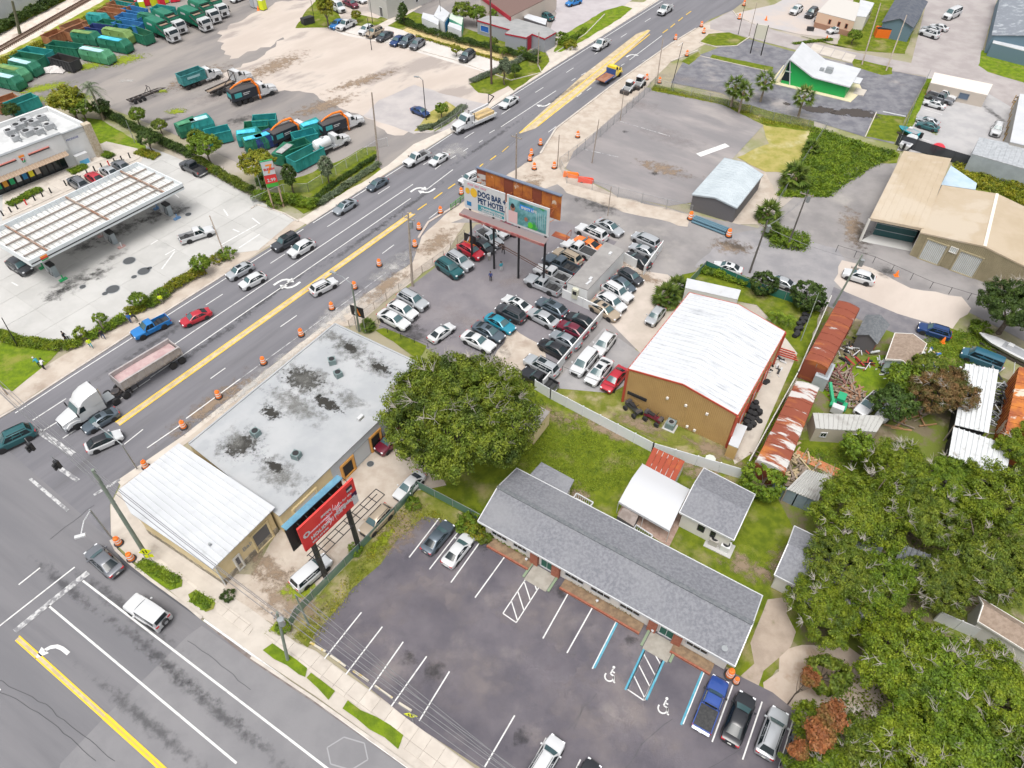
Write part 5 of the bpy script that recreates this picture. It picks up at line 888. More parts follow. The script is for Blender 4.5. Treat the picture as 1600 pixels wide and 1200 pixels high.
ic=b-sd_*3.6+on*0.7;t2=T('ice_chest','white and blue ice chest against the store wall','freezer',ic);t2.part('cabinet',MB().cbox(ic,2.2,0.9,2.0,heading(a,b)),M_wht);t2.part('door',MB().cbox(ic+on*.46,1.6,0.05,1.0,heading(a,b)),mat('ice_blue',(0.10,0.38,0.62),0.5))
m=MB();random.seed(3)
for k,(px,py,s)in enumerate(((12,222,2.2),(24,213,2.4),(36,205,2.6),(48,208,2.0),(60,200,1.8),(72,212,2.0),(20,232,1.6),(40,222,2.6),(56,220,1.8))):
 p=G(px,py,5.3);tt=thing('rooftop_unit','grey mechanical unit on the store roof, %s of the cluster'%['leftmost','second from left','in the middle back','right of the middle','far right back','rightmost with dark grille','front left','largest at the front','front right'][k],'air conditioner',(p.x,p.y,5.22),R(55+random.uniform(-8,8)),'mechanical units on the store roof')
 part('casing',MB().box(-s*.4,s*.4,-s*.3,s*.3,0,0.9),mat('unit_grey',(0.40,0.41,0.42),0.6,col2=(0.30,0.31,0.32),nscale=1),tt);part('fan',MB().tube((-s*.15,0,.9),(-s*.15,0,1.0),s*.2,n=12),M_trim,tt);part('duct',MB().tube((s*.2,-s*.3,.3),(s*.2,-s*.8,.3),0.15,n=6),M_steelg,tt)
z1=5.6;A,B,C,D=G(42,420,z1),G(279,295,z1),G(208,263,z1),G(-27,381,z1);D=A+(C-B)
t=T('fuel_canopy','long white fuel station canopy with open roof beams','canopy',(A+C)/2);z0=4.5
wht=mat('canopy_deck',(0.56,0.56,0.54),0.6,col2=(0.62,0.62,0.60),nscale=0.6);n=14
for i in range(n):t.part('deck_panel',MB().slab(at(lerp(A,B,i/n+.0015),z0+.35),at(lerp(A,B,(i+1)/n-.0015),z0+.35),at(lerp(D,C,(i+1)/n-.0015),z0+.35),at(lerp(D,C,i/n+.0015),z0+.35),0.1),wht)
t.part('deck_rib',ribs(MB(),at(A,z0+.35),at(B,z0+.35),at(C,z0+.35),at(D,z0+.35),0.75,0.06,0.05),M_steelg,stuff=True)
for p,q_ in((A,B),(B,C),(C,D),(D,A)):
 t.part('fascia',MB().bar(at(p,(z0+z1)/2),at(q_,(z0+z1)/2),0.16,z1-z0),mat('canopy_fascia',(0.66,0.70,0.72),0.4))
t.part('fascia_stripe',MB().bar(at(A,z0+.45)+(A-D).normalized()*.1,at(B,z0+.45)+(A-D).normalized()*.1,0.04,0.16),M_trim)
for f in(0.2,0.4,0.6,0.8):t.part('long_beam',MB().bar(at(lerp(A,D,f),z0+.62),at(lerp(B,C,f),z0+.62),0.12,0.25),mat('beam_steel',(0.30,0.26,0.23),0.6))
for f in(0.12,0.5,0.88):t.part('cross_beam',MB().bar(at(lerp(A,B,f-.004),z0+.85),at(lerp(D,C,f-.004),z0+.85),0.22,0.3),mat('rusty_beam',(0.24,0.12,0.07),0.7,col2=(0.34,0.28,0.24),nscale=1))
for i in range(1,28):t.part('fascia_brace',MB().bar(at(lerp(D,C,i/28),z1-.05),at(lerp(D,C,i/28),z0+.4)+(A-D).normalized()*.9,0.07),M_gmetal)
eg=lerp(A,B,0.075)+(A-D).normalized()*.12
for z,m_ in((z0+.75,MATS['sign_orange']),(z0+.5,MATS['sign_red']),(z0+.25,MATS['sign_green'])):t.part('shop_emblem',MB().cbox(at(eg,z-.12),1.0,0.06,0.24,heading(A,B)),m_)
ax=(B-A).normalized();ac=(D-A).normalized();Wc=(D-A).length
lane=['nearest the parked dark SUV','in the middle of the canopy front','nearest the right end of the canopy']
for i,(px,py)in enumerate(((80,440),(170,388),(256,343))):
 c=G(px,py);rz=heading(A,B)
 for j in(0,1):
  cc=c+ac*(Wc*0.45*j)
  t.part('column',MB().cbox(at(cc-ax*0.0+ac*0.9,0),0.5,0.5,z0+.3,rz),M_wht)
  pp=T('fuel_pump','grey fuel pump %s, %s'%(lane[i],'front row' if j==0 else 'shaded back row'),'fuel pump',cc,group='fuel pumps under the canopy')
  pp.part('island',MB().cbox(cc-ac*0.6,1.1,4.0,0.15,rz),M_conc)
  pp.part('cabinet',MB().cbox(cc-ac*0.9+Vector((0,0,.15)),0.75,1.2,1.9,rz),mat('pump_grey',(0.30,0.34,0.36),0.5));pp.part('header',MB().cbox(cc-ac*0.9+Vector((0,0,2.05)),0.85,1.3,0.3,rz),M_trim)
  pp.part('screen',MB().cbox(cc-ac*0.9+ax*0.4+Vector((0,0,1.3)),0.04,0.8,0.5,rz),M_glass);pp.part('bollard',MB().tube(cc-ac*2.9,cc-ac*2.9+Vector((0,0,1)),0.1,n=8),[MATS['sign_green'],M_wht,mat('pump_blue',(0.12,0.25,0.45),0.5)][i]);pp.part('island_nose',MB().cbox(cc-ac*2.75,1.15,0.55,0.25,rz),[MATS['sign_green'],mat('pink_paint',(0.55,0.35,0.32),0.7),MATS['pump_blue']][i])
  pp.part('hose',MB().path([cc-ac*0.9-ax*.4+Vector((0,0,1.6)),cc-ac*0.9-ax*.7+Vector((0,0,.9)),cc-ac*1.2-ax*.5+Vector((0,0,.4)),cc-ac*1.3-ax*.4+Vector((0,0,1.2))],0.03,5),M_trim)
  # ---- top edge buildings
def block(name,pts,h,label,wall,roof,cat='building',par=0.0):q=[G(x,y,h)for x,y in pts];t=T(name,label,cat,sum(q,Vector())/len(q));flat(t,q,h,wall,roof,par);return t,q
t=T('white_warehouse','big plain white warehouse wall beyond the railway','warehouse',G(-60,40));p,q_=G(-120,120),G(70,4);q2=G(150,-45);nn=Vector((-(q_-p).y,(q_-p).x,0)).normalized()
t.part('wall',MB().prism([(x.x,x.y)for x in(p,q2,q2+nn*30,p+nn*30)],0,9),mat('white_warehouse_wall',(0.66,0.67,0.68),0.6,col2=(0.60,0.61,0.62),nscale=0.3));m=MB()
for i in range(1,30):m.bar(at(lerp(p,q2,i/30),0.1)-nn*.02,at(lerp(p,q2,i/30),8.9)-nn*.02,0.1,0.06)
t.part('wall_rib',m,MATS['white_warehouse_wall'],stuff=True)
hh=4.5;bq=[G(567,22),G(597,34),G(668,2),G(640,-12)];bq=[at(p,0)for p in bq]
t=T('white_office','white prefabricated office block at the top of the far lot','building',bq[1]);flat(t,bq,hh,mat('grey_white_wall',(0.48,0.47,0.45),0.8),M_wroof,0.25)
for f in(0.3,0.6):opening(t,'window',lerp(bq[1],bq[2],f),lerp(bq[1],bq[2],f+.05),1.2,2.8,(bq[1]-bq[0]),None,M_wht,M_glass)
opening(t,'door',lerp(bq[0],bq[1],.6),lerp(bq[0],bq[1],.75),.1,2.3,(bq[1]-bq[2]),M_dgrey,M_wht)
t,q=block('grey_roof_shop',[(736,32),(788,46),(780,52),(813,58),(822,52),(842,59),(859,49),(848,42),(793,28),(752,25)],3.2,'low shop with grey roof and red trim across from the truck yard',mat('blue_grey_block',(0.30,0.31,0.35),0.8),mat('shop_roof',(0.26,0.265,0.265),0.9,col2=(0.31,0.31,0.31),nscale=0.5))
m=MB()
for i in range(len(q)):m.bar(at(q[i],3.02),at(q[(i+1)%len(q)],3.02),0.16,0.3)
t.part('fascia',m,mat('shop_red',(0.40,0.02,0.04),0.6))
t.part('red_door',MB().add([at(lerp(q[3],q[4],.2),0.1)+Vector((.05,-.1,0)),at(lerp(q[3],q[4],.9),0.1)+Vector((.05,-.1,0)),at(lerp(q[3],q[4],.9),2.8)+Vector((.05,-.1,0)),at(lerp(q[3],q[4],.2),2.8)+Vector((.05,-.1,0))],[(0,1,2,3)]),MATS['shop_red'])
opening(t,'window',lerp(q[0],q[1],.1),lerp(q[0],q[1],.35),.9,2.3,(q[2]-q[1]).cross(Vector((0,0,1)))*0+Vector((-.3,-1,0)),None,M_wht,mat('blue_glass',(0.03,0.12,0.45),0.2))
t,q=block('brown_roof_restaurant',[(740,-8),(788,26),(836,1),(860,-14)],4.2,'restaurant with brown roof and red band at the top edge',mat('pinkish_wall',(0.55,0.48,0.42),0.8),mat('brown_metal_roof',(0.16,0.10,0.085),0.7))
t.part('red_band',MB().bar(at(q[0],3.7),at(q[1],3.7),0.3,0.9),MATS['shop_red'])
t,q=block('storefront',[(1268,10),(1326,24),(1334,-4),(1290,-14)],3.6,'tan stucco storefront above the upper parking lot',mat('peach_wall',(0.62,0.44,0.32),0.8),mat('store_roof2',(0.5,0.48,0.45),0.8))
t.part('brick_base',MB().bar(at(q[0],.6)+Vector((0,-.06,0)),at(q[1],.6)+Vector((0,-.06,0)),0.2,1.2),mat('dull_brick',(0.32,0.18,0.12),0.9))
for f in(.35,.6,.8):opening(t,'window',lerp(q[0],q[1],f),lerp(q[0],q[1],f+.06),1.6,2.6,(Vector((-.25,-1,0))),None,M_brick,M_glass)
block('pale_garage',[(1328,16),(1344,17),(1356,-5),(1334,-10)],3.4,'pale garage wall right of the tan storefront',M_offw,M_wroof)
A,B,C,D=[G(x,y,3.4)for x,y in((1368,25),(1418,33),(1440,-8),(1392,-18))]
t=T('blue_house','blue house with dark gable roof and orange container in front','house',(A+C)/2);gable(t,B,C,D,A,3.4,1.5,M_bluew,mat('charcoal_roof',(0.075,0.085,0.11),0.9,col2=(0.11,0.12,0.14),nscale=1),0.3)
A,B,C,D=[G(x,y,4.0)for x,y in((1540,42),(1640,62),(1655,-20),(1555,-30))]
t=T('blue_workshop','blue grey workshop with weathered silver roof at the top right','building',(A+C)/2);gable(t,B,C,D,A,4.0,1.4,M_bluew,mat('weathered_silver_roof',(0.20,0.22,0.25),0.6,col2=(0.42,0.45,0.48),nscale=0.6,thr=(0.5,0.7)),0.2,rib=0.9)
block('white_lean_to',[(1542,54),(1610,70),(1612,58),(1546,43)],3.0,'white roofed porch along the blue grey workshop',M_bluew,M_wroof)
t,q=block('beige_long_building',[(1446,118),(1535,136),(1543,119),(1452,102)],2.6,'long low beige storage building by the repair lot',mat('pale_beige_wall',(0.50,0.44,0.38),0.8),mat('pale_beige_roof',(0.66,0.60,0.54),0.7))
opening(t,'window',lerp(q[0],q[1],.55),lerp(q[0],q[1],.72),.8,2.0,Vector((.2,-1,0)),None,M_steelg,mat('blue_pane',(0.10,0.14,0.2),0.3))
t,q=block('white_roof_workshop',[(1572,208),(1650,225),(1660,140),(1586,133)],4.0,'white roofed workshop with yellow racks at the right edge',mat('workshop_wall',(0.35,0.33,0.3),0.8),M_wroof)
t,q=block('ribbed_silver_building',[(1513,228),(1640,262),(1650,225),(1524,202)],3.4,'low building with silver patterned roof beside the black fence',M_gmetal,mat('silver_tile_roof',(0.36,0.38,0.40),0.5,0.2,col2=(0.46,0.48,0.5),nscale=1.5))
t.part('roof_rib',ribs(MB(),at(q[0],3.4),at(q[1],3.4),at(q[2],3.4),at(q[3],3.4),0.8,0.1,0.06),MATS['silver_tile_roof'],stuff=True)
for k in range(7):
 p=G(1566+k*2.2,209-k*10);r=T('storage_rack','yellow storage rack against the white roofed workshop, %s from the front'%['first','second','third','fourth','fifth','sixth','seventh'][k],'rack',p,group='yellow storage racks');yl=mat('rack_yellow',(0.45,0.26,0.03),0.6)
 for dx,dy in((-.5,-.4),(.5,-.4),(-.5,.4),(.5,.4)):r.part('post',MB().bar(p+Vector((dx,dy,0)),p+Vector((dx,dy,1.7)),0.1),yl)
 for z in(0.5,1.3):r.part('shelf',MB().cbox(p+Vector((0,0,z)),1.0,.8,0.08,0),[M_trim,M_steelg][k%2])
for i,(pts,hh,l,wm,rm)in enumerate([([(649,30),(675,41),(677,28),(651,22)],2.6,'white storage container nearest the hedge behind the far lot',M_white2,M_wroof),([(668,26),(684,36),(693,22),(676,10)],3.0,'white container with blue door behind the hedge',M_white2,M_wroof),([(692,30),(712,40),(714,28),(695,22)],2.6,'pale green container behind the hedge',mat('mint_wall',(0.10,0.42,0.28),0.7),mat('mint_roof',(0.5,0.6,0.5),0.7)),([(690,42),(711,50),(712,42),(693,36)],2.2,'small white shed in front of the pale green container',M_white2,M_wroof),([(809,27),(843,38),(845,29),(811,20)],2.8,'parked box trailer with black side beside the grey roofed shop',M_dgrey,M_wroof)]):
 t,q=block('storage_container',pts,hh,l,wm,rm,'container')
 if i==1:opening(t,'blue_door',lerp(q[1],q[2],.15),lerp(q[1],q[2],.85),.2,2.5,(q[1]-q[0]),mat('blue_door_paint',(0.02,0.16,0.40),0.6))
 # ================================================================== paint, kerbs, paving
ZP=0.056
def line(a,b,w=0.13,m=M_white,**k):stripe('road_marking',a,b,w,m,ZP,**k)
for a,b in(((25,659),(112,600)),((112,600),(470,364)),((485,354),(572,297)),((597,280),(640,252)),((662,237),(700,211)),((760,171),(1025,-2)),((52,670),(104,635)),((67,687),(92,671)),((100,697),(125,680)),((265,552),(640,291)),((179,641),(235,602)),((660,300),(702,267)),((776,199),(861,141)),((975,91),(1025,52))):line(a,b,0.16)
line((235,600),(637,313),0.16)
line((320,485),(1080,-24),0.14,dash=3.0,gap=9.1)
for a,b in(((196,705),(225,681)),((329,600),(352,583)),((437,517),(462,499)),((520,455),(542,438)),((594,400),(612,386)),((666,344),(680,333)),((850,206),(862,197)),((894,150),(901,144)),((909,140),(916,135)),((962,100),(967,97)),((885,125),(891,121)),((900,116),(907,112)),((916,106),(922,102)),((742,224),(748,220)),((718,238),(725,233)),((698,250),(706,245)),((674,267),(683,260)),((758,209),(766,204)),((1050,68),(1058,62))):line(a,b,0.14)
line((232,710),(284,673),0.16);line((292,663),(375,600),0.16);line((375,600),(470,528),0.14,M_wornw);line((470,528),(600,430),0.12,M_wornw)
stripe('median_fill',(185,673),(640,337),0.75,M_patch,ZP-0.003)
for o in(-0.42,0.42):a,b=G(185,673),G(641,336);n=Vector((-(b-a).y,(b-a).x,0)).normalized()*o;line(a+n,b+n,0.17,M_yel)
for a,b in(((648,331),(662,321)),((673,313),(686,303)),((695,297),(706,289)),((740,265),(749,257)),((760,251),(769,244)),((778,238),(788,229)),((1026,48),(1034,42)),((1038,39),(1045,33)),((1050,29),(1057,23)),((1062,19),(1070,13))):line(a,b,0.2,M_yel)
for a,b in(((805,208),(1004,44)),((833,197),(1006,50))):line(a,b,0.22,M_yel)
for a,b in(((135,919),(400,1115)),((400,1115),(600,1264)),((82,959),(380,1200)),((325,977),(645,1200))):line(a,b,0.2)
line((645,1200),(760,1280),0.2)
line((60,685),(117,722),0.7,M_wornw);line((90,740),(125,763),0.5,M_wornw);line((50,761),(110,810),0.35,M_wornw);line((150,785),(190,760),0.4,M_wornw);line((143,906),(80,958),0.65,M_wornw);line((80,958),(30,1000),0.6,M_wornw);line((122,898),(0,997),0.16);line((68,900),(35,927),0.16);line((0,1083),(9,1093),0.2)
for a,b,c,d in((37,1007,175,1127),(32,1014,170,1133),(175,1127,300,1237),(170,1133,293,1240)):line((a,b),(c,d),0.18 if a>100 else 0.13,M_yel)
stripe('median_fill',(34,1011),(172,1130),0.5,M_patch,ZP-0.003);stripe('median_fill',(172,1130),(296,1238),0.5,mat('dull_yellow_fill',(0.60,0.42,0.05),0.8,col2=(0.5,0.33,0.12),nscale=2),ZP-0.003)
def arrow(c,ang,mirror=1,s=1.0,m=M_white):
 """curved turn arrow painted flat: the stem starts along ang and bends"""
 c=G(*c);P=[]
 pts=[(-1.6,0),(-0.6,0.0),(0.1,0.15),(0.55,0.55),(0.75,1.05)]
 mb=MB()
 def q(x,y):y*=mirror;return Vector((c.x+s*(x*math.cos(ang)-y*math.sin(ang)),c.y+s*(x*math.sin(ang)+y*math.cos(ang)),ZP))
 w=0.2;L,Rr=[],[]
 for i,p in enumerate(pts):
  d=Vector(pts[min(i+1,len(pts)-1)])-Vector(pts[max(i-1,0)]);d.normalize();L.append(q(p[0]-d.y*w,p[1]+d.x*w));Rr.append(q(p[0]+d.y*w,p[1]-d.x*w))
 for i in range(len(pts)-1):mb.quad(L[i],Rr[i],Rr[i+1],L[i+1])
 mb.add([q(0.15,1.0),q(1.35,1.0),q(0.8,2.1)],[(0,1,2)])
 o=link('turn_arrow',mb.mesh('turn_arrow',m));o['kind']='structure'
aR=R(55.1)
for c,a,mi in(((437,444),aR,-1),((455,455),aR+math.pi,-1),((645,297),aR,-1),((666,303),aR+math.pi,-1),((846,165),aR+math.pi,-1),((975,83),aR,-1),((99,1021),R(149),1)):arrow(c,a,mi,0.95)
for i in range(6):
 q=[(553+34*math.cos(R(60*j+20)),1182+26*math.sin(R(60*j+20)))for j in range(6)];line(q[i],q[(i+1)%6],0.12,mat('loop_sealant',(0.30,0.30,0.31),0.8))
def bay(a,b,m=M_white,w=0.13):stripe('bay_line',a,b,w,m,ZP)
for a,b in(((690,812),(644,874)),((722,830),(676,892)),((757,844),(710,912)),((797,865),(748,935)),((897,919),(855,997)),((935,941),(893,1019)),((571,961),(514,1035)),((604,983),(547,1060)),((637,1006),(585,1083)),((674,1028),(620,1107)),((710,1051),(664,1129)),((813,1118),(767,1200)),((863,1152),(838,1200)),((917,1185),(905,1212)),((1153,1064),(1122,1154)),((1199,1090),(1170,1181)),((1250,1110),(1225,1200))):bay(a,b)
for a,b in(((973,961),(933,1043)),((1020,1001),(988,1074)),((1048,1015),(1015,1091)),((1111,1036),(1076,1127))):
 bay(a,b);d=Vector((0.19,0.06,0));s_=1 if a[0]in(973,1048)else-1
 p,q=G(*a)+d*s_,G(*b)+d*s_;stripe('bay_line',p,q,0.2,M_bluep,ZP+0.0015)
def hatch(A,B,C,D,n):
 for p,q in((A,B),(B,C),(C,D)):bay(p,q,w=0.11)
 for k in range(n):t0,t1=(k)/(n+0.3),(k+1.1)/(n+0.3);bay((A[0]+(B[0]-A[0])*t0,A[1]+(B[1]-A[1])*t0),(D[0]+(C[0]-D[0])*min(1,t1),D[1]+(C[1]-D[1])*min(1,t1)),w=0.11)
hatch((834,893),(792,959),(813,973),(855,905),4);hatch((1020,1001),(988,1074),(1014,1091),(1048,1015),4)
def wheelchair(c):
 c=G(*c);a=R(60);mb=MB()
 def q(x,y):return Vector((c.x+x*math.cos(a)-y*math.sin(a),c.y+x*math.sin(a)+y*math.cos(a),ZP))
 def seg(p,r_,w=0.07):d=(Vector(r_)-Vector(p)).normalized()*w;n=Vector((-d.y,d.x));mb.quad(q(p[0]-n.x,p[1]-n.y),q(p[0]+n.x,p[1]+n.y),q(r_[0]+n.x,r_[1]+n.y),q(r_[0]-n.x,r_[1]-n.y))
 arc=[(-0.35+0.42*math.cos(R(t)),0.0+0.42*math.sin(R(t)))for t in range(70,330,20)]
 for i in range(len(arc)-1):seg(arc[i],arc[i+1])
 seg((0.5,0.0),(-0.05,0.02));seg((0.25,0.0),(0.25,-0.3));seg((-0.05,0.0),(-0.08,-0.38));seg((-0.08,-0.36),(-0.55,-0.55));seg((-0.55,-0.5),(-0.6,-0.7))
 mb.add([q(0.68+0.14*math.cos(R(t)),0.14*math.sin(R(t)))for t in range(0,360,45)],[tuple(range(8))])
 o=link('wheelchair_symbol',mb.mesh('wheelchair_symbol',M_white));o['kind']='structure'
wheelchair((962,1050));wheelchair((1046,1098))
for i,(a,b)in enumerate((((492,1010),(516,1024)),((524,1030),(548,1046)),((560,1053),(584,1069)),((594,1076),(622,1095)),((632,1102),(652,1114)))):
 a,b=G(*a),G(*b);single('wheel_stop',MB().bar(at(a,.13),at(b,.13),0.2,0.16),mat('stop_concrete',(0.52,0.48,0.40),0.9,col2=(0.5,0.38,0.12),nscale=1.5,thr=(0.55,0.65)),'concrete wheel stop with worn yellow paint, number %s from the leaning pole along the sidewalk'%['one','two','three','four','five'][i],'wheel stop','wheel stops along the sidewalk')
for a,b in(((1085,238),(1130,221)),):stripe('painted_bar',a,b,1.3,M_white,ZP)
for a,b in(((962,187),(1040,209)),((903,231),(960,243)),((990,95),(1000,90))):line(a,b,0.18,M_wornw)
for a,b in(((340,392),(398,358)),((370,395),(402,373)),((250,430),(270,402)),((232,392),(243,385)),((255,408),(270,399)),((360,366),(370,370)),((390,348),(402,357)),((345,335),(352,345)),((16,455),(26,460)),((265,310),(275,318))):line(a,b,0.2)
for i in range(5):line((1437+i*-6,160+i*14),(1465+i*-6,168+i*14),0.12)
M_kerb=mat('kerb_concrete',(0.52,0.48,0.43),0.85,col2=(0.42,0.38,0.34),nscale=0.8)
def kerb(pts,w=0.28,h=0.14,m=M_kerb):strip('kerb',pts,w,h,m)
kerb([(-60,703),(27,651),(117,590),(200,534),(350,436)]);kerb([(475,357),(562,299),(590,281)]);kerb([(700,210),(800,141),(980,22),(1020,-6)])
kerb([(205,888),(240,915),(300,957),(322,975)]);kerb([(400,1034),(500,1098),(600,1166),(700,1236)]);kerb([(178,855),(186,870),(205,888)])
kerb([(838,240),(862,200),(950,130),(1040,64),(1078,40)],0.35,0.16);kerb([(650,375),(665,350),(697,330),(712,320)],0.35,0.16,M_beige)
kerb([(462,352),(440,340),(398,327),(388,333)]);kerb([(1135,12),(1142,20),(1170,32)]);kerb([(1040,92),(1082,74)]);kerb([(1085,83),(1200,107)],0.2);kerb([(1083,62),(1110,68),(1142,66),(1162,52)],0.25)
kerb([(505,50),(560,62),(640,80),(700,95),(790,126)],0.2);kerb([(858,82),(905,52),(935,20)],0.2);kerb([(790,126),(838,113),(830,96)],0.2);kerb([(640,212),(670,207),(700,188),(718,172)],0.2)
kerb([(1345,205),(1362,166)],0.2,0.12);kerb([(1372,165),(1408,172)],0.3,0.12,M_wht)
root=sheet('sidewalk',[(178,855),(213,838),(345,925),(400,960),(470,1010),(500,1022),(550,1058),(605,1095),(665,1138),(745,1196),(830,1255),(780,1290),(640,1190),(500,1092),(400,1028),(322,972),(240,908)],M_walk,10)
dv=(G(665,1138)-G(500,1022));da=math.atan2(dv.y,dv.x)
slabs('slab',root,[(405,985),(470,1012),(500,1024),(550,1060),(605,1097),(665,1140),(745,1198),(800,1240),(770,1262),(640,1172),(635,1150),(552,1098),(532,1084),(494,1056),(433,1011)],M_walk,da,1.5,1.6,0.041,0.10,0.03)
slabs('slab',root,[(240,872),(345,944),(405,985),(395,1000),(345,965),(343,950),(312,930),(291,912),(232,883)],M_walk,da,1.5,1.6,0.041,0.10,0.03)
for q in([(418,1023),(433,1012),(488,1050),(485,1064),(475,1060)],[(487,1065),(494,1057),(532,1085),(522,1099)],[(544,1112),(552,1099),(640,1152),(632,1174)],[(218,897),(232,883),(291,915),(290,926),(272,932)],[(300,938),(312,930),(343,950),(340,960),(328,965),(305,950)]):sheet('grass_plot',q,M_lawn,10,z=0.11)
s2=sheet('station_walk',[(0,305),(160,232),(222,245),(215,262),(190,275),(60,335),(0,360)],M_walk,9)
slabs('slab',s2,[(0,308),(150,240),(215,250),(212,258),(60,330),(0,358)],M_walk,R(55),1.8,1.8,0.045,0.14,0.03)
fc=bpy.data.objects['forecourt']
slabs('concrete_panel',fc,[(-40,375),(60,335),(215,265),(262,256),(300,270),(395,320),(455,350),(400,398),(345,406),(300,421),(250,464),(180,508),(110,544),(50,546),(0,538),(-40,560)],M_conc,R(55.1),5.2,5.2,0.024,0.046,0.05,var=0.001)
bc=bpy.data.objects['sandy_lot']
for i in range(4):
 a,b,c,d=(1262+i*17,60+i*4.5),(1278+i*17,64+i*4.5),(1271+i*17,76+i*4.5),(1255+i*17,72+i*4.5);o=sheet('bay_pad',[a,b,c,d],M_walk,12)
for k,px,py,rx,ry,an in(('oil',110,455,7,3.5,55),('oil',150,440,3.5,2.5,55),('oil',175,412,4,1.6,55),('oil',185,370,7,3,55),('oil',240,345,7,3.2,55),('oil',130,395,5,2.5,55),('oil',275,340,4,2,55),('oil',90,470,4,2,55),('pale',860,960,12,6,-31),('pale',700,930,8,4,-31),('pale',1000,1100,10,4,-40),('pale',920,1120,9,4,-45),('pale',620,950,7,3,55),('pale',950,1060,6,2.5,-31),('pale',740,1060,9,5,-31),('oil',685,1052,2.2,1.8,0),('oil',645,1030,1.4,1.2,0),('oil',764,853,1.5,1.2,0),('oil',880,924,1.6,1.1,0),('oil',826,1151,1.6,1.2,0),('oil',992,998,1.4,0.8,0),('dust',575,470,9,3,55),('dust',520,500,10,3,55),('dust',430,580,12,2.2,55),('dust',610,420,7,3,55),('dust',600,455,8,3,50),('dust',380,620,9,1.6,55),('dust',470,545,9,1.8,55),('dirt',330,640,10,2.2,55),('dirt',600,450,8,2,55),('dirt',680,380,7,3,55),('dirt',820,290,6,3,55),('tyre',500,650,9,1.3,55),('tyre',110,930,9,1.0,-32),('tyre',200,960,12,1.1,-32),('tyre',260,1040,14,0.9,-32),('tyre',350,1120,16,1.0,-32),('tyre',150,1040,12,1.0,-32),('tyre',240,1140,14,1.0,-32),('tyre',420,1110,14,0.9,-32),('tyre',330,1190,12,1.0,-32),('tyre',240,545,12,1.2,55),('tyre',330,540,14,0.9,55),('tyre',420,470,16,0.9,55),('tyre',560,380,16,1.0,55),('tyre',640,320,14,0.9,55),('tyre',760,220,18,0.9,55),('tyre',880,140,18,0.9,55),('pale',640,255,9,3,55),('dust',700,240,6,4,55),('water',1270,163,9,2.2,-12),('water',1330,168,8,2.4,-12),('pale',1130,140,14,6,-20),('pale',1060,120,12,4,-20),('dirt',1030,260,8,3,-30),('oil',1015,268,1.4,1.0,0),('oil',968,203,1.2,.8,0),('pale',1040,210,12,5,-40),('pale',990,160,10,4,-30),('dirt',1140,380,5,3,0),('oil',1145,378,4,2,-20),('dirt',950,410,6,3,0),('oil',930,320,7,3,-30),('pale',720,500,9,5,-30),('pale',800,440,8,4,0),('oil',640,520,6,3,-30),('oil',760,540,6,3,-30),('dirt',1005,430,5,2,-30),('dirt',1330,350,9,3,80),('oil',1340,360,7,2.5,75),('oil',1380,415,3,2.5,20),('dirt',460,940,7,4,-30),('dirt',630,830,5,3,55),('dirt',420,890,5,2,-30),('green',475,930,3,1.5,0),('green',600,850,3,1,55),('green',440,990,1.5,1,0),('dirt',1240,870,5,3,20),('dirt',1000,660,6,2,-30),('dirt',950,670,8,1.4,-32),('dirt',1170,880,5,2,-32),('dirt',905,770,2.6,2,0),('dirt',870,650,5,1.5,-32),('dirt',1100,735,5,3,-32),('dirt',1120,700,6,2,-32),('green',180,105,8,4,30),('green',130,115,7,3,30),('green',60,150,8,3,30),('green',30,175,8,4,30),('green',110,165,6,3,0),('green',268,183,3,2,0),('green',245,152,2.2,1.6,0),('dirt',300,130,12,5,55),('dirt',420,110,14,5,55),('dust',190,137,3,1.5,0),('dirt',230,60,10,4,20),('dirt',560,130,14,3,40),('dirt',500,170,12,4,40),('oil',370,195,6,3,30),('oil',255,195,3,1.4,20),('pale',330,160,10,5,30),('green',1450,190,4,1.5,80),('oil',1545,165,7,1.5,100)):
 stain(k,px,py,rx,ry,0,an)
def crack(pts,w=0.045,m=None):
 m=m or mat('crack_sealant',(0.075,0.075,0.08),0.9)
 P=[G(*p)for p in pts];Q=[]
 for a,b in zip(P[:-1],P[1:]):
  k=max(2,int((b-a).length/0.8));n=Vector((-(b-a).y,(b-a).x,0)).normalized()
  Q+=[lerp(a,b,i/k)+n*random.uniform(-.12,.12)for i in range(k)]
 Q.append(P[-1]);mb=MB()
 for a,b in zip(Q[:-1],Q[1:]):
  n=Vector((-(b-a).y,(b-a).x,0)).normalized()*w/2;mb.quad(at(a-n,ZP-.004),at(b-n,ZP-.004),at(b+n,ZP-.004),at(a+n,ZP-.004))
 o=link('crack',mb.mesh('crack',m));o['kind']='structure'
for c in([(1060,1120),(1020,1150),(985,1200)],[(940,1080),(895,1140)],[(1170,1165),(1110,1200)],[(0,1074),(60,1100),(140,1160),(190,1200)],[(0,1089),(70,1125),(130,1175),(160,1200)],[(300,1010),(345,1040),(400,1085)],[(1085,930-60),(1100,900)],[(150,800),(83,855)],[(920,1100),(905,1140)]):crack(c)
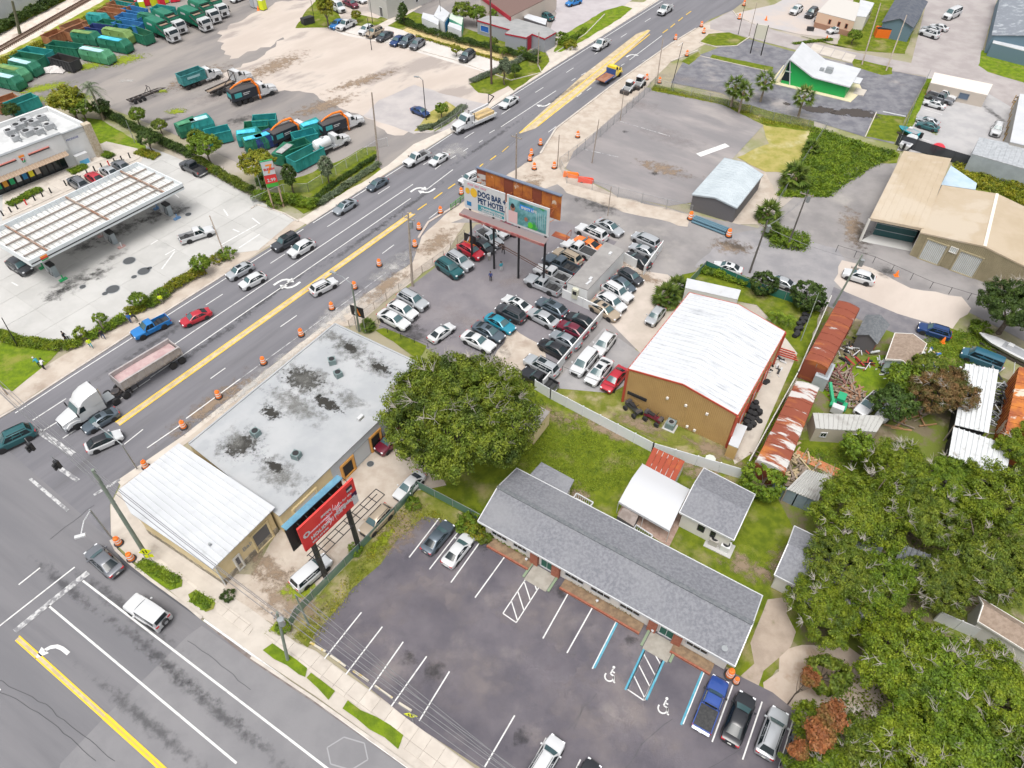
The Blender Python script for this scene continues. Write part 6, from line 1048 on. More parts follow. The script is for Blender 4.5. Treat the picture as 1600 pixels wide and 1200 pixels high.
for i,(px,py,r_,l)in enumerate(((199,418,1.0,'dark round tank cover on the forecourt, farthest from the road'),(222,434,1.0,'dark round tank cover on the forecourt, second of the line'),(174,463,1.05,'dark round tank cover on the forecourt nearest the hedge'),(207,443,.45,'small dark cover between two tank covers'),(231,429,.4,'small dark cover right of the second tank cover'),(127,460,.5,'small cover below the left fuel pump'),(162,470,.45,'small red ringed cover beside the nearest tank cover'),(290,344,.55,'small cover right of the right hand fuel pump'),(581,729,.45,'round manhole cover in the service yard'))):
 c=G(px,py);t=thing('manhole_cover',l,'manhole cover',(c.x,c.y,0.05),0,'round covers set in the ground');part('rim',MB().tube((0,0,0),(0,0,.02),r_,n=20),M_steelg,t);part('lid',MB().tube((0,0,.0),(0,0,.03),r_*.88,n=20),mat('cast_iron',(0.07,0.075,0.08),0.7),t)
 # ================================================================== poles, signs, billboards, fences
def pole(name,base,H,label,m=M_wood,r=0.16,arms=(),lamp=None,top=None,cat='pole',group=None,tr=False,ang=None):
 b=G(*base);T_=G(top[0],top[1],H)if top else b+Vector((0,0,H));t=T(name,label,cat,b,group=group)
 t.part('shaft',MB().tube(b,T_,r,r*0.65,10),m);ang=R(-31)if ang is None else ang;d=Vector((math.cos(ang),math.sin(ang),0))
 for z,L in arms:p=lerp(b,T_,z/H);t.part('crossarm',MB().bar(p-d*L/2,p+d*L/2,0.12),M_wood);[t.part('insulator',MB().tube(p+d*L*s,p+d*L*s+Vector((0,0,.25)),.06,n=6),M_steelg)for s in(-.45,-.15,.2,.45)]
 if tr:p=lerp(b,T_,.82)+d*0.45;t.part('transformer',MB().tube(p,p+Vector((0,0,1.0)),0.28,n=12),M_steelg)
 if lamp:L,dx,dy=lamp;e=T_+Vector((dx,dy,0.5));t.part('lamp_arm',MB().path([T_,lerp(T_,e,.5)+Vector((0,0,.3)),e],0.06,6),M_steelg);t.part('lamp_head',MB().cbox(e,0.9,0.35,0.16,math.atan2(dy,dx)),M_steelg)
 return T_
W_={}
W_['a']=pole('signal_pole',(235,880),15.0,'tall green grey pole leaning over the junction corner',M_poleg,0.24,top=(147,745),tr=False)
W_['b']=pole('utility_pole',(457,1037),9.3,'utility pole on the sidewalk plot by the service yard',M_poleg,0.17,arms=((8.4,1.6),(7.6,1.2)),top=(439,963),tr=True)
W_['c']=pole('utility_pole',(489,982),5.5,'short leaning pole by the green fence at the lot corner',M_poleg,0.12,top=(467,935))
W_['d']=pole('utility_pole',(642,450),12.5,'tall wooden utility pole beside the used car lot fence',M_wood,0.2,arms=((11.6,2.2),),top=(633,335),tr=True)
pole('street_light',(560,522),9.4,'street light pole with curved arm by the black lot sign',M_poleg,0.16,top=(547,448),lamp=(1,-2.6,1.6),cat='street light')
pole('street_light',(216,742),7.5,'slim street light leaning over the road by the corner building',M_steelg,0.1,top=(192,705),lamp=(1,-3.4,2.2),cat='street light')
W_['e']=pole('utility_pole',(801,300),10.9,'wooden pole rising behind the pet hotel billboard',M_wood,0.17,arms=((10.2,2.0),))
pole('utility_pole',(586,260),13.0,'tall wooden pole by the driveway of the truck yard',M_wood,0.18,top=(573,148))
pole('yard_light',(659,190),8.0,'black yard light pole beside the planted island',M_steelb,0.1,lamp=(1,-1.2,.2),cat='street light')
pole('parking_light',(572,82),7.0,'dark light pole with equipment box on the far lot',M_steelb,0.09,cat='street light');pole('parking_light',(481,33),6.5,'thin dark light pole by the young tree at the top edge',M_steelb,0.07,cat='street light');pole('parking_light',(573,41),6.5,'thin dark light pole between the curb row and the office block',M_steelb,0.07,cat='street light');pole('parking_light',(680,40),6.5,'thin dark pole among the storage containers',M_steelb,0.07,cat='street light')
pole('sign_mast',(760,132),17.0,'tall dark mast crossing the hedge near the grey roofed shop',mat('brown_mast',(0.10,0.065,0.055),0.7),0.24,cat='pole');pole('utility_pole',(832,104),7.5,'wooden pole beside the flat grey roofed shop corner',M_wood,0.13)
pole('light_pole',(919,253),8.5,'thin grey pole at the near fence of the empty lot',M_wood,0.1,top=(929,184));pole('light_pole',(865,262),6.5,'thin pole beside the orange barrels at the lot gate',M_wood,0.1);pole('light_pole',(962,186),6.0,'thin pole at the empty lot fence, middle',M_wood,0.08);pole('light_pole',(945,335),5.6,'thin pole behind the silver cars of the lot',M_wood,0.08)
pole('utility_pole',(1018,126),8.6,'wooden utility pole at the far corner of the empty lot',M_wood,0.13,top=(1027,55));pole('light_pole',(1041,133),9.0,'dark slim pole with orange flag by the work strip',M_steelb,0.08,top=(1058,62))
pole('utility_pole',(1338,92),11.0,'tall wooden utility pole left of the grass island by the side street',M_wood,0.17,top=(1366,-5));W_['f']=pole('utility_pole',(1376,101),9.0,'wooden utility pole on the grass island by the side street',M_wood,0.16,top=(1407,13));pole('light_pole',(1144,48),7.5,'thin dark pole at the street corner island',M_steelb,0.08);pole('light_pole',(1161,50),7.5,'thin grey pole beside the dark one at the street corner',M_wood,0.08)
W_['g']=pole('utility_pole',(1168,420),9.3,'dark utility pole on the access road beside the white sedan',mat('dark_pole',(0.11,0.10,0.09),0.9),0.17,arms=((8.3,1.8),),top=(1195,338),tr=True)
W_['h']=pole('utility_pole',(1226,380),10.6,'dark utility pole in the weeds beside the palm trees',MATS['dark_pole'],0.15,arms=((9.8,2.0),),top=(1258,289),tr=True)
W_['i']=pole('utility_pole',(1300,470),9.2,'green leaning utility pole at the end of the near boxcar',M_poleg,0.17,arms=((6.9,1.0),),top=(1344,389),tr=True)
pole('light_pole',(1250,525),5.5,'thin leaning post between bush and white fence',M_poleg,0.06,top=(1277,449));pole('light_pole',(352,416),6.0,'wooden post in the small shrub bed at the road',M_wood,0.12,top=(323,345));pole('light_pole',(27,555),5.0,'dark pole on the lawn at the left edge',M_steelb,0.08,top=(1,510));pole('light_pole',(12,630),4.5,'grey post by the lower left lawn',M_wood,0.1);pole('light_pole',(205,234),4.6,'white lamp post at the hedge behind the store lawn',M_steelg,0.07);pole('light_pole',(408,318),4.6,'slim lamp post behind the station sign bushes',M_steelg,0.07)
pole('light_pole',(163,528),2.8,'leaning grey post among the roadside bushes',M_wood,0.12,top=(152,512));pole('light_pole',(22,66),7.0,'old thick wooden post against the white warehouse wall',mat('old_wood',(0.10,0.10,0.06),0.9),0.4,top=(9,15))
def wire(a,b,sag=0.6,label=None):
 pts=[lerp(a,b,i/14)-Vector((0,0,sag*4*(i/14)*(1-i/14)))for i in range(15)]
 return MB().path(pts,0.03,4)
wm=mat('wire',(0.20,0.20,0.21),0.6)
nW=0
def wires(a,b,offs,lab):
 t=T('overhead_wires',lab,'wires',(a+b)/2,group='overhead wires')
 for o in offs:t.part('wire',wire(a+Vector(o),b+Vector(o),0.5),wm)
t=T('railway_track','single railway track on pale ballast at the upper left','railway',G(70,44));a,b=G(-80,133),G(230,-50);d_=(b-a).normalized();n_=Vector((-d_.y,d_.x,0))*.75;rs_=mat('rail_steel',(0.12,0.07,0.05),.6)
for s_ in(1,-1):t.part('rail',MB().bar(at(a+n_*s_,.22),at(b+n_*s_,.22),.16,.2),rs_)
m=MB();k=0.0
while k<(b-a).length:m.bar(a+d_*k-n_*1.7+Vector((0,0,.1)),a+d_*k+n_*1.7+Vector((0,0,.1)),.24,.14);k+=.65
t.part('sleepers',m,mat('sleeper_wood',(0.15,0.10,0.07),.9),stuff=True)
wires(W_['b'],G(840,1250,8),[(0,0,0),(.5,.3,0),(.9,.5,-.5),(1.2,.8,-.4)],'overhead wires crossing the near parking lot from the sidewalk pole')
wires(W_['b'],W_['a'],[(0,0,-.2),(.3,.2,-1.2),(-.3,.2,-2)],'overhead wires between the sidewalk pole and the corner pole')
wires(W_['a'],G(-60,560,9),[(0,0,-.3),(0,.5,-.9),(.2,-.4,-1.4),(0,0,-4.5),(0,0,-5.2)],'overhead wires spanning the junction to the left edge')
wires(W_['c'],G(820,1215,5.5),[(0,0,0),(.3,.2,.0),(.2,0,-.5)],'thin overhead wires from the short leaning pole across the parking lot')
wires(W_['d'],W_['e'],[(0,0,-1),(.5,0,-1)],'overhead wires between the two roadside wooden poles');wires(W_['g'],W_['h'],[(0,0,-1),(.5,.3,-1)],'overhead wires between the two dark utility poles');wires(W_['i'],W_['g'],[(0,0,-1)],'single overhead wire between the green and the dark utility pole')
for i,(px,py,hz)in enumerate(((54,715,7),(96,742,7))):
 c=G(px,py,hz);t=T('traffic_signal',['hanging black traffic signal nearer the dark green SUV','hanging black traffic signal nearer the junction corner'][i],'traffic light',c,group='hanging traffic signals')
 t.part('housing',MB().cbox(c,0.5,0.35,1.1,R(-20)),M_steelb);t.part('hanger',MB().tube(c+Vector((0,0,1.1)),c+Vector((0,0,1.9)),0.04,n=6),M_steelg)
 for k in range(3):t.part('visor',MB().tube(c+Vector((-.1,-.2,.18+.33*k)),c+Vector((-.2,-.5,.15+.33*k)),.14,n=8),M_trim)
b=G(180,853);t=T('signal_mast','pale traffic mast arm reaching over the cross road','traffic light',b);t.part('mast',MB().tube(b,b+Vector((0,0,5.8)),.12,.1,8),M_steelg);e=G(130,850,6.2);t.part('mast_arm',MB().path([b+Vector((0,0,5.6)),lerp(b+Vector((0,0,5.8)),e,.5)+Vector((0,0,.3)),e],.07,6),M_wht);t.part('mast_head',MB().cbox(e,1.0,.35,.2,R(200)),M_wht)
BR=Proto();og=mat('barrel_orange',(0.85,0.19,0.02),0.5);wb=mat('barrel_white_band',(0.75,0.73,0.70),0.5)
BR.add('base',MB().lathe([(0.44,0),(0.46,0.03),(0.46,0.10),(0.34,0.13)],14),M_trim);BR.add('drum',MB().lathe([(0.33,0.10),(0.32,0.35),(0.31,0.36),(0.30,0.62),(0.28,0.64),(0.27,0.88),(0.22,1.02),(0.1,1.05)],14),og)
for z,r_ in((0.38,0.317),(0.68,0.29)):BR.add('reflective_band',MB().lathe([(r_+.004,z),(r_-.005,z+0.13)],14),wb)
BR.add('handle',MB().box(-.16,.16,-.04,.04,1.03,1.16),og)
bl_=[((191,860),'on the kerb of the junction corner'),((211,884),'beside the yellow sign at the corner'),((231,740),'behind the white roofed corner building'),((289,677),'fourth along the wall of the grey warehouse'),((343,629),'third along the wall of the grey warehouse'),((412,575),'second along the warehouse road edge'),((470,530),'at the top corner of the grey warehouse'),((517,488),'in the dust beside the street light'),((552,455),'behind the street light pole'),((590,419),'in the dusty gap beside the road'),((645,388),'with a yellow light by the new kerb'),((651,361),'above the one with the yellow light'),((684,335),'at the green railing by the road'),((716,305),'left of the billboard frame'),((838,226),'on the road edge near the lone yellow marker'),((824,242),'first of the tight group at the lot gate'),((822,251),'second of the tight group at the lot gate'),((829,264),'lowest of the tight group at the lot gate'),((860,262),'beside the thin pole at the lot gate'),((896,213),'half way up the sandy work strip'),((1002,121),'left of two by the skid loaders'),((1022,126),'right of two by the skid loaders'),((1046,58),'by the far new kerb'),((1064,83),'beside the dark slim pole'),((1086,37),'at the far end of the new kerb'),((1090,47),'near the blank sign board'),((1345/1.0-200,24),'at the street corner island'),((1152,3),'at the top of the side street corner')]
for i,(p,w_)in enumerate(bl_):c=G(*p);BR.stamp('traffic_barrel','orange traffic barrel '+w_,'traffic barrel',(c.x,c.y,0.05),i*.7,'orange and white traffic barrels',sc=1.12)
for i,(px,py)in enumerate(((1147,1050),(1157,1060))):c=G(px,py);BR.stamp('traffic_barrel',['larger orange drum at the end corner of the motel','smaller orange drum at the end corner of the motel'][i],'traffic barrel',(c.x,c.y,.05),1,'orange and white traffic barrels',sc=(1.2,0.85)[i])
for i,(px,py)in enumerate(((886,275),(909,283))):
 c=G(px,py);t=thing('water_barrier',['orange plastic water barrier at the lot gate','red plastic water barrier beside the orange one'][i],'barrier',(c.x,c.y,.04),R(-12),'plastic water barriers');mm=[og,mat('barrier_red',(0.75,0.06,0.02),0.5)][i]
 part('body',MB().loft([[(x,-.35,0),(x,.35,0),(x,.28,.45),(x,.12,.95),(x,-.12,.95),(x,-.28,.45)]for x in(-1.3,1.3)],smooth=False),mm,t);part('lug',MB().box(1.3,1.45,-.1,.1,.1,.8),mm,t);part('foot_slot',MB().box(-.8,-.4,-.37,.37,0,.12),M_trim,t)
for i,(px,py,w_)in enumerate(((1074,338,'left'),(1134,364,'right'))):c=G(px,py);BR.stamp('traffic_barrel','orange drum at the %s end of the stacked blue grey pipes'%w_,'traffic barrel',(c.x,c.y,.05),0,'orange and white traffic barrels',sc=1.3)
a,b=G(1078,341),G(1130,360);t=T('pipe_stack','stack of blue grey pipes lying by the access road','pipes',(a+b)/2);n_=(b-a).normalized().cross(Vector((0,0,1)))
for j in range(7):o=n_*(-.9+.45*(j%4)+(.22 if j>3 else 0))+Vector((0,0,.25+.4*(j//4)));t.part('pipe',MB().tube(a+o,b+o,.2,n=8),mat('pipe_blue',(0.08,0.16,0.21),0.6))
def panel(t,name,a,b,z0,z1,m,th=0.15,par=None):return t.part(name,MB().bar(at(a,(z0+z1)/2),at(b,(z0+z1)/2),th,z1-z0),m,par)
bps=[G(743,395),G(775,430),G(808,445),G(841,460)]
a,b=G(718,282,14.6),G(860,322+47-47,14.6)
zb0,zt0=9.7,14.2
a,b=G(722,324,zb0),G(853,369,zb0);a.z=b.z=0;dx=(b-a).normalized();on=Vector((dx.y,-dx.x,0));Wd=(b-a).length
t=T('double_billboard','wide steel billboard with DOG BAR + PET HOTEL poster over the car lot','billboard',(a+b)/2)
mid=a+dx*Wd*0.505
f1=panel(t,'poster_panel',a,mid-dx*.15,zb0,zt0,M_wht);f2=panel(t,'photo_panel',mid+dx*.15,b,zb0,zt0,M_wht)
def face(par,p,u0,u1,z0,z1,m,k=0.09,nm='print'):
 t.part(nm,MB().add([at(p+dx*u0+on*k,z0),at(p+dx*u1+on*k,z0),at(p+dx*u1+on*k,z1),at(p+dx*u0+on*k,z1)],[(0,1,2,3)]),m,par)
tealp=mat('print_teal',(0.03,0.25,0.30),0.6);navyp=mat('print_navy',(0.01,0.04,0.11),0.6);hw_=(mid-a).length
face(f1,a,hw_*.33,hw_*.96,zb0+.25,zb0+1.25,tealp);face(f1,a,hw_*.06,hw_*.17,zb0+.5,zb0+1.2,mat('print_blue',(0.02,0.18,0.40),0.6));
for(uc,zc,r_)in((.24,2.9,.75),(.09,2.9,.5)):
 c_=a+dx*hw_*uc+on*.1;t.part('print',MB().add([at(c_+dx*r_*.8*math.cos(R(k)),zb0+zc+r_*math.sin(R(k)))for k in range(0,360,30)],[tuple(range(12))]),mat('print_gold',(0.70,0.42,0.03),0.6),f1)
def signtext(s,p,u,z,size,m,k=.1,bold=.02,sx=1.0,dirv=None,onv=None,tt=None):
 dirv=dirv or dx;onv=onv or on;tt=tt or t
 o=text(s,p+dirv*u+onv*k+Vector((0,0,z)),size,m,frame_rot(dirv),None,'lettering',bold,sx=sx);o.parent=tt.o;o.location=tt.M@o.location;return o
signtext('DOG BAR +',a,hw_*.33,zb0+2.65,1.25,navyp,bold=.05,sx=.72);signtext('PET HOTEL',a,hw_*.33,zb0+1.5,1.25,navyp,bold=.05,sx=.72)
signtext('TRAINING',a,hw_*.40,zb0+.68,.5,M_wht,.11,bold=.02);signtext('& GROOMING',a,hw_*.37,zb0+.32,.36,M_wht,.11);signtext('COMING',a,hw_*.72,zb0+.72,.42,M_wht,.11);signtext('SOON!',a,hw_*.72,zb0+.32,.42,M_wht,.11)
signtext('PLAY  EAT  STAY',a,hw_*.10,zb0+3.9,.42,mat('print_pink',(0.6,0.25,0.3),0.6),.1)
pm=mat('photo_print',(0.03,0.16,0.16),0.5,col2=(0.20,0.42,0.46),nscale=0.5,col3=(0.03,0.28,0.05),nscale3=0.35,thr3=(0.5,0.56))
face(f2,mid+dx*.15,.35,hw_-.65,zb0+.3,zt0-.35,pm);face(f2,mid+dx*.15,.3,hw_*.25,zb0+.3,zb0+2.2,mat('print_shirt',(0.62,0.42,0.42),0.6),.10)
for(uc,zc,r_,mm)in((.14,2.7,.5,mat('print_skin',(0.30,0.14,0.09),0.6)),(.14,3.05,.38,M_trim),(.55,.9,.5,mat('print_lime',(0.10,0.5,0.03),0.6)),(.45,1.6,.35,MATS['print_skin'])):
 c_=mid+dx*(.15+hw_*uc)+on*(.11+.005*zc);t.part('print',MB().add([at(c_+dx*r_*.8*math.cos(R(k)),zb0+zc+r_*math.sin(R(k)))for k in range(0,360,30)],[tuple(range(12))]),mm,f2)
face(f2,mid+dx*.15,hw_*.30,hw_*.62,zb0+3.0,zb0+3.7,mat('print_brush_blue',(0.03,0.22,0.6),0.6),.105)
signtext('ENJOY LIFE',mid+dx*.15,hw_*.33,zb0+3.12,.5,M_wht,.12)
for i in range(6):face(f2,mid+dx*.15,hw_*(.68+.045*i),hw_*(.685+.045*i),zb0+.7,zb0+3.3,MATS['white_enamel'],.10)
back=-on*3.3
t.part('walkway',MB().slab(at(a-dx*.1+on*.1,zb0-.25),at(b+dx*.1+on*.1,zb0-.25),at(b+dx*.1+on*1.3,zb0-.45),at(a-dx*.1+on*1.3,zb0-.45),.08),mat('grey_catwalk',(0.20,0.16,0.16),0.7))
t.part('walkway_edge',MB().bar(at(a-dx*.1+on*1.35,zb0-.6),at(b+dx*.1+on*1.35,zb0-.6),.12,.4),mat('red_catwalk_edge',(0.30,0.06,0.06),0.7,col2=(0.36,0.18,0.16),nscale=1))
for k in range(9):
 u=Wd*k/9;t.part('rear_panel',MB().bar(at(a+dx*(u+.03)+back,12.4),at(a+dx*(u+Wd/9-.03)+back,12.4),.12,3.9),M_rust2 if k%3 else M_rust)
t.part('rear_cap',MB().bar(at(a+back,14.45),at(b+back,14.45),.5,.15),mat('slate_cap',(0.14,0.17,0.23),0.6))
for k in range(8):u=Wd*(k+.5)/8;p=at(a+dx*u-on*.1,0);t.part('truss',MB().path([p+Vector((0,0,13.6)),at(p+back+on*.3,12.4),p+Vector((0,0,11.2)),at(p+back+on*.3,10.4)],.05,4),M_rust2)
for p in(a+dx*Wd*.04,a+dx*Wd*.33,a+dx*Wd*.64,a+dx*Wd*.95):q_=p-on*.45;t.part('post',MB().bar(at(q_,0),at(q_,13.8),.38,.32),M_steelb)
t.part('brace_rail',MB().bar(at(a+dx*Wd*.33-on*.45,5.2),at(b-on*.45,3.4),.1),mat('brown_rail',(0.14,0.08,0.06),0.7));t.part('brace_rail',MB().bar(at(a+dx*Wd*.33-on*.45,4.8),at(b-on*.45,3.0),.08),MATS['brown_rail'])
t.part('side_platform',MB().slab(at(b+dx*.2-on*.5,zb0),at(b+dx*2.6-on*.5,zb0),at(b+dx*2.6-on*1.7,zb0),at(b+dx*.2-on*1.7,zb0),.06).bar(at(b+dx*2.6-on*.5,zb0),at(b+dx*2.6-on*.5,zb0+1.1),.06).bar(at(b+dx*2.6-on*1.7,zb0),at(b+dx*2.6-on*1.7,zb0+1.1),.06).bar(at(b+dx*2.6-on*.5,zb0+1.1),at(b+dx*2.6-on*1.7,zb0+1.1),.06),M_rust)
pb,pe=G(514,906),G(566,862);zb1,zt1=7.4,11.3
a=G(482,867,zb1);b=G(563,786,zb1);a.z=b.z=0;dx=(b-a).normalized();on=Vector((dx.y,-dx.x,0));Wd=(b-a).length
tt=T('red_billboard','red billboard with white holiday lettering above the service yard','billboard',(a+b)/2);t=tt
redp=mat('poster_red',(0.62,0.03,0.03),0.5,col2=(0.68,0.05,0.04),nscale=0.5)
f1=panel(tt,'poster_panel',a,b,zb1,zt1,redp,.2)
def face2(u0,u1,z0,z1,m,k=.12):tt.part('print',MB().add([at(a+dx*Wd*u0+on*k,z0),at(a+dx*Wd*u1+on*k,z0),at(a+dx*Wd*u1+on*k,z1),at(a+dx*Wd*u0+on*k,z1)],[(0,1,2,3)]),m,f1)
pinkm=mat('print_pale_pink',(0.75,0.55,0.62),0.6)
signtext('HOLIDAY POPS',a,Wd*.13,zb1+.95,0.7,M_wht,.13,.03,.95);signtext('DEC 6 AT 8 PM',a,Wd*.13,zb1+.35,0.31,M_wht,.13);signtext('CHORUS & ORCHESTRA',a,Wd*.13,zb1+1.95,0.27,pinkm,.13);signtext('SPECIAL',a,Wd*.36,zb1+2.6,0.37,M_wht,.13)
o=signtext('Home for the',a,Wd*.57,zb1+2.1,0.44,M_wht,.13,.01);o=signtext('Holidays',a,Wd*.60,zb1+1.2,0.74,M_wht,.14,.03)
signtext('O',a,Wd*.03,zb1+1.9,1.05,M_wht,.135,.04)
signtext('B',a,Wd*.045,zb1+2.0,0.37,M_wht,.14,.03)
starb=MB();c_=at(a+dx*Wd*.55+on*.135,zb1+1.7)
for k in range(0,360,20):d_=dx*math.cos(R(k))+Vector((0,0,1))*math.sin(R(k));starb.bar(c_+d_*.45,c_+d_*(1.0+.3*(k%40==0)),.05,.02)
tt.part('star_burst',starb,pinkm,f1,stuff=True)
face2(.84,.95,zb1+2.6,zb1+3.4,mat('print_dark_crest',(0.02,0.02,0.03),0.6));face2(.90,.998,zb1+.05,zb1+1.3,M_wht);face2(.90,.998,zb1+1.3,zb1+2.0,mat('print_plum',(0.05,0.01,0.05),0.6),.125);signtext('POPS',a,Wd*.845,zb1+2.75,0.37,M_wht,.14,.02,.8)
bkv=-on*0.9;bl2=mat('blue_rear_panel',(0.08,0.20,0.30),0.5,col2=(0.12,0.28,0.38),nscale=.8);a3,b3=a-dx*.7,b-dx*.7
for k in range(8):u0,u1=k/8,(k+1)/8;tt.part('rear_panel',MB().bar(at(lerp(a3,b3,u0+.002)+bkv,zb1+1.9),at(lerp(a3,b3,u1-.002)+bkv,zb1+1.9),.12,3.7),M_steelb);
tt.part('rear_cap',MB().bar(at(a3+bkv,zt1+.25),at(b3+bkv,zt1+.25),.7,.1),bl2)
for k in range(7):p=lerp(a,b,(k+.5)/7);tt.part('strut',MB().bar(at(p,zt1-.3),at(p+bkv,zt1-.1),.06).bar(at(p,zb1+.3),at(p+bkv,zb1+.3),.08),M_steelb)
for z,o_ in((zb1-.3,.3),(zb1-.3,1.5),(zb1-1.2,.3)):tt.part('walkway_rail',MB().bar(at(a-dx*.2+on*o_,z),at(b+dx*2.2+on*o_,z),.07),M_steelb)
for k in range(9):p=lerp(a,b+dx*2.2,k/8);tt.part('walkway_bracket',MB().bar(at(p+on*.3,zb1-.3),at(p+on*1.5,zb1-.3),.07),M_steelb)
for p in(G(514,906),G(566,862)):tt.part('post',MB().bar(at(p,0),at(p,zb1+.1),.42,.42),M_steelb)
t=T('station_sign','tall station sign with convenience store number and red price panel','sign',G(430,330));p0,p1=G(423,333),G(436,330);dx=(p1-p0).normalized();on=Vector((dx.y,-dx.x,0))
p0=at(p0,0);p1=at(p0+dx*1.7,0)
for p in(p0,p1):t.part('post',MB().bar(at(p,0),at(p,8.8),.22),mat('post_tan',(0.38,0.27,0.20),0.7))
for z0_,z1_,m_,nm in((6.4,8.8,M_wht,'emblem_panel'),(4.9,6.3,mat('price_red',(0.60,0.03,0.03),0.5),'price_panel'),(4.2,4.85,mat('price_green',(0.05,0.35,0.04),0.5),'green_panel')):t.part(nm,MB().bar(at(p0-dx*.1,(z0_+z1_)/2)+on*.15,at(p1+dx*.1,(z0_+z1_)/2)+on*.15,.2,z1_-z0_),m_)
t.part('panel_border',MB().bar(at(p0-dx*.12,8.85)+on*.15,at(p1+dx*.12,8.85)+on*.15,.25,.12).bar(at(p0-dx*.12,7.6)+on*.15,at(p0-dx*.1,7.6)+on*.16,.3,2.4),MATS['sign_green'])
signtext('7',p0,.45,6.7,2.2,MATS['sign_orange'],.27,.04,tt=t,dirv=dx,onv=on);signtext('ELEVEN',p0,.1,7.25,.5,MATS['sign_red'],.29,.02,tt=t,dirv=dx,onv=on);signtext('2.99',p0,.2,5.2,.8,M_wht,.27,.02,tt=t,dirv=dx,onv=on)
for i,(pa,pb_,z0_,z1_)in enumerate((((548,495),(568,501),2.9,4.6),((722,378),(740,385),2.0,3.6))):
 a,b=G(*pa,z0_),G(*pb_,z0_);a.z=b.z=0;dx=(b-a).normalized();on=Vector((dx.y,-dx.x,0));t=T('lot_sign',['black sign with orange and white triangle emblem at the near lot corner','black sign with orange stripe behind the red crossover'][i],'sign',(a+b)/2);L=(b-a).length
 t.part('board',MB().bar(at(a,(z0_+z1_)/2),at(b,(z0_+z1_)/2),.12,z1_-z0_),M_steelb);zc=z0_+.25
 for p in(lerp(a,b,.15),lerp(a,b,.85)):t.part('post',MB().bar(at(p,0),at(p,z0_),.1),M_steelg)
 tri=lambda u0,u1,w,m_:t.part('emblem',MB().bar(at(a+dx*L*u0+on*.08,zc),at(a+dx*L*u1+on*.08,z1_-.3),.02,w),m_)
 tri(.28,.5,.22,M_wht);tri(.68,.5,.3,MATS['sign_orange']);tri(.42,.58,.12,MATS['sign_orange'])
 if i:t.part('stripe',MB().bar(at(a+on*.07,z0_+.08),at(b+on*.07,z0_+.08),.02,.16),MATS['sign_orange'])
a,b=G(1168,52,3.6),G(1187,55,3.6);a.z=b.z=0;t=T('blank_sign','blank pale sign board on two dark posts by the far lot','sign',(a+b)/2);t.part('board',MB().bar(at(a,5.0),at(b,5.0),.15,3.0),mat('pale_board',(0.62,0.60,0.50),0.6))
for p in(lerp(a,b,.05),lerp(a,b,.95)):t.part('post',MB().bar(at(p,0),at(p,6.6),.2),M_steelb)
for i,(px,py,hz)in enumerate(((245,888,2.4),(655,1132,2.4))):
 b=G(px,py);t=T('warning_sign',['yellow green warning diamond at the junction corner','yellow green warning diamond at the near parking lot edge'][i],'sign',b,group='yellow warning diamonds');t.part('post',MB().tube(b,b+Vector((0,0,hz)),.04,n=6),M_steelg);c=b+Vector((0,-.08,hz));s_=.62
 d1=R([12,-10][i]);dxx=Vector((math.cos(d1),math.sin(d1),0));oo=Vector((dxx.y,-dxx.x,0))
 t.part('plate',MB().add([c+oo*.05+v for v in(dxx*s_,Vector((0,0,s_)),-dxx*s_,Vector((0,0,-s_)))]+[c+oo*.02+v for v in(dxx*s_,Vector((0,0,s_)),-dxx*s_,Vector((0,0,-s_)))],[(0,1,2,3),(7,6,5,4),(0,4,5,1),(1,5,6,2),(2,6,7,3),(3,7,4,0)]),mat('sign_lime',(0.72,0.78,0.0),0.5))
 m=MB()
 for u in(-.15,.12):m.bar(c+oo*.07+dxx*u+Vector((0,0,-.22)),c+oo*.07+dxx*u+Vector((0,0,.1)),.07);m.bar(c+oo*.07+dxx*u+Vector((0,0,.17)),c+oo*.07+dxx*u+Vector((0,0,.27)),.09)
 t.part('pictogram',m,M_trim)
 if i==0:t.part('lower_plate',MB().bar(b+Vector((0,0,1.3))-dxx*.4,b+Vector((0,0,1.3))+dxx*.4,.04,.5),MATS['sign_lime'])
def chain(pts,hh,label,m=M_steelg,step=3.0,rails=2,mesh=None,r=0.04,name='chain_fence'):
 P=[G(*p)for p in pts];t=T(name,label,'fence',P[0])
 for a,b in zip(P[:-1],P[1:]):
  n=max(1,round((b-a).length/step))
  for i in range(n):p=lerp(a,b,i/n);t.part('post',MB().tube(p,at(p,hh),r,n=6),m)
  t.part('rail',MB().tube(at(a,hh-.05),at(b,hh-.05),r*.6,n=5),m)
  if mesh:t.part('mesh_panel',MB().add([at(a,.05),at(b,.05),at(b,hh-.08),at(a,hh-.08)],[(0,1,2,3)]),mesh)
 t.part('post',MB().tube(P[-1],at(P[-1],hh),r,n=6),m);return t
def netmat(name,c,al):
 m=mat(name,c,0.7,alpha=al);return m
NET=netmat('chain_mesh',(0.35,0.36,0.36),0.22);NETG=netmat('green_screen',(0.10,0.20,0.15),0.85);NETK=netmat('black_screen',(0.03,0.035,0.045),0.97);NETD=netmat('dark_green_screen',(0.012,0.13,0.10),0.97)
chain([(545,517),(602,473),(640,442),(690,405),(722,372)],1.5,'thin rail fence between the sidewalk and the used car lot',M_wood,2.5,mesh=NET)
chain([(868,262),(920,222),(962,183),(1015,132)],2.2,'chain link fence along the road side of the empty lot',M_steelg,3,mesh=NET);chain([(870,264),(880,285),(960,306),(1075,332)],2.0,'chain link fence along the near side of the empty lot',M_steelg,4,mesh=NET);chain([(1015,132),(1130,160),(1200,182),(1282,196),(1240,262),(1200,330)],1.8,'chain link fence along the far side of the empty lot and dry grass',M_steelg,4,mesh=NET)
chain([(1440,112),(1418,160),(1396,218)],2.0,'green grey fence on the left of the repair lot',M_steelg,3,mesh=NETG)
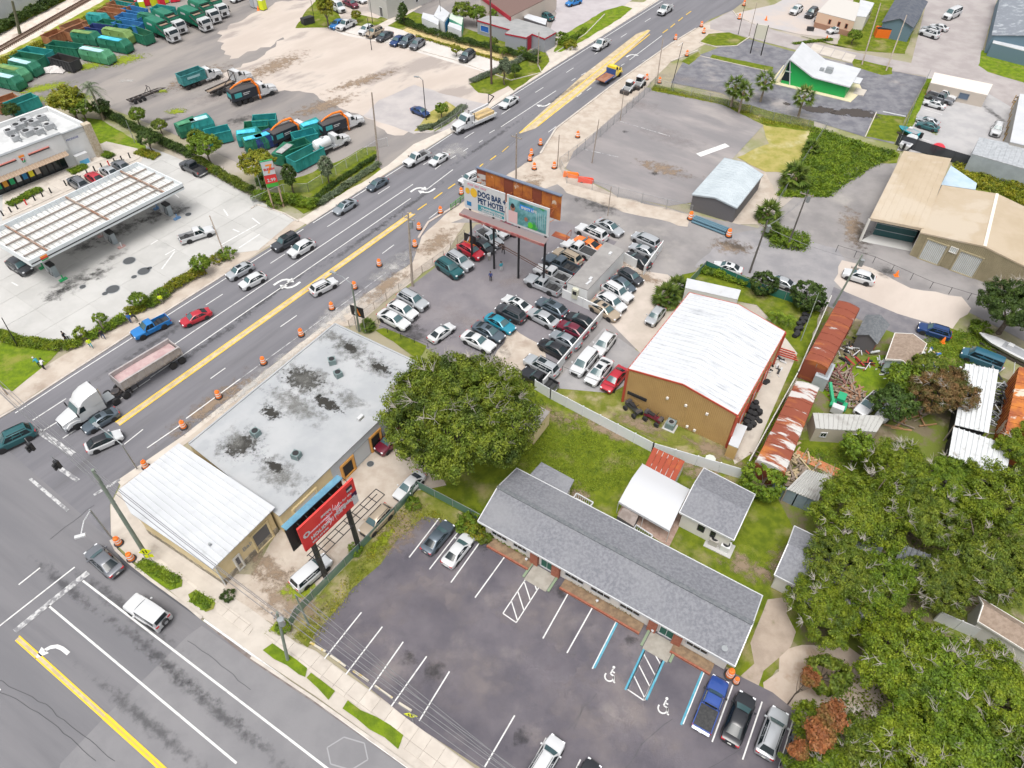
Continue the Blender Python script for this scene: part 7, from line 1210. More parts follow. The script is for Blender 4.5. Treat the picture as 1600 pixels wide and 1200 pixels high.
chain([(1392,216),(1480,242),(1600,275),(1700,300)],2.2,'black screened fence behind the beige carport',M_steelb,3,mesh=NETK)
chain([(1098,415),(1062,455),(1045,470)],1.6,'green mesh fence on the garden side of the concrete court',M_steelg,3,mesh=NETG);chain([(1098,415),(1170,445),(1250,470)],1.6,'dark green screened garden fence on the access road',M_steelg,3,mesh=NETD)
chain([(655,765),(648,777),(570,862),(520,915),(470,968),(462,985)],1.5,'green slatted fence between service yard and parking lot',M_steelg,2.5,mesh=NETG);chain([(655,765),(740,808),(765,822)],1.5,'green chain link fence from the oak to the motel corner',M_steelg,2.5,mesh=NETG)
chain([(478,306),(520,278),(584,236),(600,232)],1.8,'white topped fence behind the hedge strip along the road',M_wht,3,mesh=NET);chain([(392,330),(440,308),(478,306)],1.8,'pale fence behind the station sign hedge',M_wht,3,mesh=NET)
chain([(672,212),(706,190),(722,172)],1.4,'low wire fence round the planted driveway island',M_steelg,2.5,mesh=NET);chain([(725,134),(790,103),(838,78)],1.4,'low wire fence in the far roadside planting',M_steelg,2.5,mesh=NET)
chain([(1302,385),(1360,402),(1450,440),(1540,465)],1.3,'broken wire fence in front of the beige workshop',M_steelb,3,mesh=None);chain([(878,580),(930,600),(960,612)],1.1,'dark rail fence behind the three white cars',M_steelb,2,mesh=None)
chain([(572,524),(584,516),(668,546)],0.9,'low black rail fence round the grass strip by the lot',M_steelb,2.0);chain([(578,518),(590,508)],0.9,'short black rail beside the palm at the lot corner',M_steelb,1.5)
sheet('grass_strip',[(585,520),(598,516),(666,543),(655,565)],M_grass,11)
a,b=G(700,330),G(722,312);t=T('work_railing','green wooden work railing by the road near the billboard','railing',(a+b)/2)
for z in(.5,1.0):t.part('rail',MB().bar(at(a,z),at(b,z),.12),mat('green_timber',(0.10,0.25,0.08),0.7))
for k in range(4):t.part('post',MB().bar(at(lerp(a,b,k/3),0),at(lerp(a,b,k/3),1.2),.14),MATS['green_timber'])
for k,(px,py,rd)in enumerate(((2,352,0),(14,346,0),(24,341,0),(38,334,1),(51,327,0),(63,321,0),(76,315,0),(99,303,0),(133,286,0),(144,280,0),(155,275,0),(166,271,1),(175,267,0),(186,263,0),(198,258,0))):
 p=G(px,py);single('bollard',MB().lathe([(.12,0),(.12,1.15),(.04,1.2)],8,p),MATS['sign_red']if rd else M_trim,'%s bollard of the row before the store, %s from the left edge'%('red' if rd else 'black','first second third fourth fifth sixth seventh eighth ninth tenth eleventh twelfth thirteenth fourteenth last'.split()[k]),'bollard','bollards along the shop walk')
 # ================================================================== trucks, boxes, people and small things
def boxes(P,name,*b,m=None,key=None,par=-1):
 mb=MB()
 for q in b:mb.box(*q)
 return P.add(name,mb,m,par,key)
def cab_conv(P,F,w=2.3,sleeper=False,zc=0.95,key='c'):
 """bonneted cab whose nose is at x = F"""
 h=w/2;k=0.78
 hood=MB().loft([[(x,-h*a,zc-.35),(x,h*a,zc-.35),(x,h*a,z-.12),(x,h*a*.82,z),(x,-h*a*.82,z),(x,-h*a,z-.12)]for x,a,z in((F-2.1,.92,zc+1.05),(F-.5,.78,zc+.78),(F-.02,.70,zc+.62))])
 P.add('hood',hood,M_wht,key=key)
 xb=F-3.55 if not sleeper else F-5.2;zt=zc+1.95 if not sleeper else zc+2.0
 P.add('cab',MB().loft([[(x,-h*a,zc-.3),(x,h*a,zc-.3),(x,h*a,zm),(x,h*b,z-.1),(x,h*b*.85,z),(x,-h*b*.85,z),(x,-h*b,z-.1),(x,-h*a,zm)]for x,a,b,zm,z in((xb,1.0,.95,zc+1.0,zt),(F-2.6,1.0,.92,zc+1.0,zt),(F-2.05,.98,.90,zc+.95,zc+1.06))]),M_wht,key=key)
 if sleeper:
  P.add('sleeper_fairing',MB().loft([[(x,-h*a,zc+1.0),(x,h*a,zc+1.0),(x,h*a,z-.25),(x,h*a*.7,z),(x,-h*a*.7,z),(x,-h*a,z-.25)]for x,a,z in((F-5.25,1.04,zc+3.0),(F-4.2,1.04,zc+2.95),(F-3.3,.98,zc+2.65),(F-2.65,.88,zc+2.02))]),M_wht,key=key)
 P.add('windscreen',MB().add([(F-1.98,-h*.82,zc+1.12),(F-1.98,h*.82,zc+1.12),(F-2.55,h*.80,zc+1.88),(F-2.55,-h*.80,zc+1.88)],[(0,1,2,3)]),M_glassg)
 for s in(1,-1):
  P.add('side_window',MB().add([(F-2.2,s*(h+.012),zc+1.05),(F-3.1,s*(h+.012),zc+1.05),(F-3.1,s*(h*.955+.02),zc+1.75),(F-2.65,s*(h*.955+.02),zc+1.75)],[(0,1,2,3)]),M_glass)
  P.add('mirror',MB().box(F-2.05,F-1.9,min(s*(h+.1),s*(h+.35)),max(s*(h+.1),s*(h+.35)),zc+.9,zc+1.5),M_trim)
  P.add('headlight',MB().box(F-.25,F+.0,min(s*h*.5,s*h*.78),max(s*h*.5,s*h*.78),zc-.1,zc+.2),M_lamp)
  P.add('fender',MB().loft([[(x,s*h*.62,z-.3),(x,s*h*1.0,z-.35),(x,s*h*.98,z),(x,s*h*.62,z)]for x,z in((F-2.0,zc+.1),(F-1.5,zc+.42),(F-.8,zc+.42),(F-.25,zc+.1))]),M_wht,key=key)
  P.add('fuel_tank',MB().tube((F-4.3,s*h*.78,.75),(F-2.9,s*h*.78,.75),.33,n=12),M_chr)
 P.add('grille',MB().box(F-.03,F+.03,-h*.42,h*.42,zc-.15,zc+.52),M_trim);P.add('bumper',MB().box(F-.1,F+.12,-h*.9,h*.9,.42,.78),M_chr)
def cab_coe(P,F,w=2.4,zc=1.0):
 h=w/2
 P.add('cab',MB().loft([[(x,-h,zc-.45),(x,h,zc-.45),(x,h,z-.12),(x,h*.93,z),(x,-h*.93,z),(x,-h,z-.12)]for x,z in((F-1.9,zc+1.75),(F-.4,zc+1.75),(F-.0,zc+1.0))]),M_wht)
 P.add('windscreen',MB().add([(F+.02,-h*.86,zc+1.0),(F+.02,h*.86,zc+1.0),(F-.32,h*.84,zc+1.62),(F-.32,-h*.84,zc+1.62)],[(0,1,2,3)]),M_glass)
 P.add('nose_panel',MB().box(F-.05,F+.06,-h*.96,h*.96,zc-.5,zc+.95),M_wht);P.add('grille',MB().box(F+.05,F+.09,-h*.4,h*.4,zc-.3,zc+.4),M_trim)
 for s in(1,-1):
  P.add('side_window',MB().box(F-1.35,F-.45,min(s*h,s*(h+.02)),max(s*h,s*(h+.02)),zc+.75,zc+1.45),M_glass);P.add('headlight',MB().box(F+.05,F+.1,min(s*h*.55,s*h*.85),max(s*h*.55,s*h*.85),zc-.25,zc),M_lamp);P.add('mirror',MB().box(F-.1,F+.05,min(s*(h+.08),s*(h+.3)),max(s*(h+.08),s*(h+.3)),zc+.8,zc+1.4),M_trim)
def chassis(P,x0,x1,axles,front,r=0.5,w=2.3):
 P.add('frame_rail',MB().box(x0,x1,.35,.5,.72,.98),M_frame);P.add('frame_rail',MB().box(x0,x1,-.5,-.35,.72,.98),M_frame)
 wheels(P,[front]+axles,w/2-.17,r,.32)
 for x in axles:P.add('axle',MB().tube((x,-.9,r),(x,.9,r),.12,n=8),M_frame)
tg=mat('truck_green',(0.008,0.13,0.075),0.45,col2=(0.012,0.17,0.10),nscale=.8,obj=True);tgp=mat('hopper_brown',(0.24,0.16,0.11),0.8,col2=(0.30,0.22,0.16),nscale=1,obj=True)
GTR=Proto();chassis(GTR,-4.6,3.0,[-3.0,-1.6],3.3);cab_coe(GTR,4.7)
GTR.add('body',MB().loft([[(x,-1.22,1.1),(x,1.22,1.1),(x,1.25,z-.3),(x,1.1,z),(x,-1.1,z),(x,-1.25,z-.3)]for x,z in((-4.7,3.0),(-3.9,3.6),(0.7,3.6))]),tg)
GTR.add('hopper',MB().box(0.75,2.7,-1.22,-1.12,1.1,3.3).box(0.75,2.7,1.12,1.22,1.1,3.3).box(2.6,2.7,-1.12,1.12,1.1,3.3),tg);GTR.add('hopper_cover',MB().box(0.95,2.55,-.95,.95,3.02,3.12),tgp);GTR.add('hopper_rim',MB().box(.75,.95,-1.22,1.22,3.3,3.42).box(2.5,2.7,-1.22,1.22,3.3,3.42),M_trim)
GTR.add('hopper_floor',MB().box(.75,2.6,-1.12,1.12,1.1,2.2),M_trim)
for s in(1,-1):GTR.add('arm',MB().bar((0.4,s*1.36,2.9),(3.6,s*1.36,1.6),.14,.22).bar((3.6,s*1.36,1.6),(4.95,s*1.36,1.3),.14,.2),M_frame);GTR.add('white_lettering',MB().box(-3.2,-1.4,min(s*1.262,s*1.27),max(s*1.262,s*1.27),2.5,2.9),M_wht);GTR.add('side_panel',MB().box(-.6,.3,min(s*1.255,s*1.3),max(s*1.255,s*1.3),1.4,3.1),tg)
def rolloff_body(P,L0=-4.6,L1=1.0,m=None,tarp=None,fill=None,h=2.0,z0=1.15):
 P.add('box_side',MB().box(L0,L1,-1.22,-1.12,z0,z0+h),m);P.add('box_side',MB().box(L0,L1,1.12,1.22,z0,z0+h),m);P.add('box_end',MB().box(L0,L0+.1,-1.12,1.12,z0,z0+h),m);P.add('box_end',MB().box(L1-.1,L1,-1.12,1.12,z0,z0+h),m)
 P.add('box_rim',MB().box(L0-.04,L1+.04,-1.28,-1.1,z0+h,z0+h+.1).box(L0-.04,L1+.04,1.1,1.28,z0+h,z0+h+.1),m)
 P.add('box_floor',MB().box(L0+.1,L1-.1,-1.12,1.12,z0,z0+(h*.45 if fill else.15)),fill or M_rust)
 P.add('box_post',MB().box(-100,-99.9,0,.1,0,.1),m)if False else None
 for k in range(1,7):x=L0+(L1-L0)*k/7;P.add('side_rib',MB().box(x-.06,x+.06,1.22,1.30,z0,z0+h).box(x-.06,x+.06,-1.30,-1.22,z0,z0+h),m)
M_teal=mat('container_teal',(0.03,0.18,0.18),0.6,col2=(0.05,0.26,0.27),nscale=.8,obj=True)
RO=Proto();chassis(RO,-4.8,3.4,[-3.6,-2.3,-1.0],3.6);cab_conv(RO,4.9);rolloff_body(RO,m=M_teal)
for s in(1,-1):RO.add('lettering_panel',MB().box(-3.4,-.4,min(s*1.31,s*1.315),max(s*1.31,s*1.315),2.2,2.7),mat('pale_teal',(0.30,0.50,0.52),.6))
HK=Proto();chassis(HK,-4.8,3.4,[-3.2,-1.9],3.6);cab_conv(HK,4.9)
HK.add('tilt_rail',MB().box(-5.0,1.0,.55,.75,1.0,1.25).box(-5.0,1.0,-.75,-.55,1.0,1.25),M_frame);HK.add('deck',MB().box(-4.9,.8,-.5,.5,1.0,1.1),mat('dusty_deck',(0.25,0.19,0.14),.9));HK.add('head_frame',MB().bar((1.0,-.9,1.1),(1.0,-.9,2.9),.12).bar((1.0,.9,1.1),(1.0,.9,2.9),.12).bar((1.0,-.9,2.9),(1.0,.9,2.9),.12).bar((1,-.9,2.9),(-1.6,-.6,1.2),.1),M_frame)
GR=Proto();chassis(GR,-4.8,3.4,[-3.6,-2.3,-1.0],3.6);cab_conv(GR,4.9);dk=mat('grapple_box_black',(0.02,0.025,0.035),.5)
GR.add('body',MB().box(-4.8,.6,-1.25,1.25,1.1,2.9),dk);GR.add('load',MB().loft([[(x,-1.15,2.9),(x,1.15,2.9),(x,.8,2.9+z),(x,0,2.95+z),(x,-.8,2.9+z)]for x,z in((-4.7,.1),(-3,.35),(-1,.3),(.5,.1))]),mat('dark_cover',(0.06,0.055,0.055),.8));og2=mat('crane_orange',(0.80,0.20,0.015),.45)
GR.add('crane_mast',MB().box(.7,1.1,-.35,.35,1.0,3.1),og2);GR.add('crane_leg',MB().bar((.9,-1.25,.3),(.9,-1.25,2.8),.25).bar((.9,1.25,.3),(.9,1.25,2.8),.25).bar((.9,-1.25,2.8),(.9,1.25,2.8),.25),og2);GR.add('crane_boom',MB().path([(.9,0,3.0),(.4,.1,3.9),(-1.4,.2,4.0),(-3.2,.3,3.55),(-4.2,.3,3.1)],[.22,.24,.2,.16,.14],6),og2)
for s in(1,-1):GR.add('lettering_panel',MB().box(-4.2,-2.7,min(s*1.255,s*1.262),max(s*1.255,s*1.262),1.7,2.6),mat('sign_teal',(0.05,0.35,0.36),.6));GR.add('lettering',MB().box(-2.4,-.9,min(s*1.255,s*1.262),max(s*1.255,s*1.262),2.2,2.35).box(-2.4,-1.2,min(s*1.255,s*1.262),max(s*1.255,s*1.262),1.9,2.02),M_wht)
GR.add('rear_sign',MB().box(-4.82,-4.8,-.9,.9,1.7,2.5),MATS['sign_teal'])
TK=Proto();chassis(TK,-3.6,2.6,[-2.0],2.7,.45,2.2);cab_conv(TK,3.9,2.1,zc=.85);TK.add('tank',MB().lathe([(.3,-2.2),(.8,-2.0),(.95,-1.7),(.95,1.0),(.8,1.25),(.3,1.4)],18,M=Matrix.Translation((-1.5,0,1.95))@Matrix.Rotation(math.pi/2,4,'Y')),mat('tank_white',(0.66,0.68,0.70),.3,coat=.5));TK.add('deck',MB().box(-3.9,.2,-1.1,1.1,.98,1.1),M_steelg);TK.add('tank_hatch',MB().tube((-1.6,0,2.85),(-1.6,0,3.05),.3,n=10),M_steelg)
def stampt(P,name,label,cat,f,r_,grp,z=.045,sc=None,**k):a,b=G(*f,1.0),G(*r_,1.0);c=(a+b)/2;sc=sc if sc!='fit' else max(.72,min(1.15,(a-b).length/9.7));return P.stamp(name,label,cat,(c.x,c.y,z),heading(b,a),grp,sc=sc,**k)
for i,(f,r_,l)in enumerate((((271,72),(222,52),'front left green refuse truck with white cab in the truck yard'),((283,60),(234,38),'green refuse truck just behind the front left one'),((323,55),(272,34),'green refuse truck with a colourful side poster in the middle'),((337,43),(287,20),'green refuse truck second from the right of the row'),((347,33),(303,12),'green refuse truck at the far right end of the row'))):stampt(GTR,'refuse_truck',l,'refuse truck',f,r_,'refuse trucks in the yard',sc=1.08)
stampt(RO,'container_truck','white truck carrying an open teal container in the yard','truck',(335,120),(274,143),'yard trucks',sc='fit');stampt(HK,'hook_truck','white truck with empty tilt frame beside the teal container truck','truck',(381,124),(318,153),'yard trucks',sc='fit')
for f,r_,l in(((421,143),(353,166),'black grapple truck with orange crane, farthest up the yard'),((481,200),(418,229),'black grapple truck with orange crane among the green bins'),((558,189),(495,213),'black grapple truck with orange crane nearest the driveway')):stampt(GR,'grapple_truck',l,'truck',f,r_,'grapple trucks with orange cranes',sc='fit')
stampt(TK,'tank_truck','small white tank truck by the open bin of lumber','truck',(533,220),(488,241),'yard trucks')
P=Proto();chassis(P,-4.5,4.0,[-3.4,-2.1],-4.9 if False else-0.8);P.add('tilt_frame',MB().box(-4.8,4.4,.5,.7,1.1,1.3).box(-4.8,4.4,-.7,-.5,1.1,1.3),M_frame);P.add('drawbar',MB().bar((4.4,-.6,1.2),(6.2,0,.9),.15).bar((4.4,.6,1.2),(6.2,0,.9),.15),M_frame);P.add('head_frame',MB().bar((1.6,-.9,1.2),(1.6,-.9,2.9),.12).bar((1.6,.9,1.2),(1.6,.9,2.9),.12).bar((1.6,-.9,2.9),(1.6,.9,2.9),.12).bar((-.2,0,1.2),(1.6,0,2.9),.1),M_frame);P.add('cross_member',MB().box(-4.8,-4.5,-1.1,1.1,1.0,1.2).box(-2,-1.8,-1.1,1.1,1.0,1.2).box(2,2.2,-1.1,1.1,1.0,1.2),M_frame)
stampt(P,'frame_trailer','dark empty roll-off trailer standing alone in the yard','trailer',(243,147),(192,167),None,sc='fit')
P=Proto();chassis(P,-5.0,3.8,[-3.9,-2.6,-1.3],3.9);cab_conv(P,5.1);P.add('flatbed',MB().box(-5.1,1.0,-1.25,1.25,1.05,1.25),M_wht);P.add('load_board',MB().box(-4.6,-.2,-1.0,1.0,1.25,1.75),mat('plywood',(0.55,0.40,0.18),.8,col2=(0.48,0.36,0.2),nscale=1.5,obj=True));P.add('crane_base',MB().box(.4,1.2,-.6,.6,1.2,2.4),M_wht);P.add('crane_boom',MB().bar((.9,0,2.8),(-3.6,.3,3.2),.35,.4),M_wht);P.add('boom_fork',MB().bar((-3.6,.3,3.2),(-4.6,-.6,4.6),.15).bar((-3.6,.3,3.2),(-4.6,.9,4.6),.15).bar((-4.6,-.6,4.6),(-4.6,.9,4.6),.12),M_trim);P.add('side_box',MB().box(-4.8,.8,-1.27,-1.2,.7,1.05).box(-4.8,.8,1.2,1.27,.7,1.05),M_wht);P.add('operator_guard',MB().bar((.6,-.9,1.2),(.6,-.9,2.9),.08).bar((.6,.9,1.2),(.6,.9,2.9),.08).bar((.6,-.9,2.9),(.6,.9,2.9),.08),M_trim)
stampt(P,'crane_truck','white crane truck carrying plywood on the main road','truck',(704,203),(762,176),'vehicles driving on the main road')
P=Proto();chassis(P,-3.8,2.4,[-2.2],2.5,.45,2.2);cab_conv(P,3.7,2.1,zc=.85);P.add('flatbed',MB().box(-4.1,.1,-1.15,1.15,1.0,1.12),mat('rusty_bed',(0.24,0.09,0.05),.8,col2=(0.32,0.16,0.10),nscale=.8,obj=True));P.add('bed_edge',MB().box(-4.1,.1,-1.22,-1.15,.95,1.2).box(-4.1,.1,1.15,1.22,.95,1.2),mat('tow_blue',(0.03,0.08,0.25),.5));P.add('head_board',MB().box(.1,.25,-1.15,1.15,1.0,2.3),MATS['tow_blue'])
stampt(P,'tow_truck','yellow flatbed tow truck with rusty blue edged bed','tow truck',(962,103),(928,126),'vehicles driving on the main road',c=PNT['yellow'])
P=Proto();chassis(P,-3.9,3.2,[-3.2,-1.8],3.3,.52,2.45);cab_conv(P,4.7,2.45,sleeper=True,zc=1.0);P.add('fifth_wheel',MB().tube((-2.5,0,1.0),(-2.5,0,1.2),.55,n=14),M_frame);P.add('mudguard',MB().box(-4.1,-3.9,-1.2,-.7,.5,1.1).box(-4.1,-3.9,.7,1.2,.5,1.1),M_trim);P.add('exhaust_stack',MB().tube((-.7,.95,1.0),(-.7,.95,3.9),.09,n=8).tube((-.7,-.95,1.0),(-.7,-.95,3.9),.09,n=8),M_chr);P.add('deck_plate',MB().box(-2.0,-.6,-.8,.8,1.0,1.06),M_steelg)
f,r_=G(96,678,1.0),G(278,561,1.0);d=(r_-f).normalized();c=f+d*4.7
P.stamp('semi_tractor','white semi truck tractor pulling the dump trailer','truck',(c.x,c.y,.045),heading(r_,f),'vehicles driving on the main road')
P=Proto();tg2=mat('trailer_silver',(0.42,0.40,0.40),.5,.2,col2=(0.36,0.33,0.32),nscale=1,obj=True);LL=8.4
prof=lambda x,z:[(x,-.85,1.15),(x,.85,1.15),(x,1.25,1.75),(x,1.25,z),(x,1.12,z),(x,1.10,1.8),(x,.75,1.3),(x,-.75,1.3),(x,-1.10,1.8),(x,-1.12,z),(x,-1.25,z),(x,-1.25,1.75)]
P.add('tub',MB().loft([prof(x,2.85)for x in(-LL/2,LL/2)],smooth=False),tg2);P.add('end_wall',MB().box(-LL/2-.02,-LL/2+.08,-1.2,1.2,1.3,2.85),tg2);P.add('end_wall',MB().box(LL/2-.08,LL/2+.02,-1.2,1.2,1.3,2.85),tg2)
for k in range(11):
 x=-LL/2+LL*k/10
 for s in(1,-1):P.add('side_rib',MB().box(x-.07,x+.07,min(s*1.25,s*1.36),max(s*1.25,s*1.36),1.6,2.8),tg2)
P.add('top_rail',MB().box(-LL/2,LL/2,1.1,1.34,2.85,2.95).box(-LL/2,LL/2,-1.34,-1.1,2.85,2.95),tg2);P.add('load',MB().loft([[(x,-1.1,2.3),(x,1.1,2.3),(x,.7,2.3+z),(x,0,2.4+z),(x,-.7,2.3+z)]for x,z in((-LL/2+.2,.05),(-1.5,.35),(1.5,.4),(LL/2-.2,.05))]),mat('mauve_sand',(0.40,0.27,0.27),.9,col2=(0.46,0.34,0.33),nscale=1.2,obj=True))
wheels(P,[-3.9,-2.6],1.02,.5,.36);P.add('landing_leg',MB().bar((2.4,-.7,.3),(2.4,-.7,1.2),.12).bar((2.4,.7,.3),(2.4,.7,1.2),.12),M_frame);P.add('frame_rail',MB().box(-4.5,4.3,-.5,-.35,.95,1.15).box(-4.5,4.3,.35,.5,.95,1.15),M_frame)
c=r_-d*(LL/2);P.stamp('dump_trailer','long silver ribbed dump trailer with mauve load behind the white semi','trailer',(c.x,c.y,.05),heading(r_,f),'vehicles driving on the main road')
def bin_proto(closed):
 P=Proto();h=1.7
 if not closed:
  rolloff_body(P,-3.0,3.0,M_teal,h=1.6,z0=.2)
  P.p=[(n,me,par,{'box_floor':'i'}.get(n,'c'),lb,a,z,st)for(n,me,par,k,lb,a,z,st)in P.p]
 else:
  P.add('body',MB().loft([[(x,-1.1,.2),(x,1.1,.2),(x,1.2,1.2),(x,1.0,z),(x,-1.0,z),(x,-1.2,1.2)]for x,z in((-2.9,1.9),(2.2,2.2),(2.9,1.5))],smooth=False),M_teal,key='c')
  P.add('lid',MB().box(-2.6,1.8,-.98,.2,2.12,2.22),M_teal,key='t');P.add('door',MB().box(2.9,3.0,-.8,.8,.4,1.4),M_teal,key='c')
  P.add('side_rib',MB().box(-1.0,-.9,1.1,1.25,.2,1.9).box(1.0,1.1,1.1,1.25,.2,1.9).box(-1.0,-.9,-1.25,-1.1,.2,1.9).box(1.0,1.1,-1.25,-1.1,.2,1.9),M_teal,key='c')
 P.add('skid',MB().box(-3.0,3.0,-.6,-.4,0,.2).box(-3.0,3.0,.4,.6,0,.2),M_frame);return P
BO,BC=bin_proto(False),bin_proto(True)
def bm_(n,c,c2=None):return mat(n,c,.6,col2=c2 or tuple(min(1,x*1.4+.01)for x in c),nscale=.7,obj=True)
BM={'green':bm_('bin_green',(0.006,0.11,0.06)),'teal':bm_('bin_teal',(0.01,0.20,0.19)),'blue':bm_('bin_blue',(0.02,0.14,0.34)),'cyan':bm_('bin_cyan',(0.05,0.40,0.55)),'pale':bm_('bin_pale_blue',(0.33,0.52,0.56)),'olive':bm_('bin_olive',(0.13,0.22,0.06)),'rust':bm_('bin_rust',(0.26,0.10,0.045),(0.36,0.17,0.08)),'navy':bm_('bin_navy',(0.01,0.03,0.13)),'black':bm_('bin_black',(0.02,0.02,0.022)),'grey':bm_('bin_grey',(0.28,0.28,0.28)),'moss':bm_('bin_moss',(0.05,0.20,0.10)),'lumber':mat('lumber_waste',(0.55,0.42,0.22),.9,col2=(0.26,0.18,0.12),nscale=2.5,thr=(.48,.55),obj=True)}
K_=0
def bin_(closed,ax,ay,bx,by,c,t,lab):
 a,b=G(ax,ay,1),G(bx,by,1);m=(a+b)/2;L=(b-a).length;(BC if closed else BO).stamp('roll_off_container' if not closed else 'compactor_box',lab,'container',(m.x,m.y,.03),heading(a,b),'waste containers in the truck yard',sc=(max(.75,min(1.35,L/6.1)),1.12,1.25),c=BM[c],t=BM[t],i=BM[t])
for row in[(0,69,88,122,94,'green','blue','big open dark green container with blue inner wall at the grass edge'),(1,122,96,168,104,'moss','pale','pale green closed container with pale blue top, nearest the open yard'),(1,148,78,198,87,'green','cyan','dark green closed container with bright blue top'),(1,108,70,148,75,'green','olive','closed green container with olive lid beside the bright blue topped one'),(1,155,64,202,73,'olive','olive','olive closed container behind the bright blue topped one'),(0,66,78,88,68,'rust','rust','rust orange container at the grass verge'),(0,92,64,124,51,'rust','pale','rusty open container with a pale blue leaning lid'),(1,132,42,160,46,'teal','teal','teal closed container at the upper verge'),(0,148,52,178,56,'green','blue','green container with blue side next to the teal closed one'),(0,98,71,128,58,'rust','blue','rusty open container lying beside the olive lid one'),(0,132,60,166,64,'navy','rust','navy open container with rusty inside'),(0,178,42,212,47,'blue','rust','blue open container left of the refuse trucks'),(0,174,52,212,58,'blue','rust','blue container with rust floor below the previous row'),(0,194,62,226,73,'green','rust','green open container with debris, right before the front refuse truck'),(0,150,33,184,38,'rust','rust','rust red open container second from the top row'),(0,164,22,198,27,'rust','rust','rust red open container in the top row'),(0,166,9,210,17,'green','blue','tall dark green container with white lettering at the top'),(0,188,30,218,36,'blue','rust','blue open container behind the refuse trucks'),(0,170,15,205,22,'teal','rust','teal container just under the tall dark green one'),(0,30,98,72,104,'teal','black','teal open container with black rubble at the left'),(0,18,107,60,113,'green','rust','dark container with brown rubble at the left'),(1,14,116,54,125,'green','pale','green closed container with pale blue lid at the left'),(1,-6,126,36,135,'moss','olive','long moss green container at the left edge'),(1,-12,139,28,147,'green','pale','green container with pale blue lid at the left edge'),(0,78,108,112,116,'black','lumber','black container overflowing with mixed junk'),(0,8,188,52,170,'teal','rust','open rusty floored container behind the store'),(0,-10,183,20,172,'rust','rust','rusty container at the left edge behind the store'),(0,392,202,424,199,'teal','navy','open teal and navy container at the top of the bin cluster'),(0,380,213,412,209,'green','moss','green container left in the bin cluster'),(1,370,226,398,222,'teal','cyan','teal closed container with turquoise top in the cluster'),(1,380,236,408,229,'green','cyan','green closed container with turquoise top, lowest left of the cluster'),(1,398,232,420,224,'navy','cyan','navy closed container with bright top in the cluster'),(1,430,258,450,242,'green','grey','green closed container with grey lid by the yellow green tree'),(0,446,246,474,236,'green','blue','green open container beside the lumber bin'),(0,456,228,486,220,'teal','blue','teal open container under the tank truck'),(1,468,213,494,205,'teal','cyan','turquoise topped container between the two grapple trucks'),(0,450,266,495,242,'teal','lumber','teal open container heaped with lumber waste'),(1,278,214,300,207,'green','moss','green container left of three behind the hedge'),(1,298,208,320,202,'teal','pale','teal container with white top, middle of three behind the hedge'),(0,326,224,346,219,'teal','blue','blue open container right of three behind the hedge'),(0,232,28,262,32,'teal','lumber','open container filled with pale debris behind the refuse trucks'),(1,212,40,240,46,'green','green','plain green box behind the front refuse trucks'),]:bin_(*row)
c=G(350,3);P=Proto();P.add('body',MB().box(-1.6,1.6,-1,1,0,1.5),M_teal,key='c');P.add('lid',MB().box(-1.6,1.6,-1,0,1.5,1.65),M_trim);P.add('rib',MB().box(-.1,.1,1,1.1,0,1.5),M_teal,key='c')
P.stamp('dumpster','small green dumpster beside the white car at the top edge','dumpster',(c.x,c.y,.05),R(20),c=BM['green']);c=G(472,42);P.stamp('dumpster','black dumpster at the corner of the far lot verge','dumpster',(c.x,c.y,.05),R(40),sc=.9,c=BM['black']);c=G(1378,48);P.stamp('dumpster','orange container in front of the blue house','dumpster',(c.x,c.y,.05),R(-10),sc=(2.0,1.1,1.3),c=mat('dumpster_orange',(0.75,0.15,0.01),.6));c=G(1509,138);P.stamp('dumpster','dark blue dumpster against the beige long building','dumpster',(c.x,c.y,.05),R(-10),sc=.8,c=BM['navy']);c=G(1256,40);P.stamp('dumpster','small dark bin by the fence of the upper parking lot','dumpster',(c.x,c.y,.05),R(-10),sc=.5,c=BM['black'])
PT=Proto();PT.add('cabin',MB().box(-.6,.6,-.6,.6,0,2.1),M_wht,key='c');PT.add('roof',MB().loft([[(x,-.62,2.1),(x,.62,2.1),(x,.4,2.3),(x,-.4,2.3)]for x in(-.62,.62)],smooth=False),M_wht);PT.add('door',MB().box(-.42,.42,-.63,-.6,.1,1.95),M_wht,key='c');PT.add('base',MB().box(-.65,.65,-.65,.65,0,.12),M_trim)
tcol={'r':mat('toilet_red',(0.65,0.02,0.05),.5),'y':mat('toilet_lime',(0.62,0.72,0.02),.5),'b':mat('toilet_blue',(0.06,0.30,0.55),.5),'g':mat('toilet_grey',(0.40,0.43,0.46),.5),'t':mat('toilet_teal',(0.02,0.35,0.33),.5),'w':M_wht}
for i,(px,py,k,l)in enumerate(((209,24,'r','red portable toilet at the left front of the group'),(215,27,'y','lime portable toilet beside the left front red one'),(221,18,'r','red portable toilet in the second file'),(233,20,'y','lime portable toilet in front centre'),(245,21,'r','red portable toilet at the right front of the group'),(249,14,'y','lime portable toilet behind the right front red one'),(226,9,'y','lime portable toilet in the back row left'),(232,6,'g','grey portable toilet in the back row'),(239,8,'w','white portable toilet in the back row'),(217,9,'t','teal portable toilet in the back row left'),(253,5,'b','blue portable toilet at the back right'),(246,4,'t','teal portable toilet at the back right'),(262,12,'r','red portable toilet left of a close pair'),(267,11,'r','red portable toilet right of a close pair'),(263,3,'r','red portable toilet behind the close pair'),(279,4,'y','lime portable toilet left of the far lime pair'),(289,3,'y','lime portable toilet right of the far lime pair'),(388,18,'g','grey portable toilet left of the lone three'),(394,19,'w','white portable toilet middle of the lone three'),(402,22,'y','lime portable toilet right of the lone three'))):
 c=G(px,py);PT.stamp('portable_toilet',l,'portable toilet',(c.x,c.y,.03),R(20+i*7),'portable toilets in the truck yard',sc=1.12,c=tcol[k])
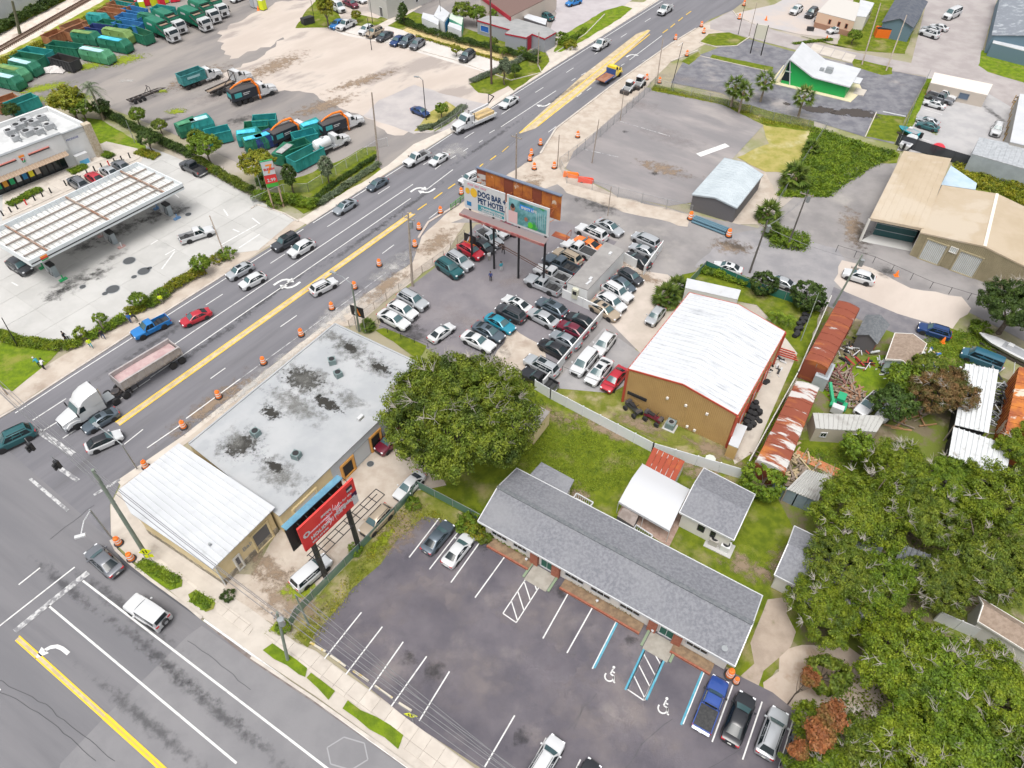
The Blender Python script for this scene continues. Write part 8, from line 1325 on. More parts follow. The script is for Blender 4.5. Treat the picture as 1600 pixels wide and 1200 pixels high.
c=G(40,1);c=G(78,123);t=thing('tarp_heap','crumpled white tarp on the ground beside the green bins','tarp',(c.x,c.y,.03));vs=[];random.seed(5)
for i in range(7):
 for j in range(5):vs.append(((i-3)*.85+random.uniform(-.3,.3),(j-2)*.8+random.uniform(-.3,.3),.1+random.uniform(.2,1.0)*(1 if 0<i<6 and 0<j<4 else.1)))
part('sheet',MB().add(vs,[(i*5+j,(i+1)*5+j,(i+1)*5+j+1,i*5+j+1)for i in range(6)for j in range(4)]),mat('dirty_tarp',(0.55,0.52,0.50),.8),t)
SL=Proto();SL.add('body',MB().box(-1.4,.9,-.75,.75,.35,1.2),M_wht,key='c');SL.add('cab',MB().box(-.6,.7,-.6,.6,1.2,2.1),M_glass);SL.add('cab_roof',MB().box(-.7,.8,-.65,.65,2.1,2.2),M_wht);SL.add('engine_cover',MB().box(-1.5,-.7,-.6,.6,1.2,1.5),mat('loader_red',(0.40,0.05,0.04),.6));SL.add('bucket',MB().box(1.5,2.3,-.95,.95,.1,.7),M_frame)
for s in(1,-1):SL.add('loader_arm',MB().bar((-1.2,s*.85,1.5),(1.6,s*.85,.6),.14,.22),M_wht,key='c')
wheels(SL,(.7,-.8),.95,.42,.3)
for i,(f,r_)in enumerate((((965,140),(985,124)),((985,130),(998,118)))):stampt(SL,'skid_loader',['white and red skid loader nearer the tow truck','white skid loader with red seat farther up the work strip'][i],'skid loader',f,r_,'skid loaders on the work strip',c=M_wht)
QB=Proto();QB.add('body',MB().loft([[(x,-w_,.5),(x,w_,.5),(x,w_*.7,z),(x,-w_*.7,z)]for x,w_,z in((-.95,.35,.85),(-.3,.22,.8),(.2,.2,.9),(.9,.35,.8))]),M_trim,key='c');QB.add('seat',MB().box(-.7,.1,-.16,.16,.82,.98),M_trim);QB.add('handlebar',MB().bar((.3,-.4,1.1),(.3,.4,1.1),.05).bar((.4,0,.8),(.3,0,1.1),.06),M_trim);QB.add('rack',MB().box(-1.0,-.6,-.35,.35,.9,.94).box(.6,1.0,-.35,.35,.86,.9),M_frame);wheels(QB,(.65,-.65),.48,.28,.22)
for i,((fx,fy),(rx,ry),k)in enumerate((((982,629),(998,644),'dark'),((1012,645),(1031,655),'maroon'))):a,b=G(fx,fy,.5),G(rx,ry,.5);QB.stamp('quad_bike',['dark blue quad bike against the tan building','dark red quad bike against the tan building'][i],'quad bike',((a+b)/2)[:2]+(.03,)if False else((a.x+b.x)/2,(a.y+b.y)/2,.03),heading(a,b),'quad bikes behind the tan building',sc=1.25,c=PNT[k])
c=G(1048,663);t=thing('condenser_unit','grey air conditioning condenser on the grass by the tan building','air conditioner',(c.x,c.y,.04),R(-31));part('casing',MB().box(-.55,.55,-.55,.55,0,.95),MATS['ac_casing'],t);part('fan_guard',MB().tube((0,0,.95),(0,0,1.0),.45,n=16),M_steelg,t);part('fan',MB().tube((0,0,1.0),(0,0,1.02),.3,n=12),M_trim,t);part('pad',MB().box(-.8,.8,-.8,.8,0,.06),M_conc,t)
c=G(1112,712);t=thing('septic_cover','pale octagonal cover in the worn lawn by the vinyl fence','cover',(c.x,c.y,.03));part('rim',MB().tube((0,0,0),(0,0,.05),.65,n=8),mat('cover_pale',(0.55,0.60,0.55),.7),t);part('lid',MB().tube((0,0,.05),(0,0,.09),.5,n=8),MATS['cover_pale'],t)
tyre_me=MB().lathe([(.2,-.1),(.31,-.12),(.34,0),(.31,.12),(.2,.1)],14).mesh('tyre_ring',M_tyre);random.seed(11)
ty=[(1172,642),(1176,634),(1168,650),(1180,626),(1173,632),(1178,644),(1182,634),(1166,657),(1170,664),(1174,652),(1177,659),(1186,640),(1183,648),(1164,650),(1188,652),(1175,625),(1171,640),(1172,656),(1246,502),(1250,494),(1243,510),(1254,487),(1258,478),(1248,508),(1252,500),(1256,494),(1240,519),(1244,516),(1261,486),(1200,566),(1194,592),(1198,590)]
for i,(px,py)in enumerate(ty):
 c=G(px,py);n=3 if i<12 or 18<=i<28 else 1
 for k in range(n):
  o=link('tyre',tyre_me,None,(c.x+random.uniform(-.08,.08),c.y+random.uniform(-.08,.08),.13+k*.22));o.scale=(1.15,1.15,1)
  tag(o,'black tyre, %s of stack %s %s'%(('bottom','middle','top')[k],'one two three four five six seven eight nine ten eleven twelve thirteen fourteen fifteen sixteen seventeen eighteen'.split()[i if i<18 else i-18],'on the shop walk by the porch box' if i<18 else 'along the pale fence by the round shrub'),'tyre','tyres heaped by the shop walk' if i<18 else 'tyres stacked along the pale fence')
c=G(1190,560);
def boat(f,r_,lab,m,L=6.0):
 a,b=G(*f,.8),G(*r_,.8);c=(a+b)/2;t=thing('boat',lab,'boat',(c.x,c.y,.5),heading(b,a),'boats parked on the ground')
 part('hull',MB().loft([[(x,-w_,.65),(x,-w_*.6,z0),(x,0,z0-.15),(x,w_*.6,z0),(x,w_,.65),(x,w_*.85,.7),(x,-w_*.85,.7)]for x,w_,z0 in((-L/2,1.0,.0),(-L*.1,1.1,.0),(L*.25,.9,.1),(L*.42,.45,.35),(L*.5,.05,.6))]),m,t)
 part('cockpit',MB().box(-L*.4,L*.1,-.7,.7,.5,.73),mat('boat_grey',(0.30,0.31,0.33),.6),t);part('console',MB().box(-.4,.3,-.35,.35,.7,1.2),M_wht,t);part('outboard',MB().box(-L/2-.5,-L/2,-.2,.2,.1,1.1),M_trim,t);part('trailer',MB().box(-L*.4,L*.4,-.9,-.8,-.4,-.1).box(-L*.4,L*.4,.8,.9,-.4,-.1),M_frame,t)
boat((1424,199),(1406,220),'white boat on a trailer at the black fence of the repair lot',M_wht,6.5);boat((1405,192),(1422,199),'small turquoise boat beside the white boat',mat('boat_teal',(0.03,0.25,0.30),.4),4.5);boat((1548,520),(1600,545),'white covered boat beyond the dark teal van',M_wht,8)
c=G(1457,226);t=thing('covered_machine','small red topped vehicle at the black fence','vehicle',(c.x,c.y,.03));part('cover',MB().lathe([(1.3,.3),(1.2,1.0),(.8,1.4),(.1,1.5)],10),mat('red_cover',(0.6,0.03,0.05),.5),t);part('opening',MB().box(-.7,.7,-1.35,-1.0,.4,1.0),M_glass,t)
c=G(1309,627);t=thing('ride_on_mower','green ride-on mower on the lawn beside the brown brush heap','mower',(c.x,c.y,.03),R(60),sc=1.4);gm=mat('mower_green',(0.02,0.32,0.15),.5);part('body',MB().box(.1,1.1,-.35,.35,.4,.9),gm,t);part('deck',MB().box(-.5,.5,-.7,.7,.15,.4),gm,t);part('seat',MB().box(-.6,-.1,-.25,.25,.6,.75).box(-.65,-.55,-.25,.25,.7,1.1),M_trim,t);part('chute',MB().bar((0,.5,.3),(1.3,1.4,1.3),.25),gm,t);part('catcher',MB().box(-1.3,-.7,-.5,.5,.3,1.0),M_wht,t)
def heap(px,py,r_,n,lab,cols,cat='junk heap',L=(0.6,2.2),z=0.5,name='junk_heap'):
 c=G(px,py);t=thing(name,lab,cat,(c.x,c.y,.03))
 for ci,col in enumerate(cols):
  mb=MB()
  for k in range(n):
   a_=random.uniform(0,6.28);rr=r_*math.sqrt(random.random());p=Vector((rr*math.cos(a_),rr*math.sin(a_),random.uniform(.05,z)*(1-rr/r_*.7)));th_=random.uniform(0,3.14);l_=random.uniform(*L)
   q=p+Vector((math.cos(th_)*l_,math.sin(th_)*l_,random.uniform(-.2,.2)));mb.bar(p,q,random.uniform(.05,.28),random.uniform(.05,.2))
  part(['scrap','board','pipe'][ci],mb,col,t,stuff=True)
random.seed(21)
wd=mat('scrap_wood',(0.25,0.20,0.16),.9);wt=MATS['canopy_deck'];rd=mat('brush_brown',(0.16,0.07,0.06),.9)
heap(1305,588,2.6,60,'reddish brown heap of cut brush beside the near boxcar',[rd,wd],L=(.8,2.4),z=.8);heap(1330,614,2.0,70,'round heap of orange brown branches by the mower',[mat('straw_brown',(0.27,0.15,0.09),.9),wd],L=(.5,1.4),z=1.2)
heap(1318,530,2.6,14,'mixed household junk between boxcar and garden shed',[M_wht,wd,M_trim],L=(.4,1.2),z=1.0);heap(1345,550,2.6,14,'junk with white and red boxes behind the garden shed',[M_trim,mat('junk_red',(.3,.04,.03),.7),M_wht],L=(.6,1.8),z=1.0);heap(1442,548,2.2,22,'white and blue clutter beside the brown roofed cabin',[M_wht,mat('junk_blue',(.05,.15,.4),.6),MATS['plywood']],L=(.3,.9),z=.9);heap(1388,568,2.0,16,'dark clutter in front of the blue gabled cabin',[M_trim,M_wht],L=(.3,.9),z=.7)
heap(1565,625,5.0,34,'long pale pipes and scrap beside the corrugated awnings',[M_steelg,M_trim,M_wht],L=(2,6),z=1.6);heap(1212,560,1.6,10,'covered items on the grass by the tan metal building',[M_trim,M_wht],L=(.4,1.0),z=.7);heap(1208,575,1.2,8,'white and black crate pile on the rear grass strip',[M_wht,M_trim],L=(.5,.9),z=.4);heap(1238,728,3.2,50,'pile of dry palm fronds beside the boxcar end',[mat('dry_frond',(.45,.36,.22),.9),wd],L=(.8,2.4),z=1.1)
heap(1416,640,2.6,30,'dead brown banana stems and branches under the brown tree',[mat('dead_stem',(.35,.20,.10),.9),wd],L=(1,3),z=1.5)
a,b=G(1244,702),G(1320,735);single('orange_path',MB().bar(at(a,.1),at(b,.1),1.3,.12),mat('orange_brick',(0.50,0.17,0.07),.9,col2=(0.40,0.22,0.13),nscale=2),'strip of orange bricks on the lawn beyond the boxcar','brick path')
for i,(px,py)in enumerate(((1196,562),(1196,575))):pass
q=G(1231,547);t=T('red_timber_frame','low red timber frame between the tan building and the shop walk','rack',q)
for k in range(4):t.part('beam',MB().bar(q+Vector((-2.4,1.2-k*.5,.7)),q+Vector((.6,-.3-k*.5,.7)),.15),M_redtrim)
t.part('post',MB().bar(q+Vector((-2.4,.2,0)),q+Vector((-2.4,.2,.8)),.15).bar(q+Vector((.5,-1,0)),q+Vector((.5,-1,.8)),.15),M_redtrim)
a,b=G(1264,585,.1),G(1273,558,3.5);t=T('ladder','rusty ladder leaning at the end of the near boxcar','ladder',a);d_=(b-a).cross(Vector((0,0,1))).normalized()*.35
for s in(1,-1):t.part('rail',MB().bar(a+d_*s,b+d_*s,.08),wd)
for k in range(1,10):p=lerp(a,b,k/10);t.part('rung',MB().bar(p-d_,p+d_,.06),wd)
a=G(1281,588);t=T('grey_tank','grey metal box tank between the two rusty boxcars','tank',a);t.part('shell',MB().cbox(a,3.4,1.7,2.2,R(58)),M_gmetal);t.part('lid',MB().cbox(a+Vector((0,0,2.2)),2.6,1.2,.08,R(58)),M_steelg)
CN=Proto();CN.add('cone',MB().lathe([(.2,.03),(.05,.7),(.03,.72)],10),og);CN.add('base',MB().box(-.24,.24,-.24,.24,0,.04),og)
for px,py,l in((1471,524,'orange cone beside the navy SUV'),(1397,421,'orange cone on the dark rags of the access road'),(1187,25,'orange cone at the upper lot entrance'),(1282,54,'orange cone on the verge below the upper lot'),(394,23,'orange cone beside the lone portable toilets')):c=G(px,py);CN.stamp('traffic_cone',l,'traffic cone',(c.x,c.y,.04),0,'traffic cones',sc=1.4)
c=G(1196,583)
def person(px,py,rz,top,legs,lab,pose='stand',hat=None,H=1.75):
 c=G(px,py);t=thing('person',lab,'person',(c.x,c.y,.05),rz,'people in the photo')
 s=H/1.75;lean=.35 if pose=='bend' else 0;st_=.22 if pose=='walk' else.06
 V_=[(0,0,.92),(lean*.4,0,1.15),(lean,0,1.40-lean*.3),(lean*1.2,0,1.50-lean*.4),(-.0,.10,.88),(st_,.11,.48),(st_*.6,.11,.07),(st_*.6+.14,.12,.04),(0,-.10,.88),(-st_,-.11,.48),(-st_*1.6,-.11,.07),(-st_*1.6+.14,-.12,.04),(lean,.20,1.38-lean*.3),(lean+.04,.27,1.10-lean*.2),(lean+.24,.24,.92),(lean,-.20,1.38-lean*.3),(lean+.0,-.28,1.10-lean*.2),(lean+.18,-.25,.90),(lean*1.3,0,1.60-lean*.5),(lean*1.35,0,1.72-lean*.5)]
 E_=[(0,1),(1,2),(2,3),(0,4),(4,5),(5,6),(6,7),(0,8),(8,9),(9,10),(10,11),(2,12),(12,13),(13,14),(2,15),(15,16),(16,17),(3,18),(18,19)]
 R_=[.15,.14,.16,.06,.10,.075,.05,.04,.10,.075,.05,.04,.07,.05,.035,.07,.05,.035,.10,.09]
 me=bpy.data.meshes.new('body');me.from_pydata([(x*s,y*s,z*s)for x,y,z in V_],E_,[]);
 ob=bpy.data.objects.new('tmpb',me);COL.objects.link(ob);md=ob.modifiers.new('skin','SKIN')
 for i,r__ in enumerate(R_):me.skin_vertices[0].data[i].radius=(r__*s,r__*s)
 me.skin_vertices[0].data[0].use_root=True;sb=ob.modifiers.new('sub','SUBSURF');sb.levels=1;sb.render_levels=1
 dg=bpy.context.evaluated_depsgraph_get();m2=bpy.data.meshes.new_from_object(ob.evaluated_get(dg));bpy.data.objects.remove(ob)
 m2.name='body';m2.materials.clear()
 for m_ in(top,legs,MATS['skin'],M_trim):m2.materials.append(m_)
 for f_ in m2.polygons:
  z=f_.center.z/s;f_.use_smooth=True;ar=abs(f_.center.y)/s>.235 and z<1.12
  f_.material_index=2 if z>1.50-lean*.3 or(ar and z<1.05 and z>.8)else(1 if z<.92 and not(ar and z>.8)else 0)
  if z<.09:f_.material_index=3
 link('body',m2,t)
 hz=(1.70-lean*.5)*s;part('hair' if not hat else 'hat',MB().lathe([(.108,-.02),(.115,.05),(.08,.13),(.02,.15)],10,(lean*1.35*s-.01,0,hz)),hat or mat('dark_hair',(0.03,0.02,0.015),.8),t)
mat('skin',(0.30,0.17,0.11),.6);hiv=mat('hi_vis_yellow',(0.65,0.80,0.02),.6);jn=mat('denim',(0.04,0.07,0.16),.9);bk_=mat('black_cloth',(0.02,0.02,0.025),.9);wc=mat('white_cloth',(0.6,0.6,0.6),.8);tl=mat('teal_cloth',(0.04,0.28,0.35),.8);kh=mat('khaki_cloth',(0.25,0.24,0.18),.9)
for a_ in((252,484,R(-60),hiv,kh,'person in hi-vis yellow beside the clipped bushes','stand',None),(204,515,R(-80),mat('blue_shirt',(0.03,0.13,0.42),.8),jn,'person in a blue shirt standing by the roadside bushes','stand',None),(214,513,R(200),bk_,kh,'person in dark clothes with yellow vest beside the blue shirt','bend',hiv),(162,541,R(-40),bk_,jn,'person in black walking along the dirt verge','walk',None),(143,555,R(-50),hiv,tl,'person in hi-vis vest and teal trousers on the verge','walk',None),(64,586,R(160),tl,bk_,'person bending in teal and white on the lower left lawn','bend',wc),(70,590,R(100),wc,bk_,'second person crouching on the lower left lawn','bend',None),(764,440,R(-90),mat('navy_shirt',(0.02,0.04,0.16),.8),bk_,'person in navy standing in the open used car lot','stand',None),(780,424,R(-60),tl,wc,'person in light clothes beside the billboard post','stand',None),(783,397,R(-70),bk_,bk_,'person in black under the billboard deck','walk',None),(761,408,R(-90),wc,kh,'person in white next to the red crossover','stand',None),(104,590-45,0,bk_,bk_,'person at the hedge by the dark sign frame','stand',None)):
 person(a_[0],a_[1],a_[2],a_[3],a_[4],a_[5],a_[6],a_[7])
c=G(107,545);t=thing('sandwich_board','white folding sign frame by the roadside hedge','sign',(c.x,c.y,.03),R(-10));part('board',MB().bar((-.5,0,.1),(-.5,0,1.2),.06).bar((.5,0,.1),(.5,0,1.2),.06).box(-.5,.5,-.02,.02,.2,1.1),M_wht,t);part('print',MB().box(-.3,-.1,-.04,-.025,.3,1.0).box(.1,.3,-.04,-.025,.3,1.0),M_trim,t)
# ================================================================== vegetation
def cloud(seed,n,per,rad,leaf,cr,flat_=0.75,lobes=9,zmin=-0.35,droop=0.0,shell=0.72,bump=0.28):
 """leaf sized quads gathered in clumps over a lumpy crown"""
 g=np.random.default_rng(seed);rx,ry,rz=rad
 d=g.normal(size=(n*3,3));d/=np.linalg.norm(d,axis=1)[:,None];d=d[d[:,2]>zmin][:n];n=len(d)
 lb=g.normal(size=(lobes,3));lb[:,2]=np.abs(lb[:,2])*.6;lb/=np.linalg.norm(lb,axis=1)[:,None]
 k=(1-bump)+bump*np.max(np.exp(-8*(1-d@lb.T)),axis=1)+g.normal(size=n)*0.03
 rr=k*(shell+(1-shell)*g.random(n)**0.5);c=d*rr[:,None]*np.array([rx,ry,rz]);c[:,2]-=droop*(1-np.abs(d[:,2]))*rz
 cs=np.repeat(c,per,0);ds=np.repeat(d,per,0);szc=np.repeat(g.uniform(.6,1.25,n),per)
 o=g.normal(size=(len(cs),3));o/=np.linalg.norm(o,axis=1)[:,None];o*=(g.random(len(cs))**.4)[:,None]
 p=cs+o*cr*szc[:,None]*np.array([1,1,flat_])
 nn=o*1.0+ds*.5+g.normal(size=p.shape)*.45+np.array([0,0,.35]);nn/=np.linalg.norm(nn,axis=1)[:,None]
 t=np.cross(nn,g.normal(size=p.shape));t/=np.linalg.norm(t,axis=1)[:,None];b=np.cross(nn,t)
 s=leaf*g.uniform(.6,1.3,len(p))[:,None]
 v=np.stack([p-t*s,p-b*s*.55,p+t*s,p+b*s*.55],1).reshape(-1,3)
 return v
def quads_mesh(name,v,m):
 me=bpy.data.meshes.new(name);n=len(v)//4;me.vertices.add(len(v));me.vertices.foreach_set('co',v.astype(np.float32).ravel())
 me.loops.add(n*4);me.loops.foreach_set('vertex_index',np.arange(n*4,dtype=np.int32));me.polygons.add(n);me.polygons.foreach_set('loop_start',np.arange(0,n*4,4,dtype=np.int32))
 me.update(calc_edges=True);me.materials.append(m);return me
L_oak=leafmat('oak_leaves',(0.115,0.17,0.018),(0.20,0.245,0.024),(0.065,0.105,0.02));L_oak2=leafmat('bright_oak_leaves',(0.145,0.215,0.014),(0.225,0.28,0.018),(0.085,0.14,0.016));L_dark=leafmat('dark_leaves',(0.045,0.085,0.015),(0.08,0.13,0.02),(0.03,0.06,0.014))
L_brt=leafmat('bright_leaves',(0.12,0.20,0.015),(0.20,0.28,0.02),(0.08,0.14,0.015));L_yel=leafmat('yellow_green_leaves',(0.19,0.22,0.015),(0.30,0.28,0.02),(0.11,0.15,0.015));L_brown=leafmat('brown_leaves',(0.16,0.12,0.04),(0.26,0.15,0.06),(0.09,0.13,0.02));L_org=leafmat('orange_leaves',(0.30,0.11,0.04),(0.36,0.16,0.06),(0.13,0.13,0.03));L_grey=leafmat('grey_green_leaves',(0.13,0.17,0.10),(0.18,0.22,0.13),(0.09,0.12,0.06));L_palm=leafmat('palm_leaves',(0.09,0.15,0.02),(0.15,0.20,0.03),(0.06,0.10,0.02))
M_bark=mat('bark',(0.10,0.075,0.055),.95,col2=(0.17,0.14,0.115),nscale=2,obj=True);M_twig=mat('pale_twigs',(0.36,0.33,0.29),.9)
def trunk_mesh(seed,Rr,Hc,rz):
 g=random.Random(seed);mb=MB();r0=max(.08,Rr*.055)
 mb.path([(0,0,0),(g.uniform(-.2,.2),g.uniform(-.2,.2),Hc*.35),(0,0,Hc*.7),(0,0,Hc+rz*.3)],[r0*1.3,r0,r0*.75,r0*.3],8)
 for k in range(9):
  a=k*.7+g.uniform(-.3,.3);z=Hc*g.uniform(.35,.8);l=Rr*g.uniform(.55,.9);e=Vector((math.cos(a)*l,math.sin(a)*l,Hc+rz*g.uniform(.1,.5)));s_=Vector((0,0,z));m_=lerp(s_,e,.5)+Vector((0,0,-.3))
  mb.path([s_,m_,e],[r0*.5,r0*.3,r0*.1],6)
 return mb
def twig_mesh(seed,Rr,Hc,rz,n=10):
 g=random.Random(seed+99);mb=MB()
 for k in range(n):
  a=g.uniform(0,6.28);el=g.uniform(.25,1.2);c=Vector((math.cos(a)*math.cos(el)*Rr*.86,math.sin(a)*math.cos(el)*Rr*.86,Hc+math.sin(el)*rz*.90));nn=(c-Vector((0,0,Hc))).normalized()
  for j in range(9):
   d=(nn*1.0+Vector((g.uniform(-1,1),g.uniform(-1,1),g.uniform(-.6,.6)))).normalized();L=g.uniform(.5,1.5);q=c+d*L*.5;mb.path([c,q,q+(d+Vector((g.uniform(-.6,.6),g.uniform(-.6,.6),0)))*L*.4],[.035,.022,.01],3)
 return mb
TREES={}
def tree_proto(key,m,Rr,rz,Hc,n,per,leaf,cr,seed,twigs=0,trunk=True,**k):
 P=Proto();v=cloud(seed,n,per,(Rr,Rr,rz),leaf,cr,**k);v[:,2]+=Hc;P.add('crown',quads_mesh('crown',v,m),None,key='l',stuff=False)
 if trunk:P.add('trunk',trunk_mesh(seed,Rr,Hc,rz),M_bark)
 if twigs:P.add('dead_twigs',twig_mesh(seed,Rr,Hc,rz,twigs),M_twig,stuff=True)
 TREES[key]=(P,Rr);return P
tree_proto('big',L_oak,8.4,5.4,5.6,1000,120,.125,.72,1,twigs=40,lobes=34,bump=.42,shell=.55)
for i in range(3):tree_proto('oak%d'%i,L_oak2,6.2,4.4,4.8,330,125,.13,.66,10+i,twigs=14,lobes=12,bump=.5,shell=.5,zmin=-.15)
tree_proto('spray',L_org,1.3,.9,6.3,60,40,.12,.35,40,lobes=5,bump=.4);tree_proto('mid',L_brt,2.6,2.0,3.0,130,40,.16,.42,20,lobes=7,bump=.3);tree_proto('mid2',L_brt,2.5,2.1,2.8,110,40,.16,.45,21,lobes=6,bump=.35);tree_proto('round',L_dark,2.5,2.1,1.8,220,42,.13,.30,22,lobes=12,bump=.15,zmin=-.9)
tree_proto('small',L_brt,1.2,1.0,1.5,50,30,.11,.25,23,lobes=5,bump=.25);tree_proto('bush',L_brt,1.2,.8,.6,60,30,.10,.24,24,lobes=6,bump=.2,trunk=False,zmin=-.6);tree_proto('conifer',L_grey,.9,2.0,2.2,90,30,.11,.28,25,lobes=3,bump=.2)
def palm_proto(key,H,nf,L,m,fan=True,seed=3):
 g=random.Random(seed);P=Proto();mb=MB();mb.path([(0,0,0),(.1,.05,H*.5),(0,0,H)],[.24,.19,.17],8);P.add('trunk',mb,mat('palm_trunk',(0.24,0.19,0.14),.95,col2=(0.32,0.26,0.20),nscale=3,obj=True))
 V_,F_=[],[]
 for k in range(nf):
  a=k*2.4+g.uniform(-.2,.2);el=R(70-120*(k/nf)+g.uniform(-8,8));d=Vector((math.cos(a)*math.cos(el),math.sin(a)*math.cos(el),math.sin(el)));side=Vector((-math.sin(a),math.cos(a),0));c=Vector((0,0,H))
  if fan:
   hub=c+d*L*.55;up=side.cross(d)
   for j in range(13):
    t=(j/12-.5)*3.6;dd=(d*math.cos(t*.8)+side*math.sin(t*.8)).normalized();tip=hub+dd*L*.55+Vector((0,0,-.28*L*abs(math.sin(t*.8))-.05));w_=side.cross(dd)*0+dd.cross(Vector((0,0,1))).normalized()*.10
    o=len(V_);V_+=[hub-w_*.6,lerp(hub,tip,.5)-w_,tip,lerp(hub,tip,.5)+w_,hub+w_*.6];F_.append((o,o+1,o+2,o+3,o+4))
   o=len(V_);w_=side*.03;V_+=[c-w_,c+w_,hub+w_,hub-w_];F_.append((o,o+1,o+2,o+3))
  else:
   prev=c
   for j in range(1,15):
    u=j/14;q=c+d*L*u+Vector((0,0,-L*.75*u*u));dirv=(q-prev).normalized()
    for s in(1,-1):
     tip=q+side*s*(.75*math.sin(math.pi*min(1,u*.9+.12)))+dirv*.3+Vector((0,0,-.22));w_=dirv*.06;o=len(V_);V_+=[q-w_,q+w_,tip];F_.append((o,o+1,o+2))
    o=len(V_);w_=side*.03;V_+=[prev-w_,prev+w_,q+w_,q-w_];F_.append((o,o+1,o+2,o+3));prev=q
 P.add('fronds',MB().add(V_,F_),m,key='l',stuff=False)
 if fan:P.add('old_fronds',MB().lathe([(.22,-.7),(.32,-.3),(.2,.05)],9,(0,0,H)),mat('dry_thatch',(0.30,0.22,0.13),.95))
 TREES[key]=(P,L)
palm_proto('palm',4.6,22,2.3,L_palm);palm_proto('lowpalm',1.2,30,2.0,L_palm,seed=5);palm_proto('queen',6.5,22,3.2,L_grey,fan=False,seed=6);palm_proto('banana',1.6,16,3.0,L_brt,fan=False,seed=8)
def plant(key,px,py,r_,lab,cat='tree',leaf=None,zc=None,name=None,group=None,rot=None,sz=None):
 """px py: where the crown's middle shows; r_: crown radius in metres"""
 P,R0=TREES[key];k=r_/R0;hz={'big':5.6,'mid':3.0,'mid2':2.8,'round':1.8,'spray':6.3,'small':1.5,'bush':.6,'conifer':2.2,'palm':4.6,'lowpalm':1.2,'queen':6.5,'banana':1.6}.get(key,5.2)*(sz or k)
 c=G(px,py,hz);P.stamp(name or{'tree':'tree','palm':'palm_tree','bush':'bush'}.get(cat,'tree'),lab,cat,(c.x,c.y,0),random.uniform(0,6.28)if rot is None else rot,group,sc=(k,k,sz or k),l=leaf or[q for q in P.p if q[3]=='l'][0][1].materials[0])
random.seed(31)
plant('big',720,655,9.0,'huge green oak with pale twigs between the grey warehouse and the motel',sz=1.28)
gO='oaks crowding the lower right'
for i,(px,py,r_,lab)in enumerate(((1345,790,6.6,'oak whose crown hangs nearest the corrugated shack'),(1325,880,5.4,'oak over the right half of the grey roofed house'),(1415,730,5.6,'oak just below the brown leaved tree'),(1495,745,5.0,'oak below the lower corrugated awning'),(1570,770,6.2,'oak at the right edge level with the orange boxcar foot'),(1446,795,5.0,'oak in the middle of the upper right group'),(1552,865,5.6,'oak above the brown roofed house'),(1385,905,5.0,'oak between the two glimpsed dark roofs'),(1296,945,4.8,'oak reaching toward the motel end above the sandy clearing'),(1478,895,4.6,'oak with its edge at the white board fence'),(1420,1015,6.0,'oak on the far side of the sandy clearing'),(1475,1060,6.0,'oak just below the white board fence'),(1565,1070,6.2,'oak at the right edge below the brown roofed house'),(1352,1165,4.9,'oak beside the silver SUV row'),(1430,1150,6.0,'oak at the bottom edge, middle of the group'),(1530,1170,6.6,'oak at the bottom right corner'),(1612,690,4.6,'oak crown cut by the right edge beside the orange boxcar'),(1615,1160,6.0,'oak crown cut off at the far bottom right'),(1350,1240,5.5,'oak crown rising from below the frame'),(1290,1215,4.4,'low oak crown over the hidden grey car'),(1460,1250,6.0,'oak crown just entering at the bottom edge'))):
 plant('oak%d'%(i%3),px,py,r_*.86,lab,leaf=[L_oak2,L_oak,L_oak2,L_brt][i%4]if i not in(6,)else L_oak,group=gO)
plant('oak1',1585,468,5.6,'leafy tree at the right edge beside the beige workshop',leaf=L_dark);plant('oak2',1472,598,4.4,'large tree turning brown above the oak crowns',leaf=L_brown);plant('mid',1448,565,2.6,'green tree left of the brown leaved tree',leaf=L_oak);plant('mid2',1410,582,2.4,'bright green bush tree in front of the blue gabled cabin',leaf=L_brt);plant('mid',1398,622,2.8,'dark green tree beside the white pickup',leaf=L_dark);plant('mid2',1345,690,2.4,'small tree at the end of the ribbed roof home',leaf=L_brt)
for px,py,r_,lab in((1272,1052,1.0,'orange leaved branch cluster at the left of the sandy clearing'),(1308,1108,1.5,'orange leaved branch beside the clearing, lower'),(1292,1140,1.6,'largest orange leaved branch near the silver SUV'),(1258,1165,1.0,'orange leaved branch over the hidden grey car')):plant('spray',px,py,r_*.95,lab,leaf=L_org,cat='tree',group='orange dead branches',sz=1.0)
plant('mid2',1297,1045,2.4,'thin green branch reaching over the sandy clearing',leaf=L_oak);plant('mid',1280,1120,2.0,'small oak by the end of the parking row',leaf=L_oak2)
plant('round',1191,436,2.2,'dense round shrub left of a pair in the rear garden','bush');plant('round',1261,455,2.7,'dense round shrub right of a pair in the rear garden','bush');plant('round',1196,745,2.6,'glossy round bush at the end of the second boxcar','bush',leaf=L_brt)
plant('banana',1212,488,2.4,'bright green fern leaved plant behind the tan building','bush');plant('banana',1232,492,1.9,'bright green fern leaved plant beside the round shrubs','bush');plant('lowpalm',1040,458,2.3,'bushy palm at the corner of the white ribbed roof','palm');plant('lowpalm',1056,443,1.9,'second bushy palm behind the white ribbed roof','palm');plant('lowpalm',1101,452,1.2,'small palm on the roofline of the rear lean-to','palm',leaf=L_grey)
